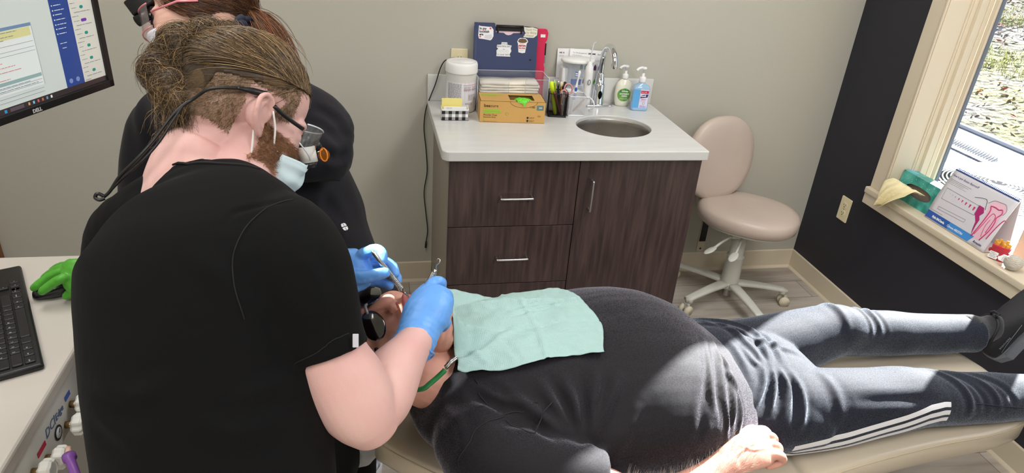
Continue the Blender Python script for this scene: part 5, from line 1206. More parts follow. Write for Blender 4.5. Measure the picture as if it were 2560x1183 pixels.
def hair_mesh(strands, rad, mats, picks, name, parent):
    """strands: array (N,K,3); thin three-sided hairs, tapering"""
    S_ = np.asarray(strands, dtype=np.float64); N, K, _ = S_.shape
    t = np.gradient(S_, axis=1); t /= np.linalg.norm(t, axis=2, keepdims=True)+1e-12
    ref = np.array([.31, .52, .79]); a = np.cross(t, ref); a /= np.linalg.norm(a, axis=2, keepdims=True)+1e-12; b = np.cross(t, a)
    r = (rad*(1-.75*np.linspace(0, 1, K)**2))[None, :, None]
    V_ = np.stack([S_+r*(a*math.cos(q)+b*math.sin(q)) for q in (0, 2.094, 4.189)], axis=2)       # N,K,3,3
    vs = V_.reshape(-1, 3); base = (np.arange(N)*K*3)[:, None, None]+(np.arange(K-1)*3)[None, :, None]
    f = np.stack([np.stack([base+i, base+(i+1) % 3, base+3+(i+1) % 3, base+3+i], axis=-1) for i in range(3)], axis=2).reshape(-1, 4)
    me = bpy.data.meshes.new(name); me.vertices.add(len(vs)); me.vertices.foreach_set('co', vs.astype(np.float32).ravel())
    me.loops.add(len(f)*4); me.loops.foreach_set('vertex_index', f.astype(np.int32).ravel()); me.polygons.add(len(f)); me.polygons.foreach_set('loop_start', (np.arange(len(f))*4).astype(np.int32))
    try: me.polygons.foreach_set('loop_total', np.full(len(f), 4, dtype=np.int32))
    except Exception: pass
    me.update(calc_edges=True)
    for m in mats: me.materials.append(m)
    me.polygons.foreach_set('material_index', np.repeat(np.asarray(picks, dtype=np.int32), (K-1)*3)); me.polygons.foreach_set('use_smooth', [True]*len(f))
    return place(name, me, parent)
def short_hair(ob, region, n, length, rad, mats, name, parent, lean, seed=0):
    me = ob.data; co = getco(me)+np.array(WORLD(ob)); no = getno(me); w = region(co); idx = np.where(w > 0)[0]; rng = np.random.default_rng(seed)
    idx = rng.choice(idx, n); p = co[idx]+rng.normal(size=(n, 3))*.0012; d = no[idx]*.55+np.array(lean)+rng.normal(size=(n, 3))*.28; d /= np.linalg.norm(d, axis=1, keepdims=True)
    L = length*(.6+.8*rng.random(n))[:, None]; S_ = np.stack([p, p+d*L*.5, p+d*L+np.array(lean)*L*.35], axis=1)
    return hair_mesh(S_, rad, mats, rng.integers(0, len(mats), n), name, parent)
def head_parts(mb, M, m, nose=1, wide=1, jowl=0, ears=(1, -1), ear_s=1.0):
    e = lambda c, r: mb.ell(c, r, m, M, 32, 20)
    e((-.012,0,.042), (.100,.077*wide,.084)); e((-.045,0,.002), (.052,.060*wide,.062)); e((.038,0,-.012), (.060,.063*wide,.068))
    e((.028,0,-.066), (.056,.055*wide,.045)); e((.066,0,-.094), (.025,.027*wide,.020)); e((.068,0,-.060), (.032,.030*wide,.032)); e((.071,0,.022), (.024,.050*wide,.015))
    for s in (1, -1):
        e((.048,s*.036*wide,-.030), (.036,.030,.034)); e((.074,s*.031,.000), (.014,.015,.010))
        e((.100*nose,s*.013,-.036), (.010,.008,.0085))
    if jowl: e((.035,0,-.100), (.050,.055,.034)); e((.02,0,-.105), (.06,.062,.04))
    T_ = lambda pts: [(M @ Vector(p), a, b) for p, a, b in pts]
    limb(mb, dens(T_([((.083,0,.016), .009, .010), ((.096*nose,0,-.004), .0095, .011), ((.106*nose,0,-.022), .012, .013), ((.108*nose,0,-.032), .0135, .013)])), M.to_3x3() @ Vector((0,1,0)), m, 16)
    e((.097,0,-.0595), (.0085,.023,.0055)); e((.0945,0,-.069), (.009,.020,.0060))
    for s in ears:
        A = M @ T(-.008, s*.0775*wide, -.004) @ Matrix.Rotation(math.radians(-14), 4, 'Y') @ Matrix.Rotation(math.radians(s*-24), 4, 'Z') @ Matrix.Scale(ear_s, 4)
        hel = bez([(.012,s*.006,-.004), (.016,s*.011,.010), (.012,s*.013,.026), (-.001,s*.014,.033), (-.014,s*.016,.027), (-.019,s*.017,.012), (-.017,s*.015,-.004), (-.010,s*.012,-.018), (-.002,s*.008,-.028), (.006,s*.005,-.028)], 5)
        mb.tube([A @ p for p in hel], [.0042]*len(hel), m, 10)
        mb.tube([A @ p for p in bez([(.006,s*.008,.022), (-.006,s*.013,.018), (-.011,s*.014,.006), (-.008,s*.012,-.008), (.001,s*.010,-.016), (.008,s*.008,-.014)], 5)], .0035, m, 8)
        mb.ell((-.004,s*.006,.002), (.017,.0050,.028), m, A); mb.ell((.003,s*.006,-.025), (.009,.0050,.010), m, A); mb.ell((.013,s*.005,-.003), (.005,.006,.007), m, A)
        mb.ell((-.006,0,.002), (.014,.014,.022), m, A)
def px_chain(pts): return [(dep(x, y, d), r, r) for x, y, d, r in pts]
def hand_glove(name, palm, fingers, cuff, m, parent, vox=.0019, side=None, col_lines=True):
    mb = MB()
    limb(mb, dens([(dep(x, y, d), a, b) for x, y, d, a, b in palm]), side if side is not None else RT, m, 28)
    for ch in fingers:
        C_ = [(dep(x, y, d), r, r) for x, y, d, r in ch]; limb(mb, dens(C_, 5), UP+RT*.3+FW*.2, m, 18)
    me = remesh(mb, vox, 3); wrinkle(me, .00035, 420, 3); wrinkle(me, .0004, 210, 5)
    if cuff:                                                   # creases gathering at the cuff
        c, ax = Vector(cuff[0]), Vector(cuff[1]).normalized(); co = getco(me); no = getno(me)
        s = (co-np.array(c))@np.array(ax); amp = np.exp(-np.clip(s, 0, 1)/.045); co += no*(np.sin(s*520+vnoise(co, 60, 2)*1.6)*.00055*amp)[:, None]; setco(me, co)
    paint(me, [m], None); return place(name, me, parent)
# skin and cloth
def skin(name, c1, c2, sc=14, rough=.48, bscale=500, bump=.12):
    return mat(name, c1, rough, noise=1, col2=c2, nscale=sc, sss=.12, bump=bump, bscale=bscale, spec=.4, detail=3, bdist=.004)
sk_h = skin('skin_fair_pink', (208,160,156), (217,180,172), 9); sk_p = skin('skin_tanned_pink', (198,136,120), (212,160,142), 12); sk_a = skin('skin_pale', (206,160,146), (214,176,158), 8)
m_scrub = mat('black_scrub_cotton', (13,13,14), .85, bump=.2, bscale=900, sheen=.02, spec=.12, bdist=.002)
m_jack = mat('black_jacket_knit', (24,23,29), .8, bump=.2, bscale=800, sheen=.06, spec=.25, bdist=.002)
m_shirt = mat('black_sport_jersey', (20,18,22), .72, bump=.12, bscale=1200, sheen=.30, spec=.25, bdist=.001)
m_pants = mat('dark_navy_track_knit', (18,21,32), .75, bump=.12, bscale=1200, sheen=.34, spec=.22, bdist=.001)
m_gblue = mat('blue_nitrile', (98,156,226), .42, noise=.06, nscale=20, bump=.1, bscale=260, sss=.05, bdist=.003); m_ggreen = mat('green_nitrile', (84,170,54), .45, bump=.1, bscale=260, bdist=.003)

for m_, tint in ((m_shirt, (.86,.84,1,1)), (m_pants, (.74,.84,1,1))):
    b_ = m_.node_tree.nodes['Principled BSDF']; b_.inputs['Sheen Tint'].default_value = tint; b_.inputs['Sheen Roughness'].default_value = .42
    nt_ = m_.node_tree; n_ = nt_.nodes.new('ShaderNodeTexNoise'); n_.inputs['Scale'].default_value = 420; n_.inputs['Detail'].default_value = 2      # uneven knit: the nap varies from thread to thread
    tc_ = nt_.nodes.new('ShaderNodeTexCoord'); nt_.links.new(tc_.outputs['Object'], n_.inputs['Vector'])
    mr = nt_.nodes.new('ShaderNodeMapRange'); mr.inputs[1].default_value = .35; mr.inputs[2].default_value = .65; mr.inputs[3].default_value = .06; mr.inputs[4].default_value = .66; nt_.links.new(n_.outputs['Fac'], mr.inputs[0]); nt_.links.new(mr.outputs[0], b_.inputs['Sheen Weight'])
# ============================================================ PATIENT
HP = Vector((-.222, -1.692, .888))
MP = frame(HP, (-.22,-.29,.93), z=(-.97,0,-.23))               # x face direction, y left ear, z crown
pt = thing('person', 'person lying back in the dental chair in a black shirt and track pants', 'person', (.45, -1.66, .6))
mb = MB(); head_parts(mb, MP, sk_p, 1.05, 1.04, jowl=1)
ax = lambda x: -1.71+.085*x
R3 = [((-.20,-1.715,.845), .062, .058), ((-.16,-1.722,.835), .072, .066), ((-.12,-1.722,.815), .090, .068), ((-.07,-1.722,.785), .15, .080), ((.0,-1.72,.765), .18, .10)]
limb(mb, dens(R3), (0,1,0), sk_p)
# near forearm and hand resting on the thigh
def W(*a): return Vector(a)
arm = [((.02,-1.955,.765), .050, .050), ((.13,-1.985,.748), .048, .048), ((.22,-2.01,.720), .043, .042), ((.30,-1.99,.715), .038, .036), ((.37,-1.965,.728), .030, .027), ((.42,-1.945,.738), .029, .024)]
limb(mb, dens(arm), (0,1,.4), sk_p)
hs = (.15,.95,.35)
limb(mb, dens([((.41,-1.945,.738), .029, .022), ((.45,-1.93,.742), .038, .021), ((.495,-1.915,.742), .043, .019), ((.515,-1.905,.738), .041, .017)]), hs, sk_p)
for i, (y0, L, dz) in enumerate(((-1.872,.030,.0), (-1.893,.034,.003), (-1.915,.031,.0), (-1.935,.024,-.006))):
    limb(mb, dens([((.505,y0,.741+dz), .0105, .0105), ((.530+L*.3,y0+.002,.737+dz), .010, .010), ((.545+L*.3,y0+.006,.716+dz), .0092, .0092), ((.528,y0+.008,.702+dz), .0085, .0085)]), (0,1,0), sk_p, 16)
limb(mb, dens([((.44,-1.902,.738), .014, .014), ((.47,-1.875,.727), .012, .012), ((.50,-1.862,.716), .0105, .0105), ((.522,-1.865,.706), .0092, .0092)]), (0,1,0), sk_p, 16)
me = remesh(mb, .0027, 3)
# veins and knuckles on the back of the hand
folds(me, [([(.40,-1.93,.765), (.44,-1.915,.765), (.49,-1.895,.762)], .0018, .0025), ([(.42,-1.955,.762), (.46,-1.935,.765), (.50,-1.915,.762)], .0016, .0025), ([(.44,-1.925,.764), (.47,-1.94,.763), (.505,-1.935,.758)], .0016, .0024)])
# neck creases
folds(me, [([MP @ Vector((.02,-.07,-.105)), MP @ Vector((.05,-.05,-.125)), MP @ Vector((.06,0,-.128))], -.002, .004), ([MP @ Vector((-.01,-.075,-.115)), MP @ Vector((.02,-.07,-.14)), MP @ Vector((.04,0,-.15))], -.0018, .004)])
wrinkle(me, .0004, 160, 8)
iMP = np.array(MP.inverted())
def loc_(c, iM): return c@iM[:3, :3].T+iM[:3, 3]
m_lip = mat('lips', (198,112,108), .4, sss=.1); m_stp = skin('skin_stubble_grey', (202,142,122), (220,170,150), 40)
def fn(c):
    q = loc_(c, iMP); i = np.zeros(len(c)); i[(q[:,0] > .086) & (np.abs(q[:,1]) < .022) & (q[:,2] < -.055) & (q[:,2] > -.075)] = 1
    i[(q[:,0] > .062) & (np.abs(q[:,1]) < .04) & (q[:,2] < -.042) & (q[:,2] > -.12) & (i == 0)] = 2; return i
paint(me, [sk_p, m_lip, m_stp], fn); body_p = place('body', me, pt)
g1 = mat('hair_grey_white', (216,208,198), .5); g2 = mat('hair_dark_grey', (120,108,98), .5)
short_hair(body_p, lambda c: ((loc_(c, iMP)[:,2] > .055) | ((loc_(c, iMP)[:,0] < .0) & (loc_(c, iMP)[:,2] > -.02) & (c[:,0] < -.2))) & (c[:,0] < -.15), 3500, .014, .00028, [g1, g2], 'hair', pt, (0,0,-.2), 3)
short_hair(body_p, lambda c: (c[:,0] > .20) & (c[:,0] < .47) & (c[:,2] > .735) & (c[:,1] < -1.9), 700, .016, .00016, [g1, g2], 'arm_hair', pt, (.35,.35,.3), 4)
# shirt
def torso_rings(k=0, end=.66):
    L = [(-.150,.810, .100,.068), (-.12,.795, .165,.086), (-.06,.777, .215,.106), (.02,.768, .240,.128), (.10,.760, .248,.138), (.19,.758, .255,.146), (.28,.757, .260,.152), (.345,.750, .258,.150), (.405,.734, .246,.138), (.455,.715, .228,.122), (.500,.700, .208,.108)]
    return [((x, ax(x), z), a+k, b+k) for x, z, a, b in L if x <= end]
mb = MB(); limb(mb, dens(torso_rings()), (0,1,0), m_shirt, 48, 2.15, round0=False)
# near shoulder, upper arm sleeve; far sleeve
limb(mb, dens([((-.06,-1.86,.775), .085, .085), ((-.04,-1.92,.770), .080, .082), ((.03,-1.955,.768), .074, .076), ((.10,-1.975,.760), .068, .070), ((.145,-1.985,.752), .066, .066)]), (1,0,0), m_shirt, 32, round1=False)
limb(mb, dens([((-.06,-1.58,.775), .085, .085), ((.0,-1.50,.755), .070, .070), ((.08,-1.45,.73), .062, .062), ((.19,-1.43,.70), .058, .058)]), (1,0,0), m_shirt, 32)
me = remesh(mb, .0048, 9)
def yz(x, y, z): return (x, y, z)
fl = [([(1250,952),(1306,1004),(1376,1057),(1425,1095)], .006, .010), ([(1334,941),(1383,1011),(1418,1067)], .006, .009), ([(1404,934),(1432,1004),(1453,1095)], .006, .009), ([(1370,938),(1410,1004),(1440,1080)], -.005, .007),
      ([(1488,927),(1485,1004),(1467,1095)], .006, .010), ([(1551,948),(1509,1025),(1474,1123)], .007, .011), ([(1448,930),(1460,1010),(1462,1100)], -.005, .008), ([(1520,935),(1500,1010),(1480,1090)], -.004, .008),
      ([(1173,955),(1257,1000),(1334,1015)], .005, .010), ([(1180,985),(1230,1010),(1300,1030)], -.004, .008), ([(1110,1010),(1150,1060),(1160,1130)], .004, .010), ([(1250,1060),(1330,1060),(1400,1110)], -.004, .010), ([(1600,1000),(1570,1070),(1540,1140)], .003, .012)]
fl += [([(1758,847),(1776,955),(1783,1039)], .0045, .0065), ([(1768,845),(1792,960),(1800,1060)], -.004, .005), ([(1776,843),(1807,969),(1818,1095)], .0055, .006), ([(1790,864),(1835,969),(1828,1067)], .005, .006), ([(1784,855),(1822,960),(1823,1080)], -.005, .005),
      ([(1804,906),(1849,1004),(1842,1095)], .005, .006), ([(1765,870),(1760,1000),(1745,1090)], -.004, .009)]
folds(me, fl); wrinkle(me, .0012, 38, 2); wrinkle(me, .0008, 75, 9, stretch=(.5,1,1))
# open sleeve end and hem: cut by planes
def cut(me, co_, no_):
    bm = bmesh.new(); bm.from_mesh(me); bmesh.ops.bisect_plane(bm, geom=bm.verts[:]+bm.edges[:]+bm.faces[:], plane_co=co_, plane_no=no_, clear_outer=True); bm.to_mesh(me); bm.free(); me.update()
paint(me, [m_shirt], None); shirt = place('shirt', me, pt); SHIRT = me; SHO = shirt
# seam lines on the sleeve
def surf_tube(me_obj, pts, r, m, name, parent, off=.0008, n=5, dens_=6, closed=False):
    from mathutils.bvhtree import BVHTree
    o = me_obj; base = WORLD(o); tree = BVHTree.FromPolygons([v.co+base for v in o.data.vertices], [p.vertices for p in o.data.polygons])
    out = []
    for p in bez(pts, dens_):
        h = tree.find_nearest(p)
        out.append(h[0]+h[1]*off)
    mb = MB(); mb.tube(out, r, m, n, closed=closed); return mb.build(name, parent)
m_seam = mat('black_seam', (30,29,32), .8)
surf_tube(shirt, [(-.06,-1.80,.86), (-.03,-1.88,.83), (.02,-1.93,.84), (.06,-1.90,.89)], .0011, m_seam, 'seam', shirt); surf_tube(shirt, [dep(1165,1150,1.2), dep(1208,1085,1.22), dep(1270,1045,1.25), dep(1334,1022,1.27)], .0011, m_seam, 'seam', shirt)
# trousers
HIPF, HIPN = (.66,-1.565,.670), (.64,-1.755,.675)
mb = MB()
limb(mb, dens([((.47,ax(.47),.700), .200,.106), ((.60,ax(.60),.688), .205,.104), ((.72,ax(.72)+.0,.668), .195,.092)]), (0,1,0), m_pants, 48, 2.2)
limb(mb, dens([((.66,-1.550,.672), .095,.092), ((.80,-1.510,.668), .086,.084), ((.93,-1.475,.668), .077,.075), ((1.0,-1.462,.672), .074,.071), ((1.08,-1.452,.652), .068,.064), ((1.22,-1.435,.628), .066,.060), ((1.36,-1.422,.606), .060,.058), ((1.475,-1.415,.595), .057,.056), ((1.535,-1.412,.590), .057,.055)]), (0,1,0), m_pants, 32, 2.2, round1=False)
limb(mb, dens([((.66,-1.745,.670), .100,.096), ((.80,-1.740,.660), .092,.088), ((.93,-1.732,.656), .083,.079), ((1.03,-1.722,.652), .077,.072), ((1.12,-1.712,.634), .070,.066), ((1.25,-1.700,.612), .068,.062), ((1.40,-1.690,.592), .062,.060), ((1.50,-1.685,.580), .058,.057), ((1.56,-1.682,.574), .057,.056)]), (0,1,0), m_pants, 32, 2.2, round1=False)
me = remesh(mb, .0046, 8)
fl = []
fl = [([(1727,798),(1818,780),(1881,826),(1923,906)], .007, .009), ([(1748,808),(1811,815),(1867,857),(1909,906)], .006, .008), ([(1740,802),(1814,798),(1874,842),(1916,906)], -.005, .006), ([(1860,787),(1916,836),(1958,913)], .006, .009),
      ([(1912,917),(1909,969),(1874,1032)], .006, .008), ([(1934,921),(1934,976),(1926,1025)], .006, .007), ([(1951,924),(1972,976),(1955,1039)], .006, .008), ([(1986,934),(2007,1004),(2000,1067)], .007, .009), ([(1925,918),(1921,975),(1900,1030)], -.005, .006), ([(1942,922),(1953,976),(1940,1035)], -.005, .006), ([(1970,928),(1990,990),(1980,1060)], -.005, .007),
      ([(2050,930),(2090,980),(2100,1040)], .004, .012), ([(1860,870),(1880,900),(1900,915)], .005, .008), ([(1820,850),(1850,890),(1880,960)], .005, .010)]
for k in range(4): x = 1.09+.02*k; fl.append(([(x,-1.38,.66), (x-.01,-1.44,.72), (x-.02,-1.50,.68)], .004 if k % 2 == 0 else -.003, .007))
for k in range(4): x = 1.15+.05*k; fl.append(([(x-.06,-1.66,.70), (x,-1.72,.685), (x+.03,-1.77,.63)], .005 if k % 2 == 0 else -.004, .010))
fl += [([(.80,-1.80,.73), (.95,-1.80,.72), (1.1,-1.78,.68)], -.004, .012), ([(.98,-1.40,.70), (.99,-1.46,.748), (.985,-1.52,.72)], .005, .012), ([(.60,-1.62,.79), (.68,-1.64,.765), (.74,-1.655,.72)], .006, .010)]
folds(me, fl); wrinkle(me, .0016, 30, 6)
paint(me, [m_pants], None); trou = place('trousers', me, pt)
from mathutils.bvhtree import BVHTree
def tree_of(o): b_ = WORLD(o); return BVHTree.FromPolygons([v.co+b_ for v in o.data.vertices], [p.vertices for p in o.data.polygons])
tt = tree_of(trou)
# three stripes down the outer near leg
m_str = mat('white_stripe', (226,226,230), .6)
def stripe(lo, hi, k):
    mb = MB(); vs = []; fs = []; N = 60
    for i in range(N+1):
        x = .635+(1.10-.635)*i/N
        cy = float(np.interp(x, [.66,.80,.93,1.03,1.12,1.25], [-1.745,-1.74,-1.732,-1.722,-1.712,-1.70])); cz = float(np.interp(x, [.66,.80,.93,1.03,1.12,1.25], [.670,.660,.656,.652,.634,.612]))
        a0 = float(np.interp(x, [.66,.78,.95,1.08,1.185], [-24,-20,-6,8,6]))
        for j in range(4):
            a = math.radians(a0+k*15.5+9.5*j/3); d = Vector((0, -math.cos(a), math.sin(a))); h = tt.ray_cast(Vector((x, cy, cz))+d*.2, -d, .25)
            p = h[0]+h[1]*.0009 if h[0] else Vector((x, cy, cz))+d*.09
            vs.append(p)
    fs = [(i*4+j, i*4+j+1, (i+1)*4+j+1, (i+1)*4+j) for i in range(N) for j in range(3)]
    mb.add(vs, fs, m_str, True); mb.build('stripe', trou)
for k in (-1, 0, 1): stripe(0, 0, k)
surf_tube(trou, [(1.19,-1.765,.655), (1.3,-1.76,.63), (1.42,-1.75,.60), (1.53,-1.745,.58)], .0009, mat('navy_seam', (40,44,58), .7), 'seam', trou)
surf_tube(trou, [(1.10,-1.40,.62), (1.25,-1.385,.59), (1.40,-1.37,.57), (1.52,-1.365,.56)], .0009, mat('navy_seam', (0,0,0)), 'seam', trou)
# sock and shoes
m_sock = mat('black_sock', (22,22,26), .85, bump=.5, bscale=700, sheen=.3, bdist=.003)
m_shoe = mat('black_knit_shoe', (34,34,38), .7, bump=.5, bscale=420, bdist=.003); m_sole = mat('grey_rubber_sole', (120,124,132), .5); m_col = mat('shoe_collar', (26,26,30), .6)
def foot(ax_, ay_, az_, lab, updir, yaw=0):
    t = thing('shoe', lab, 'shoe', (ax_, ay_, az_-.06), 'patient\'s shoes')
    # foot frame: toe direction F, sole normal away D, lateral L
    Fd = Vector(updir).normalized(); Dn = Vector((Fd.z, 0, -Fd.x)).normalized(); L = Fd.cross(Dn)
    A = Matrix(((Fd.x, L.x, -Dn.x, ax_), (Fd.y, L.y, -Dn.y, ay_), (Fd.z, L.z, -Dn.z, az_), (0,0,0,1)))  # local x toe, z towards the ankle opening
    sk_o = MB(); limb(sk_o, dens([(A @ Vector((-.02,0,.11)), .038,.042), (A @ Vector((-.012,0,.06)), .036,.044), (A @ Vector((.01,0,.02)), .035,.05)]), L, m_sock, 28)
    so = remesh(sk_o, .004, 2); paint(so, [m_sock], None); place('sock', so, pt)
    mb = MB()
    def sec(x, w, h0, h1): return [A @ Vector((x, w*c, (h0+h1)/2+(h1-h0)/2*s)) for c, s in [(math.copysign(abs(math.cos(q))**.75, math.cos(q)), math.copysign(abs(math.sin(q))**.85, math.sin(q))) for q in [2*math.pi*k/32 for k in range(32)]]]
    S_ = [(-.068,.014,-.05,-.01), (-.062,.030,-.062,.012), (-.04,.037,-.066,.036), (-.01,.038,-.066,.044), (.03,.038,-.066,.040), (.08,.043,-.066,.020), (.13,.047,-.064,-.004), (.17,.044,-.062,-.020), (.195,.032,-.060,-.030), (.207,.014,-.056,-.036)]
    mb.loft([sec(*s) for s in S_], m_shoe); me = remesh(mb, .0035, 3); iA = np.array(A.inverted())
    co = getco(me); q = loc_(co, iA)                          # hollow the collar
    paint(me, [m_shoe], None); up_ = place('upper', me, t)
    mb = MB()
    def so_(x, w, z0, z1): return [A @ Vector(p) for p in [(x,-w,z0), (x,-w*1.02,z1), (x,w*1.02,z1), (x,w,z0)]]
    out = [(-.074,.010), (-.068,.028), (-.04,.041), (0,.041), (.05,.043), (.10,.049), (.15,.050), (.185,.040), (.205,.022), (.212,.008)]
    mb.loft([so_(x, w, -.092+(.010 if x > .17 or x < -.06 else 0), -.058+(.012 if x < -.05 else 0)) for x, w in out], m_sole, False); mb.build('sole', t)
    mb = MB(); pts = bez([(-.058,0,.030), (-.045,.031,.034), (-.01,.036,.046), (.03,.026,.050), (.045,0,.052), (.03,-.026,.050), (-.01,-.036,.046), (-.045,-.031,.034), (-.058,0,.030)], 5); mb.tube([A @ p for p in pts[:-1]], .0050, m_col, 10, closed=True); mb.build('collar', t)
    mb = MB(); mb.tube([A @ Vector(p) for p in [(.045,-.010,.052), (.052,-.010,.066), (.058,-.010,.055), (.058,.010,.055), (.052,.010,.066), (.045,.010,.052)]], .0035, m_col, 8); mb.build('pull_tab', t)
    mb = MB(A @ T(0,-.0405,0) @ RX(90)); mb.text('SKECHERS', .010, m_sole, T(-.03,-.012,.0)); mb.tube([(.065,-.008,0), (.0,-.018,0), (-.035,-.026,0), (-.04,-.035,0), (-.01,-.038,0)], .0008, m_sole, 5); mb.build('lettering', t)
    return t
foot(1.615, -1.412, .585, 'black slip-on knit shoe on the far foot beside the navy wall', (.42,0,.91))
foot(1.640, -1.680, .565, 'black slip-on knit shoe on the near foot at the right edge', (.42,0,.91))
# sunglasses
t = thing('safety_glasses', 'dark wraparound glasses covering the eyes of the person in the chair', 'glasses', HP+Vector((0,0,.09)))
m_lens = mat('dark_lens', (14,8,8), .04, coat=1, spec=.8); m_fr = mat('glasses_frame', (26,22,24), .2, coat=.5)
for s in (1, -1):
    mb = MB(MP); vs = []; NU, NV = 14, 10
    for i in range(NU+1):
        for j in range(NV+1):
            u = -1+2*i/NU; v = -1+2*j/NV; r = math.sqrt(max(abs(u), abs(v))**2); k = max(1e-6, math.hypot(u, v)); m__ = max(abs(u), abs(v))/k; u2, v2 = u*m__*1.0, v*m__
            y = s*(.036+.029*u2); z = .004+.022*v2-.004*u2; x = .108-.35*abs(y)**1.6*4.2-.10*abs(z-.004)
            vs.append((x, y, z))
    fs = [(i*(NV+1)+j, (i+1)*(NV+1)+j, (i+1)*(NV+1)+j+1, i*(NV+1)+j+1) for i in range(NU) for j in range(NV)]
    mb.add(vs, fs, m_lens, True); o = mb.build('lens', t); md = o.modifiers.new('s', 'SOLIDIFY'); md.thickness = .0022
    mb = MB(); mb.tube([MP @ Vector(p) for p in bez([(.070,s*.066,.008), (.05,s*.079,.010), (.01,s*.083,.008), (-.02,s*.082,.002)], 5)], [.0042]*15+[.0035], m_fr, 8); mb.build('temple', t)
mb = MB(); mb.tube([MP @ Vector(p) for p in bez([(.104,-.012,.010), (.112,0,.012), (.104,.012,.010)], 4)], .0030, mat('bridge_clear', (120,116,120), .2), 8); mb.build('bridge', t)
# bib
st_tree = tree_of(shirt); bt = tree_of(body_p)
pq = lambda x, y, z: tuple(pln(x, y, 2, z))[:2]
cor = {'fl': pq(1112, 717, .868), 'fr': pq(1398, 724, .875), 'nr': pq(1508, 915, .870), 'nl': pq(1140, 958, .862)}
NX, NY = 64, 80; G = np.zeros((NX+1, NY+1, 3))
for i in range(NX+1):
    for j in range(NY+1):
        u, v = i/NX, j/NY
        bul = .022*math.sin(math.pi*v)
        x = (1-u)*((1-v)*cor['fl'][0]+v*cor['nl'][0])+u*((1-v)*cor['fr'][0]+v*cor['nr'][0]+bul); y = (1-v)*((1-u)*cor['fl'][1]+u*cor['fr'][1])+v*((1-u)*cor['nl'][1]+u*cor['nr'][1])
        y += .006*math.sin(u*9+1)*v**2 ; x += .004*math.sin(v*11)*(1 if u > .5 else -1)*abs(u-.5)*2
        zz = -9
        for tr in (st_tree, bt):
            h = tr.ray_cast(Vector((x, y, 1.4)), Vector((0,0,-1)))
            if h[0] and h[0].x > -.115: zz = max(zz, h[0].z)
        if zz < .5: zz = .78
        G[i, j] = (x, y, min(zz, .945))
Z = G[:, :, 2].copy()
for _ in range(14):
    Z2 = Z.copy(); Z2[1:-1, 1:-1] = (Z[:-2, 1:-1]+Z[2:, 1:-1]+Z[1:-1, :-2]+Z[1:-1, 2:])/4; Z2[0] = Z2[1]; Z2[-1] = Z2[-2]; Z2[:, 0] = Z2[:, 1]; Z2[:, -1] = Z2[:, -2]
    Z = np.maximum(Z2, G[:, :, 2])
Z += .0085
for i in range(NX+1): Z[i] = np.maximum(Z[i], .866-.05*i/NX)
for i in range(NX+1):
    for j in range(NY+1):
        u, v = i/NX, j/NY
        Z[i, j] += .012*math.exp(-((v-.33-.10*(u-.5))/.035)**2)*(1 if u < .95 else 0) - .003*math.exp(-((v-.66)/.012)**2)+.004*math.exp(-((u-.50-.10*v)/.016)**2)
        Z[i, j] += .012*math.exp(-((v-.52-.6*u)/.06)**2)*math.exp(-(u/.25)**2)+.010*math.exp(-((v-.95+.5*u)/.05)**2)*math.exp(-(u/.22)**2)
        Z[i, j] += .004*mnoise.noise(Vector((u*6, v*7, 2)))+.0022*mnoise.noise(Vector((u*16, v*19, 4)))+ .010*max(0, .06-u)/.06*v
        if v > .93: Z[i, j] += .004*math.sin(u*14)*(v-.93)/.07
G[:, :, 2] = Z
m_bib = bpy.data.materials.new('mint_paper_bib'); m_bib.use_nodes = True; nt = m_bib.node_tree; b = nt.nodes['Principled BSDF']; b.inputs['Base Color'].default_value = rgb(160,190,186); b.inputs['Roughness'].default_value = .75; b.inputs['Subsurface Weight'].default_value = .05
tc = nt.nodes.new('ShaderNodeTexCoord'); wv = nt.nodes.new('ShaderNodeTexWave'); wv.inputs['Scale'].default_value = 110; wv.bands_direction = 'Y'; wv2 = nt.nodes.new('ShaderNodeTexWave'); wv2.inputs['Scale'].default_value = 90; wv2.bands_direction = 'X'
nt.links.new(tc.outputs['Object'], wv.inputs[0]); nt.links.new(tc.outputs['Object'], wv2.inputs[0]); ad = nt.nodes.new('ShaderNodeMath'); ad.operation = 'MULTIPLY'; nt.links.new(wv.outputs['Fac'], ad.inputs[0]); nt.links.new(wv2.outputs['Fac'], ad.inputs[1])
bp = nt.nodes.new('ShaderNodeBump'); bp.inputs['Strength'].default_value = .5; bp.inputs['Distance'].default_value = .0012; nt.links.new(ad.outputs[0], bp.inputs['Height']); nt.links.new(bp.outputs[0], b.inputs['Normal'])
mb = MB(); mb.add([tuple(p) for p in G.reshape(-1, 3)], [(i*(NY+1)+j, (i+1)*(NY+1)+j, (i+1)*(NY+1)+j+1, i*(NY+1)+j+1) for i in range(NX) for j in range(NY)], m_bib, True)
bib = mb.build('dental_bib')
for v_ in bib.data.vertices: v_.co += WORLD(bib)
folds(bib.data, [([(1131,808),(1275,780),(1400,752)], .0035, .0045), ([(1131,820),(1275,790),(1380,765)], -.003, .004), ([(1238,724),(1285,790),(1330,945)], .0022, .0028), ([(1300,830),(1390,826),(1476,824)], .0022, .0028), ([(1150,905),(1230,860),(1290,820)], .004, .008), ([(1180,880),(1215,905),(1235,945)], .003, .006), ([(1260,850),(1300,900),(1310,945)], -.002, .006), ([(1165,815),(1160,860),(1150,930)], .003, .008)], False)
for v_ in bib.data.vertices: v_.co -= WORLD(bib)
bib.data.update(); md = bib.modifiers.new('s', 'SOLIDIFY'); md.thickness = .0008; tag(bib, 'mint green paper bib lying over the chest of the person in the chair', 'bib')
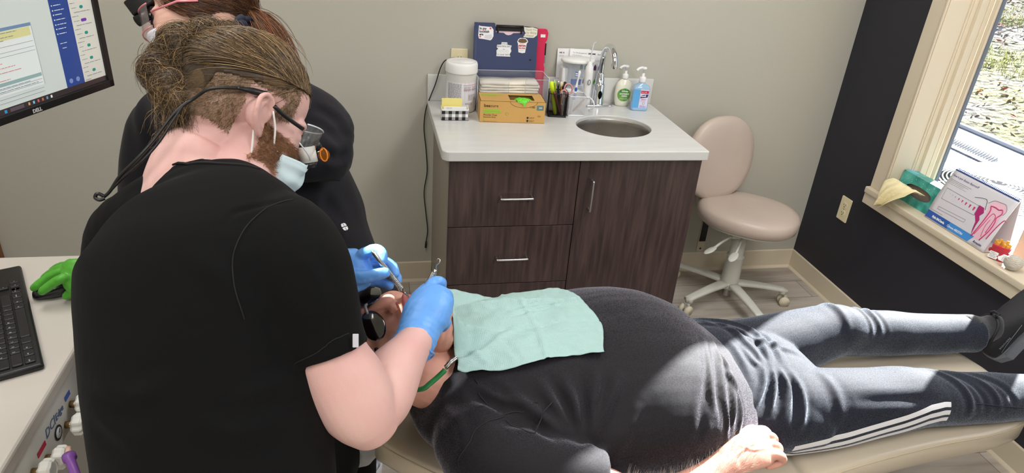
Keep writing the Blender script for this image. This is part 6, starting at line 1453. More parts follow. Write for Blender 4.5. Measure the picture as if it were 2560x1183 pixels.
# bib clip and green cord
q = Vector(G[2, NY-10]); q = Vector(dep(1124, 910, 1.225)); q0 = Vector(dep(1142, 896, 1.222)); q1 = Vector(dep(1108, 930, 1.226))
t = thing('bib_clip', 'metal alligator clip with green cord holding the paper bib at the neck', 'bib clip', q)
mb = MB(); mb.tube([q0, q, q+(q1-q)*.6], [.0022,.0036,.003], m_nick, 8); mb.tube([q0+Vector((0,0,.004)), q+Vector((0,0,.005)), q+(q1-q)*.7+Vector((0,0,.006))], [.0016,.003,.003], m_nick, 8); mb.build('clip', t)
mb = MB(); nk = bez([q+(q1-q)*.75, q1, dep(1092, 945, 1.228), dep(1074, 960, 1.228), dep(1058, 972, 1.235), dep(1035, 975, 1.26)], 8); mb.tube(nk, .0048, mat('green_cord', (52,138,82), .45), 10); mb.build('cord', t)
# ============================================================ DENTAL CHAIR
m_seat = mat('cream_upholstery', (200,188,168), .28, bump=.04, bscale=40, coat=.35, spec=.5)
m_seat2 = mat('tan_upholstery', (176,160,128), .3, coat=.3); m_pipe = mat('upholstery_piping', (196,182,156), .4)
t = thing('dental_chair', 'cream upholstered reclined dental chair under the lying person', 'dental chair', (.65, -1.63, 0))
def slab(name, sta, th, mm, edge=.012):
    """stations: (x, centre y, half width, top z)"""
    P = bez([Vector((s[0], s[1], 0)) for s in sta], 6); Q = bez([Vector((s[2], s[3], 0)) for s in sta], 6); rings = []
    for p, q in zip(P, Q):
        w, z = q.x, q.y; w = max(w, .004)
        prof = [(-w+edge, 0), (-w+edge*.3, -.006), (-w, -edge*1.4), (-w, -th+edge*2), (-w+edge*1.2, -th+.004), (-w*.7, -th), (w*.7, -th), (w-edge*1.2, -th+.004), (w, -th+edge*2), (w, -edge*1.4), (w-edge*.3, -.006), (w-edge, 0), (w*.5, .004), (-w*.5, .004)]
        rings.append([(p.x, p.y+a, z+b_) for a, b_ in prof])
    mb = MB(); mb.loft(rings, mm); o = mb.build(name, t)
    for s in (-1, 1):
        mb = MB(); mb.tube([(p.x, p.y+s*(q.x-edge*.2), q.y-.010) for p, q in zip(P, Q)], .0022, m_pipe, 6); mb.build('piping', o)
    return o
slab('leg_rest', [(.70,-1.640,.222,.565), (.90,-1.610,.218,.570), (1.10,-1.58,.212,.560), (1.30,-1.555,.204,.540), (1.42,-1.540,.188,.528), (1.49,-1.532,.160,.522), (1.525,-1.528,.100,.518), (1.535,-1.527,.03,.515)], .085, m_seat)
slab('seat', [(.42,-1.672,.232,.585), (.50,-1.665,.235,.572), (.60,-1.650,.230,.566), (.695,-1.640,.224,.564)], .095, m_seat)
slab('backrest', [(-.248,-1.670,.020,.652), (-.240,-1.670,.045,.653), (-.22,-1.672,.068,.654), (-.185,-1.675,.095,.652), (-.12,-1.68,.132,.642), (-.05,-1.685,.165,.634), (.05,-1.69,.200,.620), (.25,-1.69,.232,.598), (.40,-1.675,.232,.586), (.415,-1.674,.230,.584)], .075, m_seat)
Mh = T(-.290,-1.68,.748) @ RY(-6)
rings = []
for zz, k in ((0,.85), (.012,1), (.03,1.02), (.045,.97), (.052,.85)): rings.append([Mh @ Vector((a*k, b_*k, zz)) for a, b_ in rrect(.14, .20, .06, 6)])
mb = MB(); mb.loft(rings, m_seat2); mb.build('headrest', t)
mb = MB(); mb.tube([(-.30,-1.70,.755), (-.28,-1.70,.70), (-.20,-1.70,.61), (-.05,-1.70,.57)], .016, m_nick, 12); mb.build('headrest_bar', t)
m_cb = mat('chair_base_blue_grey', (62,74,90), .35, coat=.3)
mb = MB(); mb.prism(rrect(.95, .46, .08, 6), .05, m_cb, T(.95,-1.60,.001), bev=.01); mb.box((.40,-1.76,.05), (.85,-1.50,.30), m_cb, .03, 4); mb.box((.35,-1.72,.30), (.80,-1.55,.49), m_cb, .03, 4); mb.build('base', t)
# ============================================================ HYGIENIST (seen from behind, bending over the chair)
def camv(r, u, f): return (RT*r+UP*u+FW*f)
HC_ = dep(617, 290, 1.10)
fH = camv(.68, -.36, .62).normalized(); uH = camv(.36, .90, .15)
MH = frame(HC_, fH, z=uH) @ Matrix.Scale(.965, 4)                                   # x face, y left ear, z crown; the right ear (-y) is towards the room camera
hy = thing('person', 'person in black scrubs with a hair bun and blue gloves bending over the chair', 'person', (-.52, -1.85, 0))
mb = MB(); head_parts(mb, MH, sk_h, 1.0, 1.0, ears=(-1, 1), ear_s=1.02)
neck = [(dep(575, 330, 1.10), .064, .066), (dep(545, 375, 1.10), .066, .072), (dep(520, 415, 1.09), .078, .080), (dep(508, 455, 1.08), .085, .078), (dep(508, 520, 1.06), .095, .08)]
limb(mb, dens(neck), camv(1, -.15, 0), sk_h)
# fleshy side of the neck under the ear
limb(mb, dens([(dep(640, 350, 1.09), .045, .045), (dep(615, 400, 1.08), .050, .050), (dep(600, 440, 1.07), .060, .055)]), camv(1, 0, 0), sk_h)
# right arm
limb(mb, dens([(dep(750, 640, .955), .046, .050), (dep(800, 800, .953), .049, .051), (dep(828, 890, .958), .051, .052), (dep(860, 950, .965), .056, .054), (dep(890, 1005, .975), .056, .054), (dep(915, 1035, .99), .050, .052)], 5), camv(1, .2, 0), sk_h)
limb(mb, dens([(dep(905, 1030, .985), .050, .050), (dep(945, 990, 1.02), .052, .050), (dep(985, 930, 1.07), .044, .043), (dep(1020, 880, 1.12), .034, .035), (dep(1042, 850, 1.15), .030, .031)], 5), camv(1, -.6, 0), sk_h)
me = remesh(mb, .0028, 3); wrinkle(me, .0004, 60, 4)
folds(me, [([dep(935, 905, .99), dep(950, 925, 1.0), dep(958, 940, 1.005)], -.003, .006)])
iMH = np.array(MH.inverted())
m_under = skin('skin_under_short_hair', (170,140,118), (140,112,90), 30); m_beard_s = skin('skin_under_beard', (196,146,126), (172,124,100), 60)
def reg_under(c):
    q = loc_(c, iMH); n_ = vnoise(c, 60, 3)*.004
    return (q[:,2] > -.052-.25*(q[:,0]+.03).clip(-.06, .02)+n_) & (q[:,0] < .050+n_) & (q[:,2] > -.075) & ~((np.abs(q[:,1]) > .070) & (np.abs(q[:,0]+.005) < .030) & (np.abs(q[:,2]) < .040)) & ((q[:,2] > .012+n_) | (q[:,0] < -.032+n_*.8))
def reg_beard(c):
    q = loc_(c, iMH); n_ = vnoise(c, 80, 4)*.004
    return (q[:,0] > .008+n_) & (q[:,2] < -.012-.30*(q[:,0]-.04).clip(-.03, .05)+n_) & (q[:,2] > -.165) & (q[:,0] > .008+.5*(q[:,2]+.05).clip(-.08, 0)+n_) & (np.abs(q[:,1]) < .085) & ((q[:,0] < .052) | (q[:,2] > -.036))& (q[:,0] < .095)
def fn(c):
    i = np.zeros(len(c)); i[reg_beard(c)] = 2; i[reg_under(c)] = 1; return i
paint(me, [sk_h, m_under, m_beard_s], fn); hb = place('body', me, hy)
hc = [mat('hair_brown_dark', (66,52,38), .45), mat('hair_brown', (104,83,58), .42), mat('hair_brown_light', (148,121,85), .4), mat('hair_golden', (184,154,112), .4)]
bk = camv(-.6, -.5, .0)
short_hair(hb, lambda c: reg_under(c) & (loc_(c, iMH)[:,2] > -.06), 16000, .0065, .00020, [hc[0], hc[1], hc[1]], 'clipped_hair', hy, tuple(bk*.55), 5)
short_hair(hb, lambda c: reg_beard(c), 8000, .0075, .00022, [mat('beard_brown', (126,92,66), .5), mat('beard_light', (158,122,88), .5), mat('beard_ginger', (160,116,82), .5)], 'beard', hy, tuple(camv(.2, -.7, 0)*.5), 6)
# long hair: cap, swept strands and bun
rng = np.random.default_rng(12)
BC = dep(490, 165, 1.09); 
capM = MB()
capM.ell((-.018,0,.046), (.101,.080,.080), hc[1], MH, 40, 26)
limb(capM, dens([(MH @ Vector((-.03,0,.070)), .065, .045), (dep(555, 165, 1.10), .045, .040), (dep(500, 165, 1.09), .036, .036)]), MH.to_3x3() @ Vector((0,1,0)), hc[1])
BL = [((520, 100, 1.09), .030), ((455, 120, 1.08), .034), ((405, 180, 1.07), .030), ((435, 222, 1.06), .031), ((455, 262, 1.05), .024), ((490, 175, 1.08), .036), ((570, 100, 1.10), .026), ((425, 150, 1.08), .030)]
BLW = [(dep(*c), r) for c, r in BL]
for c, r in BLW: capM.ell(tuple(c), (r, r, r), hc[1])
me = remesh(capM, .0035, 4); iM = iMH
co = getco(me); q = loc_(co, iM)
keep_line = .030+.35*(q[:,0]+.0).clip(-.12, .1)*-.35       # the cap stops above the clipped sides
low = (q[:,2] < np.where(q[:,0] > -.085, (.050+.22*q[:,0]).clip(.032, .072), -.2)) & (np.abs(q[:,1]) > .02)
# pull cap vertices below the parting inside the skull so only the long hair on top shows
sh = np.where(low, 1.0, 0.0); ctr = np.array(MH @ Vector((-.012,0,.03))); co = np.where(sh[:, None] > 0, ctr+(co-ctr)*.90, co); setco(me, co)
wrinkle(me, .0025, 110, 9); paint(me, [hc[0], hc[1]], lambda c: vnoise(c, 90, 5) > .2); hair = place('hair', me, hy)
A3 = np.array(MH.to_3x3()); O3 = np.array(HC_)
def toW(P): return P@A3.T+O3
ctr_l = np.array([-.018,0,.044]); rad_l = np.array([.101,.081,.081])
bun_l = np.array(MH.inverted() @ BC)
def skull_path(a, b, K, off, rngk):                         # arc over the skull from direction a to direction b
    a = a/np.linalg.norm(a); b = b/np.linalg.norm(b); om = math.acos(max(-1, min(1, float(a@b)))); t = np.linspace(0, 1, K)[:, None]
    d = (np.sin((1-t)*om)*a+np.sin(t*om)*b)/math.sin(om); return ctr_l+d*rad_l*(1+off)
S_ = []; P_ = []
att = (bun_l-ctr_l)/rad_l
for k in range(8000):
    y = rng.uniform(-1, 1); side = abs(y)
    th = math.radians(rng.uniform(-6, 60)); ang = y*math.radians(78)
    # start directions along and above the hairline: forehead to temples and the line above the ears
    if rng.random() < .45: a = np.array([math.cos(ang)*math.cos(.40), math.sin(ang)*math.cos(.40), math.sin(.40)+.05*rng.random()])
    else:
        u = rng.random(); a = np.array([1-1.75*u, (1 if rng.random() < .2 else -1)*math.sqrt(max(.05, 1-(1-1.6*u)**2))*.98, .40-.34*u+.05*rng.random()])
    b = att+rng.normal(size=3)*.16; K = 12; off = .012+.05*rng.random()
    p = skull_path(a, b, K, off, rng); lift = np.sin(np.linspace(0, 1, K)*math.pi)[:, None]*rng.normal(size=3)*.0035
    p = p+lift; p += np.array([0,0,1])*(.006*np.sin(np.linspace(0, 1, K)*math.pi))[:, None]
    t = np.linspace(0, 1, K)[:, None]; end = bun_l+np.array([.020,0,.0])+rng.normal(size=3)*.020; p = p*(1-t**4)+end*t**4
    S_.append(toW(p)); g = vnoise(np.array([a*3]), 4, 2)[0]; P_.append(int(np.clip(rng.normal(1.25+g*.5, .8), 0, 3)))
hair_mesh(np.array(S_), .00040, hc, P_, 'hair_strands', hair)
S_ = []; P_ = []
vw = np.array(-FW)
for k in range(9000):
    c, r = BLW[rng.choice(8, p=[.14,.16,.13,.12,.08,.17,.10,.10])]; c = np.array(c); n_ = rng.normal(size=3)+vw*1.5; n_ /= np.linalg.norm(n_); a = np.cross(n_, rng.normal(size=3)); a /= np.linalg.norm(a); b = np.cross(n_, a)
    K = 14; st = rng.random()*6.28; ln = rng.uniform(1.0, 3.0); t = np.linspace(0, 1, K); ang = st+ln*t; rr_ = r*(1.03+.04*rng.normal())*(1+.06*np.sin(t*7+rng.random()*6))
    if k % 14 == 0: rr_ = rr_*(1+.30*t**2)
    p = c+(np.cos(ang)[:, None]*a+np.sin(ang)[:, None]*b)*rr_[:, None]+n_*rng.normal()*r*.28
    S_.append(p); P_.append(int(np.clip(rng.normal(1.4+.5*math.sin(st*2), .85), 0, 3)))
bs0 = np.array(dep(455, 265, 1.05))
for k in range(380):                                        # loose hanging curls under the bun
    t = np.linspace(0, 1, 14)[:, None]; s0 = bs0+rng.normal(size=3)*.014; d = np.array(UP)*(-.040-.02*rng.random())+np.array(RT)*.012*rng.normal()-np.array(FW)*.004; p = s0+d*t+np.sin(t*8+rng.random()*6)*rng.normal(size=3)*.003
    S_.append(p); P_.append(int(rng.integers(0, 3)))
hair_mesh(np.array(S_), .00036, hc, P_, 'bun_strands', hair)
# scrub top
mb = MB(); sv = camv(1, -.06, -.28)
tor = [(dep(545, 1330, .99), .185, .13), (dep(540, 1180, .98), .176, .128), (dep(527, 1050, .98), .176, .128), (dep(520, 900, .99), .183, .132), (dep(518, 760, 1.0), .192, .134), (dep(520, 650, 1.01), .196, .128), (dep(520, 575, 1.025), .160, .108), (dep(522, 528, 1.045), .118, .088), (dep(510, 484, 1.062), .085, .080), (dep(502, 446, 1.07), .066, .070)]
limb(mb, dens(tor), sv, m_scrub, 56, 2.15, round1=False)
limb(mb, dens([(dep(640, 590, 1.0), .070, .068), (dep(705, 612, .965), .074, .074), (dep(752, 670, .945), .069, .072), (dep(783, 745, .94), .060, .064), (dep(796, 800, .945), .057, .061), (dep(808, 845, .948), .0555, .059), (dep(824, 888, .95), .0550, .057)]), camv(1, .40, 0), m_scrub, 40, round1=False)
limb(mb, dens([(dep(410, 555, 1.06), .072, .07), (dep(345, 600, 1.09), .074, .072), (dep(312, 690, 1.11), .060, .066), (dep(330, 800, 1.13), .060, .062), (dep(480, 870, 1.16), .055, .055)]), camv(1, .25, 0), m_scrub, 40)
limb(mb, dens([(dep(500, 880, 1.17), .052, .052), (dep(680, 800, 1.22), .044, .044), (dep(800, 725, 1.26), .036, .036)]), camv(.3, 1, 0), m_scrub, 32)
limb(mb, dens([(dep(505, 480, 1.062), .050, .050), (dep(432, 492, 1.06), .050, .055), (dep(365, 548, 1.07), .056, .060)]), camv(0, 1, 0), m_scrub, 32)
limb(mb, dens([(dep(505, 482, 1.06), .048, .050), (dep(600, 512, 1.03), .046, .052), (dep(685, 566, 1.0), .050, .056)]), camv(0, 1, 0), m_scrub, 32)
me = remesh(mb, .0048, 5)
# trim the sleeve into a straight hem and the neckline
def bis(me, p, n_, keepfn=None):
    bm = bmesh.new(); bm.from_mesh(me); g = [f for f in bm.faces if keepfn is None or keepfn(f.calc_center_median())]
    vs = {v for f in g for v in f.verts}; es = {e for f in g for e in f.edges}
    bmesh.ops.bisect_plane(bm, geom=list(vs)+list(es)+g, plane_co=p, plane_no=n_, clear_outer=True); bm.to_mesh(me); bm.free(); me.update()
fl = [([dep(600, 640, .9), dep(585, 720, .9), dep(600, 830, .9)], .0, .01),
      ([dep(585, 610, .93), dep(600, 560, .92), dep(650, 530, .92), dep(720, 510, .92)], -.0025, .004),
      ([dep(640, 700, .9), dep(700, 820, .9), dep(740, 900, .9)], .004, .010), ([dep(620, 690, .9), dep(670, 790, .9), dep(700, 900, .9)], -.004, .010),
      ([dep(500, 640, .88), dep(560, 700, .88), dep(600, 760, .88)], .003, .012), ([dep(250, 950, .9), dep(330, 990, .86), (dep(420, 960, .86))], .004, .012), ([dep(600, 1000, .86), dep(700, 960, .88), dep(760, 960, .9)], .004, .012),
      ([dep(240, 1020, .9), dep(300, 1080, .87), dep(400, 1100, .86)], .004, .012), ([dep(480, 1050, .85), dep(600, 1080, .86), dep(740, 1040, .88)], .004, .014), ([dep(760, 620, .86), dep(800, 700, .86), dep(810, 800, .87)], .003, .010)]
folds(me, fl); wrinkle(me, .0022, 22, 11); wrinkle(me, .0007, 60, 12); paint(me, [m_scrub], None); scrub = place('scrub_top', me, hy); md = scrub.modifiers.new('s', 'SOLIDIFY'); md.thickness = .0015
m_hem = mat('black_hem', (17,17,18), .85)
surf_tube(scrub, [dep(425, 398, 1.0), dep(500, 390, .98), dep(560, 400, .98), dep(606, 420, .99), dep(640, 445, 1.0)], .0022, m_hem, 'neckband', scrub, .001)
surf_tube(scrub, [dep(735, 910, .9), dep(790, 888, .88), dep(845, 862, .87), dep(900, 832, .9)], .0008, m_hem, 'sleeve_hem', scrub, .0005)
surf_tube(scrub, [dep(735, 490, .93), dep(640, 540, .9), dep(590, 620, .88), dep(583, 700, .87), dep(610, 800, .86)], .0011, m_hem, 'seam', scrub, .0004)
q = dep(889, 852, .905); mb = MB(); mb.box((-.004,-.009,-.001), (.004,.009,.001), mat('clear_tag', (190,190,200), .3), .0008, M=frame(q, RT, y=UP)); mb.build('size_tag', scrub)
# legs in black trousers on a stool (mostly out of view)
mb = MB()
limb(mb, dens([(dep(540, 1300, 1.0), .17, .12), (dep(545, 1450, 1.02), .17, .12)]), sv, m_scrub, 40)
limb(mb, dens([((-.44,-1.86,.55), .09, .09), ((-.36,-1.62,.52), .08, .08), ((-.30,-1.40,.50), .07, .07), ((-.30,-1.39,.30), .055, .055), ((-.31,-1.42,.10), .05, .05)]), (1,0,0), m_scrub, 28)
limb(mb, dens([((-.60,-1.86,.55), .09, .09), ((-.66,-1.62,.52), .08, .08), ((-.70,-1.45,.50), .07, .07), ((-.72,-1.44,.30), .055, .055), ((-.72,-1.47,.10), .05, .05)]), (1,0,0), m_scrub, 28)
me = remesh(mb, .007, 4); wrinkle(me, .003, 25, 3); paint(me, [m_scrub], None); place('scrub_trousers', me, hy)
# surgical mask
mk = thing('face_mask', 'light blue pleated face mask on the person in black scrubs at the front', 'face mask', MH @ Vector((.08,0,-.08)))
m_mask = mat('mask_pale_blue', (206,226,232), .8, bump=.1, bscale=500, bdist=.002, sss=.1); m_elas = mat('white_elastic', (236,234,230), .7)
NU, NV = 40, 26; vs = []
for i in range(NU+1):
    for j in range(NV+1):
        s = -1+2*i/NU; v = j/NV                              # v 0 top .. 1 bottom
        a = s*math.pi/2*.93; nose_ = math.exp(-(s/.30)**2)
        yw = .0715-.008*v; x0 = .022+.012*(1-v)-.002*v; dx = .088+.012*math.sin(v*math.pi)-.006*v
        x = x0+dx*max(0, math.cos(a))**.62; y = yw*math.sin(a); z = -.034+.034*nose_*(1-v)**1.6-.086*v-.018*v*nose_*0 -.006*(1-nose_)
        pl = .0022*math.sin(v*math.pi*6)*(1 if .08 < v < .95 else 0)
        x += pl+.004*nose_*(1-v)+.003*math.sin(s*9+v*6)*abs(s); vs.append((x, y*(1+pl*4), z+.002*math.sin(s*7)))
fs = [(i*(NV+1)+j, (i+1)*(NV+1)+j, (i+1)*(NV+1)+j+1, i*(NV+1)+j+1) for i in range(NU) for j in range(NV)]
mb = MB(MH); mb.add(vs, fs, m_mask, True); o = mb.build('pleated_sheet', mk); md = o.modifiers.new('s', 'SOLIDIFY'); md.thickness = .0014
for sd_ in (-1, 1):
    e0 = MH @ Vector((.030,sd_*.061,-.056)); e1 = MH @ Vector((.024,sd_*.056,-.118)); ear_t = MH @ Vector((.004,sd_*.083,.018)); ear_b = MH @ Vector((-.006,sd_*.082,-.026))
    mb = MB(); mb.tube(bez([MH @ Vector((.036,sd_*.0715,-.034)), MH @ Vector((.024,sd_*.080,-.010)), MH @ Vector((.008,sd_*.0865,.012))], 6), .0017, m_elas, 6); mb.build('ear_loop', mk)
    mb = MB(); mb.tube(bez([MH @ Vector((.024,sd_*.066,-.110)), MH @ Vector((.008,sd_*.077,-.064)), MH @ Vector((-.006,sd_*.083,-.028))], 6), .0017, m_elas, 6); mb.build('ear_loop', mk)
mb = MB(MH)
for i in range(2):
    for k in range(16): v = .06+.88*k/15; mb.ell((.030+.006*i+.010*(1-v),-.0722+.007*v+.001*i,-.036-.080*v), (.0013,.0008,.0010), mat('mask_stitch', (170,190,200), .7), n=8, k=6)
mb.build('stitching', mk)
# loupe glasses with lamp
gl_ = thing('loupe_glasses', 'clear safety glasses with white loupe lamp on the front person', 'glasses', MH @ Vector((.1,0,.01)))
m_clr = clear('clear_lens', (250,252,254), .93, .03)
mb = MB(MH); vs = []; NU, NV = 36, 10
for i in range(NU+1):
    for j in range(NV+1):
        s = -1+2*i/NU; v = -1+2*j/NV; a = s*1.22; x = .034+.090*math.cos(a)**.85; y = .078*math.sin(a)/.94; z = .004+.026*v*(1-.35*abs(s)**3)-.008*(1-abs(s))*(v < 0)
        vs.append((x, y, z))
mb.add(vs, [(i*(NV+1)+j, (i+1)*(NV+1)+j, (i+1)*(NV+1)+j+1, i*(NV+1)+j+1) for i in range(NU) for j in range(NV)], m_clr, True); o = mb.build('lens_shield', gl_)
def rimline(v, m, r, nm):
    mb = MB(); mb.tube([MH @ Vector(vs[i*(NV+1)+v]) for i in range(NU+1)], r, m, 6); mb.build(nm, gl_)
rimline(NV, mat('clear_rim', (214,220,226), .15), .0014, 'rim'); rimline(0, mat('clear_rim', (0,0,0)), .0012, 'rim')
for sd_ in (-1, 1):
    mb = MB(); mb.tube([MH @ Vector(p) for p in bez([(.066,sd_*.079,.010), (.03,sd_*.084,.014), (.006,sd_*.086,.020)], 5)], [.0034]*11, m_blkp, 8)
    mb.build('temple', gl_)
    mb = MB(); mb.tube([MH @ Vector(p) for p in bez([(-.006,sd_*.088,.031), (-.020,sd_*.087,.028), (-.036,sd_*.0845,.024), (-.053,sd_*.079,.019)], 5)], [.0028,.0036]+[.0050]*8+[.0045,.0040,.0034,.003,.003,.003], m_blkp, 10); mb.build('temple_sleeve', gl_)
LD = (MH.to_3x3() @ Vector((.55,-.02,-.84))).normalized(); lp0 = dep(762, 355, 1.14)
m_lw = mat('loupe_white', (214,212,206), .4)
for k, off in enumerate((0, .058)):
    c = lp0+(MH.to_3x3() @ Vector((0,1,0)))*off
    mb = MB(); mb.cyl(c-LD*.012, c+LD*.008, .0105, m_blkp, .012); mb.cyl(c+LD*.008, c+LD*.034, .0150, m_lw, .0165, n=28); mb.cyl(c+LD*.034, c+LD*.044, .0155, m_blkp, .0120, n=28); mb.build('loupe', gl_)
c = MH @ Vector((.124,-.006,.012)); LT = dep(1014, 752, 1.275); ld_ = (LT-c).normalized()
mb = MB(); mb.cyl(c-ld_*.004, c+ld_*.014, .0065, m_blkp, n=20); mb.cyl(c+ld_*.014, c+ld_*.0145, .005, mat('lamp_glow', (250,252,255), .3, emit=6), n=16); mb.build('lamp', gl_)
sp = bpy.data.lights.new('headlamp_light', 'SPOT'); sp.energy = 20; sp.spot_size = math.radians(13); sp.spot_blend = .3; sp.shadow_soft_size = .006; sp.color = (.95, .98, 1)
spo = bpy.data.objects.new('headlamp_light', sp); COL.objects.link(spo); spo.location = c+ld_*.020; spo.rotation_euler = ld_.to_track_quat('-Z', 'Y').to_euler()
mb = MB(); cc = lp0+LD*.020+RT*.026+FW*.01; mb.tube([cc+RT*.006*math.cos(a)+(LD*.8)*.014*math.sin(a) for a in [k*.5 for k in range(13)]], .0012, mat('orange_filter_rim', (226,130,30), .3), 6, closed=True); mb.lathe([(.0001,0), (.010,.0005)], clear('orange_filter', (240,150,60), .8), frame(cc, RT, y=LD), 20, False); mb.build('orange_filter', gl_)
# cord of the loupe lamp
m_cord = mat('black_rubber_cord', (26,25,25), .4)
for k, ofs in enumerate((0, 6)):
    P = [MH @ Vector((-.051,-.0795,.0195)), MH @ Vector((-.070,-.072,.010)), MH @ Vector((-.086,-.062,-.002)), dep(480, 250, 1.005), dep(460, 262, 1.0), dep(430+ofs, 290+ofs, .99), dep(385+ofs*2, 350+ofs, .985), dep(340+ofs*2, 400+ofs, .98), dep(300+ofs, 440+ofs, .985), dep(275, 478, .99), dep(258, 494, .99)]
    if k == 1: P = P[2:]
    mb = MB(); mb.tube(bez(P, 6), .0024 if k == 0 else .0020, m_cord, 8)
    if k == 0: mb.tube(bez([dep(262, 492, .99), dep(244, 484, .985), dep(238, 494, .985), dep(248, 500, .985), dep(262, 496, .988)], 5), .0026, m_cord, 8)
    if k: tag(mb.build('glasses_cord'), 'thinner black cord trailing over the shoulder beside the thicker one', 'cord')
    else: tag(mb.build('glasses_cord'), 'black glasses cord looping off the temple down over the black scrub shoulder', 'cord')
# gloves
RG = hand_glove('glove', [(1028, 872, 1.145, .036, .036), (1040, 848, 1.155, .035, .035), (1052, 815, 1.175, .038, .034), (1068, 780, 1.19, .043, .032), (1082, 748, 1.21, .040, .028)],
    [[(1062, 745, 1.205, .0125), (1080, 712, 1.235, .0120), (1100, 706, 1.245, .0112), (1100, 722, 1.275, .0102), (1078, 742, 1.285, .0095)],
     [(1085, 760, 1.20, .0125), (1103, 738, 1.225, .0120), (1112, 744, 1.245, .0108), (1095, 762, 1.28, .0098)],
     [(1095, 785, 1.19, .0125), (1114, 772, 1.215, .0118), (1112, 785, 1.25, .0105), (1088, 795, 1.27, .0095)],
     [(1092, 812, 1.175, .0118), (1113, 805, 1.20, .0108), (1106, 818, 1.23, .0095), (1085, 820, 1.245, .0088)],
     [(1028, 818, 1.18, .0140), (1030, 780, 1.205, .0135), (1045, 748, 1.235, .0120), (1063, 722, 1.258, .0105)]],
    (dep(1025, 875, 1.14), dep(1068, 780, 1.19)-dep(1025, 875, 1.14)), m_gblue, hy, side=camv(1, .35, .15))
LG = hand_glove('glove', [(820, 716, 1.27, .030, .030), (850, 700, 1.268, .032, .030), (872, 684, 1.265, .040, .026), (898, 668, 1.265, .040, .022)],
    [[(888, 650, 1.262, .0120), (912, 634, 1.255, .0112), (938, 624, 1.25, .0105), (955, 634, 1.245, .0098), (956, 652, 1.243, .0092)],
     [(900, 662, 1.272, .0118), (930, 652, 1.275, .0110), (958, 652, 1.275, .0104), (982, 668, 1.275, .0098), (988, 684, 1.272, .0092)],
     [(902, 678, 1.285, .0115), (938, 672, 1.292, .0108), (968, 676, 1.295, .0102), (990, 690, 1.295, .0094), (994, 700, 1.292, .0088)],
     [(892, 696, 1.285, .0110), (924, 702, 1.292, .0102), (952, 706, 1.295, .0096), (974, 715, 1.292, .0088)],
     [(866, 690, 1.245, .0150), (900, 694, 1.238, .0135), (930, 690, 1.235, .0118), (952, 684, 1.236, .0108), (962, 682, 1.237, .0100)]],
    (dep(835, 706, 1.27), dep(898, 668, 1.265)-dep(835, 706, 1.27)), m_gblue, hy, side=camv(.45, 1, 0))
# cuff bead of the right glove
cb = []; a_ = camv(1, .35, .15); cx_ = dep(1028, 874, 1.145); t_ = (dep(1068, 780, 1.19)-cx_).normalized(); a_ = (a_-t_*a_.dot(t_)).normalized(); b_2 = t_.cross(a_)
mb = MB(); mb.tube([cx_+t_*(.002+.004*math.sin(3*q))+(a_*math.cos(q)+b_2*math.sin(q))*.0385 for q in [k*math.pi/18 for k in range(36)]], .0016, m_gblue, 6, closed=True)
mb.build('cuff', RG)
# instruments
m_ins = mat('instrument_steel', (186,184,178), .28, 1)
def instr(label, A, B, tipA, tipB, extra):
    t = thing('dental_scaler', label, 'dental instrument', A); d = B-A
    mb = MB(); mb.tube([A, A+d*.05, A+d*.25, A+d*.55, A+d*.9, B], [.0022,.0042,.0048,.0048,.0044,.0024], m_ins, 14); mb.build('handle', t)
    mb = MB()
    for k in range(11): q = A+d*(.62+.028*k); mb.lathe([(.0044,-.0008), (.0056,0), (.0044,.0008)], m_ins, frame(q, d.orthogonal(), y=d.cross(d.orthogonal())), 14, False)
    mb.build('grip_rings', t)
    for nm, P in (('tip', tipA), ('tip', tipB)):
        if P: mb = MB(); n_ = len(bez(P, 5)); mb.tube(bez(P, 5), [.0020*(1-.75*i/(n_-1)) for i in range(n_)], m_ins, 8); mb.build(nm, t)
A = dep(930, 627, 1.228); B = dep(1010, 731, 1.262)
instr('silver dental scaler held by the far blue glove at the mouth', A, B, None, [B, dep(1020, 742, 1.265), dep(1027, 752, 1.27), dep(1031, 762, 1.272)], 0)
A = dep(1090, 674, 1.255); B = dep(1050, 748, 1.285)
instr('silver hooked scaler held by the near blue gloved fist', B, A, [B, dep(1043, 758, 1.29), dep(1036, 765, 1.29)], [A, dep(1090, 664, 1.252), dep(1098, 657, 1.25), dep(1100, 650, 1.25), dep(1095, 647, 1.25), dep(1092, 651, 1.25)], 0)
# ============================================================ ASSISTANT BEHIND, facing the monitor
def zz(x, y, z, *r): return (x, y, (pln(x, y, 2, z)-CAM).dot(FW))+r
HA = dep(505, 48, 1.44); MA = frame(HA, camv(-.93, -.18, .10), z=camv(-.16, .95, .0))
an = thing('person', 'person in black jacket and mask facing the monitor behind the front person', 'person', (-.62, -1.25, 0))
mb = MB(); head_parts(mb, MA, sk_a, 1.0, 1.0, ears=())
limb(mb, dens([(dep(540, 100, 1.45), .055, .055), (dep(575, 180, 1.46), .056, .058), (dep(590, 240, 1.47), .09, .07)]), camv(1, 0, 0), sk_a)
limb(mb, dens([(dep(236, 690, zz(236, 690, .870)[2]), .028, .024), (dep(275, 660, 1.56), .032, .030), (dep(335, 590, 1.62), .04, .04), (dep(372, 510, 1.61), .045, .045), (dep(390, 420, 1.57), .05, .05), (dep(425, 325, 1.54), .055, .055), (dep(500, 275, 1.50), .07, .06), (dep(590, 262, 1.48), .08, .07)]), camv(1, .3, 0), sk_a)
me = remesh(mb, .0035, 4); paint(me, [sk_a], None); place('body', me, an)
mb = MB()
limb(mb, dens([(dep(790, 760, 1.62), .165, .15), (dep(765, 640, 1.60), .160, .15), (dep(732, 540, 1.58), .160, .145), (dep(682, 430, 1.55), .155, .13), (dep(630, 340, 1.52), .165, .115), (dep(590, 270, 1.50), .12, .095), (dep(570, 225, 1.48), .07, .07)]), camv(1, .35, 0), m_jack, 48, 2.1)
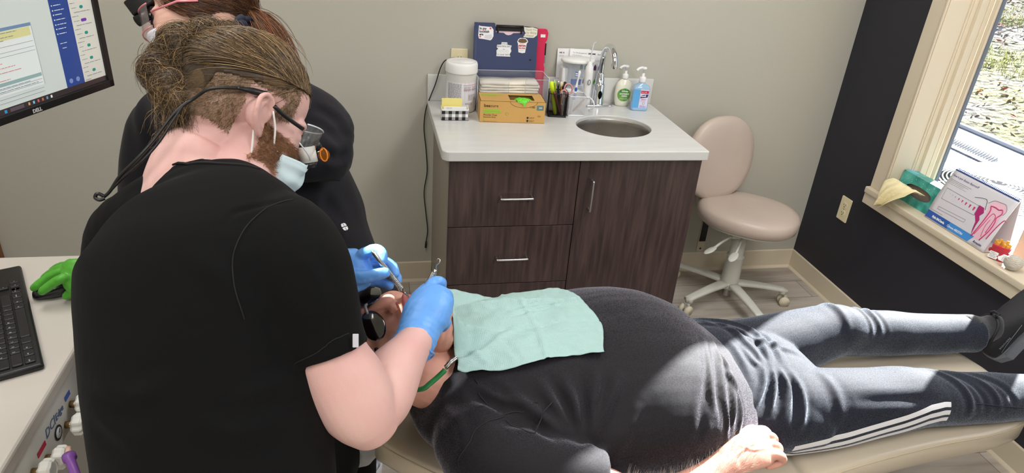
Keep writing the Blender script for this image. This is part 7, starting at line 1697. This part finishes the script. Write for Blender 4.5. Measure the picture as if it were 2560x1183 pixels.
limb(mb, dens([(dep(640, 300, 1.46), .085, .08), (dep(730, 300, 1.43), .088, .075), (dep(800, 330, 1.42), .072, .066), (dep(822, 372, 1.41), .062, .055), (dep(790, 395, 1.38), .055, .050), (dep(700, 400, 1.34), .045, .045)]), camv(0, 1, 0), m_jack, 36)
limb(mb, dens([(dep(740, 268, 1.45), .035, .03), (dep(790, 272, 1.45), .030, .028), (dep(815, 285, 1.45), .022, .022)]), camv(0, 1, 0), m_jack, 24)
limb(mb, dens([(dep(480, 290, 1.52), .10, .09), (dep(415, 320, 1.55), .075, .075), (dep(385, 420, 1.58), .070, .070), (dep(370, 520, 1.62), .065, .065), (dep(335, 600, 1.63), .055, .055), (dep(275, 655, 1.58), .040, .036)]), camv(1, 0, 0), m_jack, 36)
limb(mb, dens([((-.35,-1.02,.62), .16, .13), ((-.30,-.98,.50), .17, .13), ((-.55,-.95,.48), .10, .09), ((-.75,-.95,.46), .08, .08)]), (0,1,0), m_jack, 36)
me = remesh(mb, .006, 4)
fl = [([dep(760, 320, 1.37), dep(800, 350, 1.36), dep(840, 400, 1.36)], .006, .012), ([dep(780, 280, 1.38), dep(830, 300, 1.38), dep(865, 350, 1.38)], -.006, .010), ([dep(760, 430, 1.42), dep(820, 470, 1.44), dep(880, 540, 1.46)], -.006, .012),
      ([dep(780, 410, 1.4), dep(850, 450, 1.42), dep(900, 520, 1.44)], .006, .014), ([dep(800, 520, 1.44), dep(850, 560, 1.44), dep(915, 590, 1.46)], .006, .014), ([dep(830, 470, 1.42), dep(850, 540, 1.43), dep(860, 620, 1.45)], -.004, .010),
      ([dep(790, 390, 1.37), dep(840, 392, 1.37), dep(872, 380, 1.38)], -.008, .010), ([dep(380, 260, 1.5), dep(372, 330, 1.5), dep(360, 420, 1.5)], .005, .015)]
folds(me, fl); wrinkle(me, .005, 26, 15); wrinkle(me, .0015, 60, 16); paint(me, [m_jack], None); jk = place('jacket', me, an)
tr_ = tree_of(jk); h = tr_.ray_cast(CAM, ray(860, 568).normalized())
if h[0]:
    A = frame(h[0]+h[1]*.0015, RT-h[1]*RT.dot(h[1]), z=h[1]) @ RZ(-38); mb = MB(A); w = .009
    for sx in (-1, 1):
        for sy in (-1, 1): mb.prism([(sx*.0006,sy*.0006), (sx*w,sy*.0012), (sx*w*.8,sy*w*.8), (sx*.0012,sy*w)], .0006, m_stk)
    mb.build('logo_patch', jk)
hd4 = [mat('hair_chestnut_dark', (70,46,32), .4), mat('hair_chestnut', (104,68,44), .4), mat('hair_chestnut_light', (142,98,64), .38), mat('hair_auburn', (160,84,44), .4)]
cap = MB(); cap.ell((-.022,0,.046), (.100,.084,.088), hd4[1], MA, 40, 26)
me = remesh(cap, .004, 2); co = getco(me); iMA = np.array(MA.inverted()); q = loc_(co, iMA); lowm = (q[:,0] > .045) & (q[:,2] < .075); ctr = np.array(MA @ Vector((-.02,0,.03))); co = np.where(lowm[:, None], ctr+(co-ctr)*.86, co); setco(me, co); wrinkle(me, .002, 120, 2); paint(me, [hd4[0], hd4[1]], lambda c: vnoise(c, 70, 3) > .1); ha = place('hair', me, an)
A3 = np.array(MA.to_3x3()); O3 = np.array(HA); ctr_l = np.array([-.022,0,.046]); rad_l = np.array([.101,.085,.089]); pony = np.array([-.108,.0,-.012]); att = (pony-ctr_l)/rad_l
S_ = []; P_ = []
for k in range(3600):
    ang = rng.uniform(-1.5, 1.5); el = rng.uniform(-.35, .75)
    a = np.array([math.cos(ang)*math.cos(.6)*.9, math.sin(ang)*(.97 if el < .3 else .6), el if abs(ang) > .8 else .55+.2*rng.random()]); p = skull_path(a, att+rng.normal(size=3)*.12, 12, .01+.035*rng.random(), rng)
    t = np.linspace(0, 1, 12)[:, None]; p = p*(1-t**5)+(pony+rng.normal(size=3)*.008)*t**5; S_.append(toW(p)); P_.append(int(np.clip(rng.normal(1.2, .8), 0, 2)))
hair_mesh(np.array(S_), .00065, hd4, P_, 'hair_strands', ha)
S_ = []; P_ = []; tipw = np.array(dep(712, 150, 1.42)); 
pw = np.array(MA @ Vector(pony)); mid = np.array(dep(680, 84, 1.42))
for k in range(1500):
    o_ = rng.normal(size=3)*.011; t = np.linspace(0, 1, 12)[:, None]; p = (1-t)**2*(pw+o_*.4)+2*t*(1-t)*(mid+o_*1.6)+t**2*(tipw+o_*1.3+np.array(UP)*-.05*rng.random()); p = p+np.sin(t*6+rng.random()*6)*rng.normal(size=3)*.002
    S_.append(p); P_.append(int(np.clip(rng.normal(2.0, .9), 0, 3)))
hair_mesh(np.array(S_), .00065, hd4, P_, 'ponytail', ha)
mb = MB(); c = dep(622, 62, 1.40); A = frame(c, camv(.35, -.9, 0), y=camv(.2, .1, 1)); mb.tube([A @ Vector((.022*math.cos(a)*.5, .034*math.sin(a), .004*math.sin(5*a))) for a in [k*math.pi/14 for k in range(28)]], .0075, mat('navy_scrunchie', (34,38,54), .8), 10, closed=True); mb.build('hair_tie', ha)
mk = thing('face_mask', 'white face mask on the person behind, beside the monitor', 'face mask', MA @ Vector((.08,0,-.06)))
vs = []; NU, NV = 30, 16
for i in range(NU+1):
    for j in range(NV+1):
        s = -1+2*i/NU; v = j/NV; a = s*1.45; x = .036+.078*max(0, math.cos(a))**.6+.003*math.sin(v*20); vs.append((x, .060*math.sin(a), -.020-.085*v+.012*math.exp(-(s/.3)**2)*(1-v)))
mb = MB(MA); mb.add(vs, [(i*(NV+1)+j, (i+1)*(NV+1)+j, (i+1)*(NV+1)+j+1, i*(NV+1)+j+1) for i in range(NU) for j in range(NV)], mat('mask_white', (214,220,230), .8), True); o = mb.build('pleated_sheet', mk); md = o.modifiers.new('s', 'SOLIDIFY'); md.thickness = .0014
gl2 = thing('loupe_glasses', 'pink framed safety glasses with black headlamp on the person behind', 'glasses', MA @ Vector((.1,0,.01)))
vs = []; NU, NV = 30, 8
for i in range(NU+1):
    for j in range(NV+1):
        s = -1+2*i/NU; v = -1+2*j/NV; a = s*1.2; vs.append((.032+.088*math.cos(a)**.85, .078*math.sin(a)/.93, .0+.024*v))
mb = MB(MA); mb.add(vs, [(i*(NV+1)+j, (i+1)*(NV+1)+j, (i+1)*(NV+1)+j+1, i*(NV+1)+j+1) for i in range(NU) for j in range(NV)], clear('pink_lens', (250,236,238), .9, .03), True); mb.build('lens_shield', gl2)
m_pk = mat('pink_clear_frame', (226,140,150), .2)
for v in (0, NV): mb = MB(); mb.tube([MA @ Vector(vs[i*(NV+1)+v]) for i in range(NU+1)], .0016, m_pk, 6); mb.build('rim', gl2)
for s in (-1, 1): mb = MB(); mb.tube([MA @ Vector(p) for p in ((.062,s*.078,.006), (.0,s*.086,.010), (-.04,s*.080,.004))], .0022, m_pk, 6); mb.build('temple', gl2)
c = dep(388, 45, 1.42)
for d_ in (0, .022): mb = MB(); q = c+RT*d_; mb.cyl(q+UP*.012, q-UP*.014, .0085, m_blkp); mb.cyl(q-UP*.010, q-UP*.020, .0045, m_blkp); mb.build('loupe', gl2)
mb = MB(); mb.box((-.016,-.006,-.01), (.018,.006,.01), m_blkp, .002, M=frame(c+UP*.016+RT*.008, RT, y=UP)); mb.build('hinge', gl2)
A = frame(dep(356, 12, 1.42), camv(.80, .60, 0), y=camv(-.6, .8, 0)); mb = MB(); mb.box((-.026,-.016,-.016), (.026,.020,.016), m_blkp, .004, 3, M=A); mb.build('battery_housing', gl2)
mb = MB(); a = dep(372, 38, 1.41); b_ = dep(342, 54, 1.41); mb.cyl(a, b_, .0098, m_blkp, .0112, n=24); d_ = (b_-a).normalized(); mb.cyl(b_, b_+d_*.0015, .0085, mat('lamp_lens', (150,156,160), .1, 1), n=24); mb.build('headlamp', gl2)
mb = MB(); mb.tube([dep(378, 24, 1.42), dep(392, 34, 1.42), dep(400, 42, 1.42)], .004, m_blkp, 8); mb.build('lamp_arm', gl2)
# green gloved hand on the mouse
def zz(x, y, z, *r): return (x, y, (pln(x, y, 2, z)-CAM).dot(FW))+r
hand_glove('glove', [zz(236, 690, .872, .030, .024), zz(210, 688, .880, .036, .022), zz(184, 690, .884, .038, .018), zz(172, 692, .882, .036, .015)],
    [[zz(178, 676, .884, .0108), zz(150, 680, .886, .0104), zz(120, 694, .874, .0098), zz(98, 710, .862, .0092), zz(86, 720, .852, .0084)],
     [zz(178, 690, .886, .0112), zz(152, 698, .888, .0106), zz(128, 712, .876, .0100), zz(112, 724, .866, .0094), zz(105, 729, .860, .0086)],
     [zz(178, 672, .876, .0104), zz(152, 672, .872, .0098), zz(126, 684, .856, .0092), zz(110, 696, .842, .0084)],
     [zz(188, 668, .868, .0100), zz(165, 664, .858, .0092), zz(145, 668, .846, .0086), zz(132, 676, .836, .0080)],
     [zz(212, 704, .868, .0130), zz(196, 718, .856, .0120), zz(180, 731, .844, .0106), zz(168, 739, .836, .0096)]],
    None, m_ggreen, an, side=camv(.2, 1, 0))
# plastic bag and shoe near the floor under the elbow
bg = MB(); c = dep(880, 1100, 1.58); rr = random.Random(3)
for k in range(5): bg.ell(tuple(c+RT*rr.uniform(-.035,.035)+UP*rr.uniform(-.025,.025)), (.05, .035, .04), m_wp, frame((0,0,0), RT, y=UP) if False else None)
me = remesh(bg, .004, 2); wrinkle(me, .007, 60, 8); wrinkle(me, .003, 150, 9); paint(me, [clear('crinkly_plastic', (232,234,238), .62, .12)], None); tag(place('plastic_bag', me), 'crumpled clear plastic bag hanging below the bent elbow', 'plastic bag')
t = thing('sneaker', 'blue and white patterned sneaker on the floor at the bottom edge', 'shoe', (-.33, -1.30, 0))
m_snk = mat('blue_white_pattern', (36,52,110), .6, noise=1, nscale=38, col2=(226,230,236), detail=1)
p0 = pln(893, 1160, 2, .05); A = T(p0.x, p0.y-.06, 0) @ RZ(70)
mb = MB(A); mb.loft([[(x, w*c, max(.012, .012+h*(.5+.5*s))) for c, s in [(math.cos(q), math.sin(q)) for q in [2*math.pi*k/28 for k in range(28)]]] for x, w, h in ((-.13,.014,.03), (-.12,.032,.07), (-.08,.038,.085), (-.03,.038,.085), (.03,.040,.065), (.08,.046,.05), (.12,.040,.04), (.14,.018,.03))], m_snk); mb.build('upper', t)
mb = MB(A); mb.prism([(x, y) for x, y in bez([( -.135,0,0), (-.11,.036,0), (0,.040,0), (.08,.050,0), (.135,.03,0), (.148,0,0), (.135,-.03,0), (.08,-.050,0), (0,-.040,0), (-.11,-.036,0), (-.134,-.002,0)], 3) for x, y in [(x, y)]] if False else [(p.x, p.y) for p in bez([(-.135,0,0), (-.11,.036,0), (0,.040,0), (.08,.050,0), (.135,.03,0), (.148,0,0), (.135,-.03,0), (.08,-.050,0), (0,-.040,0), (-.11,-.036,0)], 3)], .020, m_wp, T(0,0,.001)); mb.build('sole', t)
mb = MB(A)
for k in range(5): mb.tube(bez([(.0+.018*k,-.022,.088-.008*k), (.006+.018*k,0,.100-.009*k), (.0+.018*k,.022,.088-.008*k)], 4), .0022, m_wp, 6)
mb.build('laces', t)
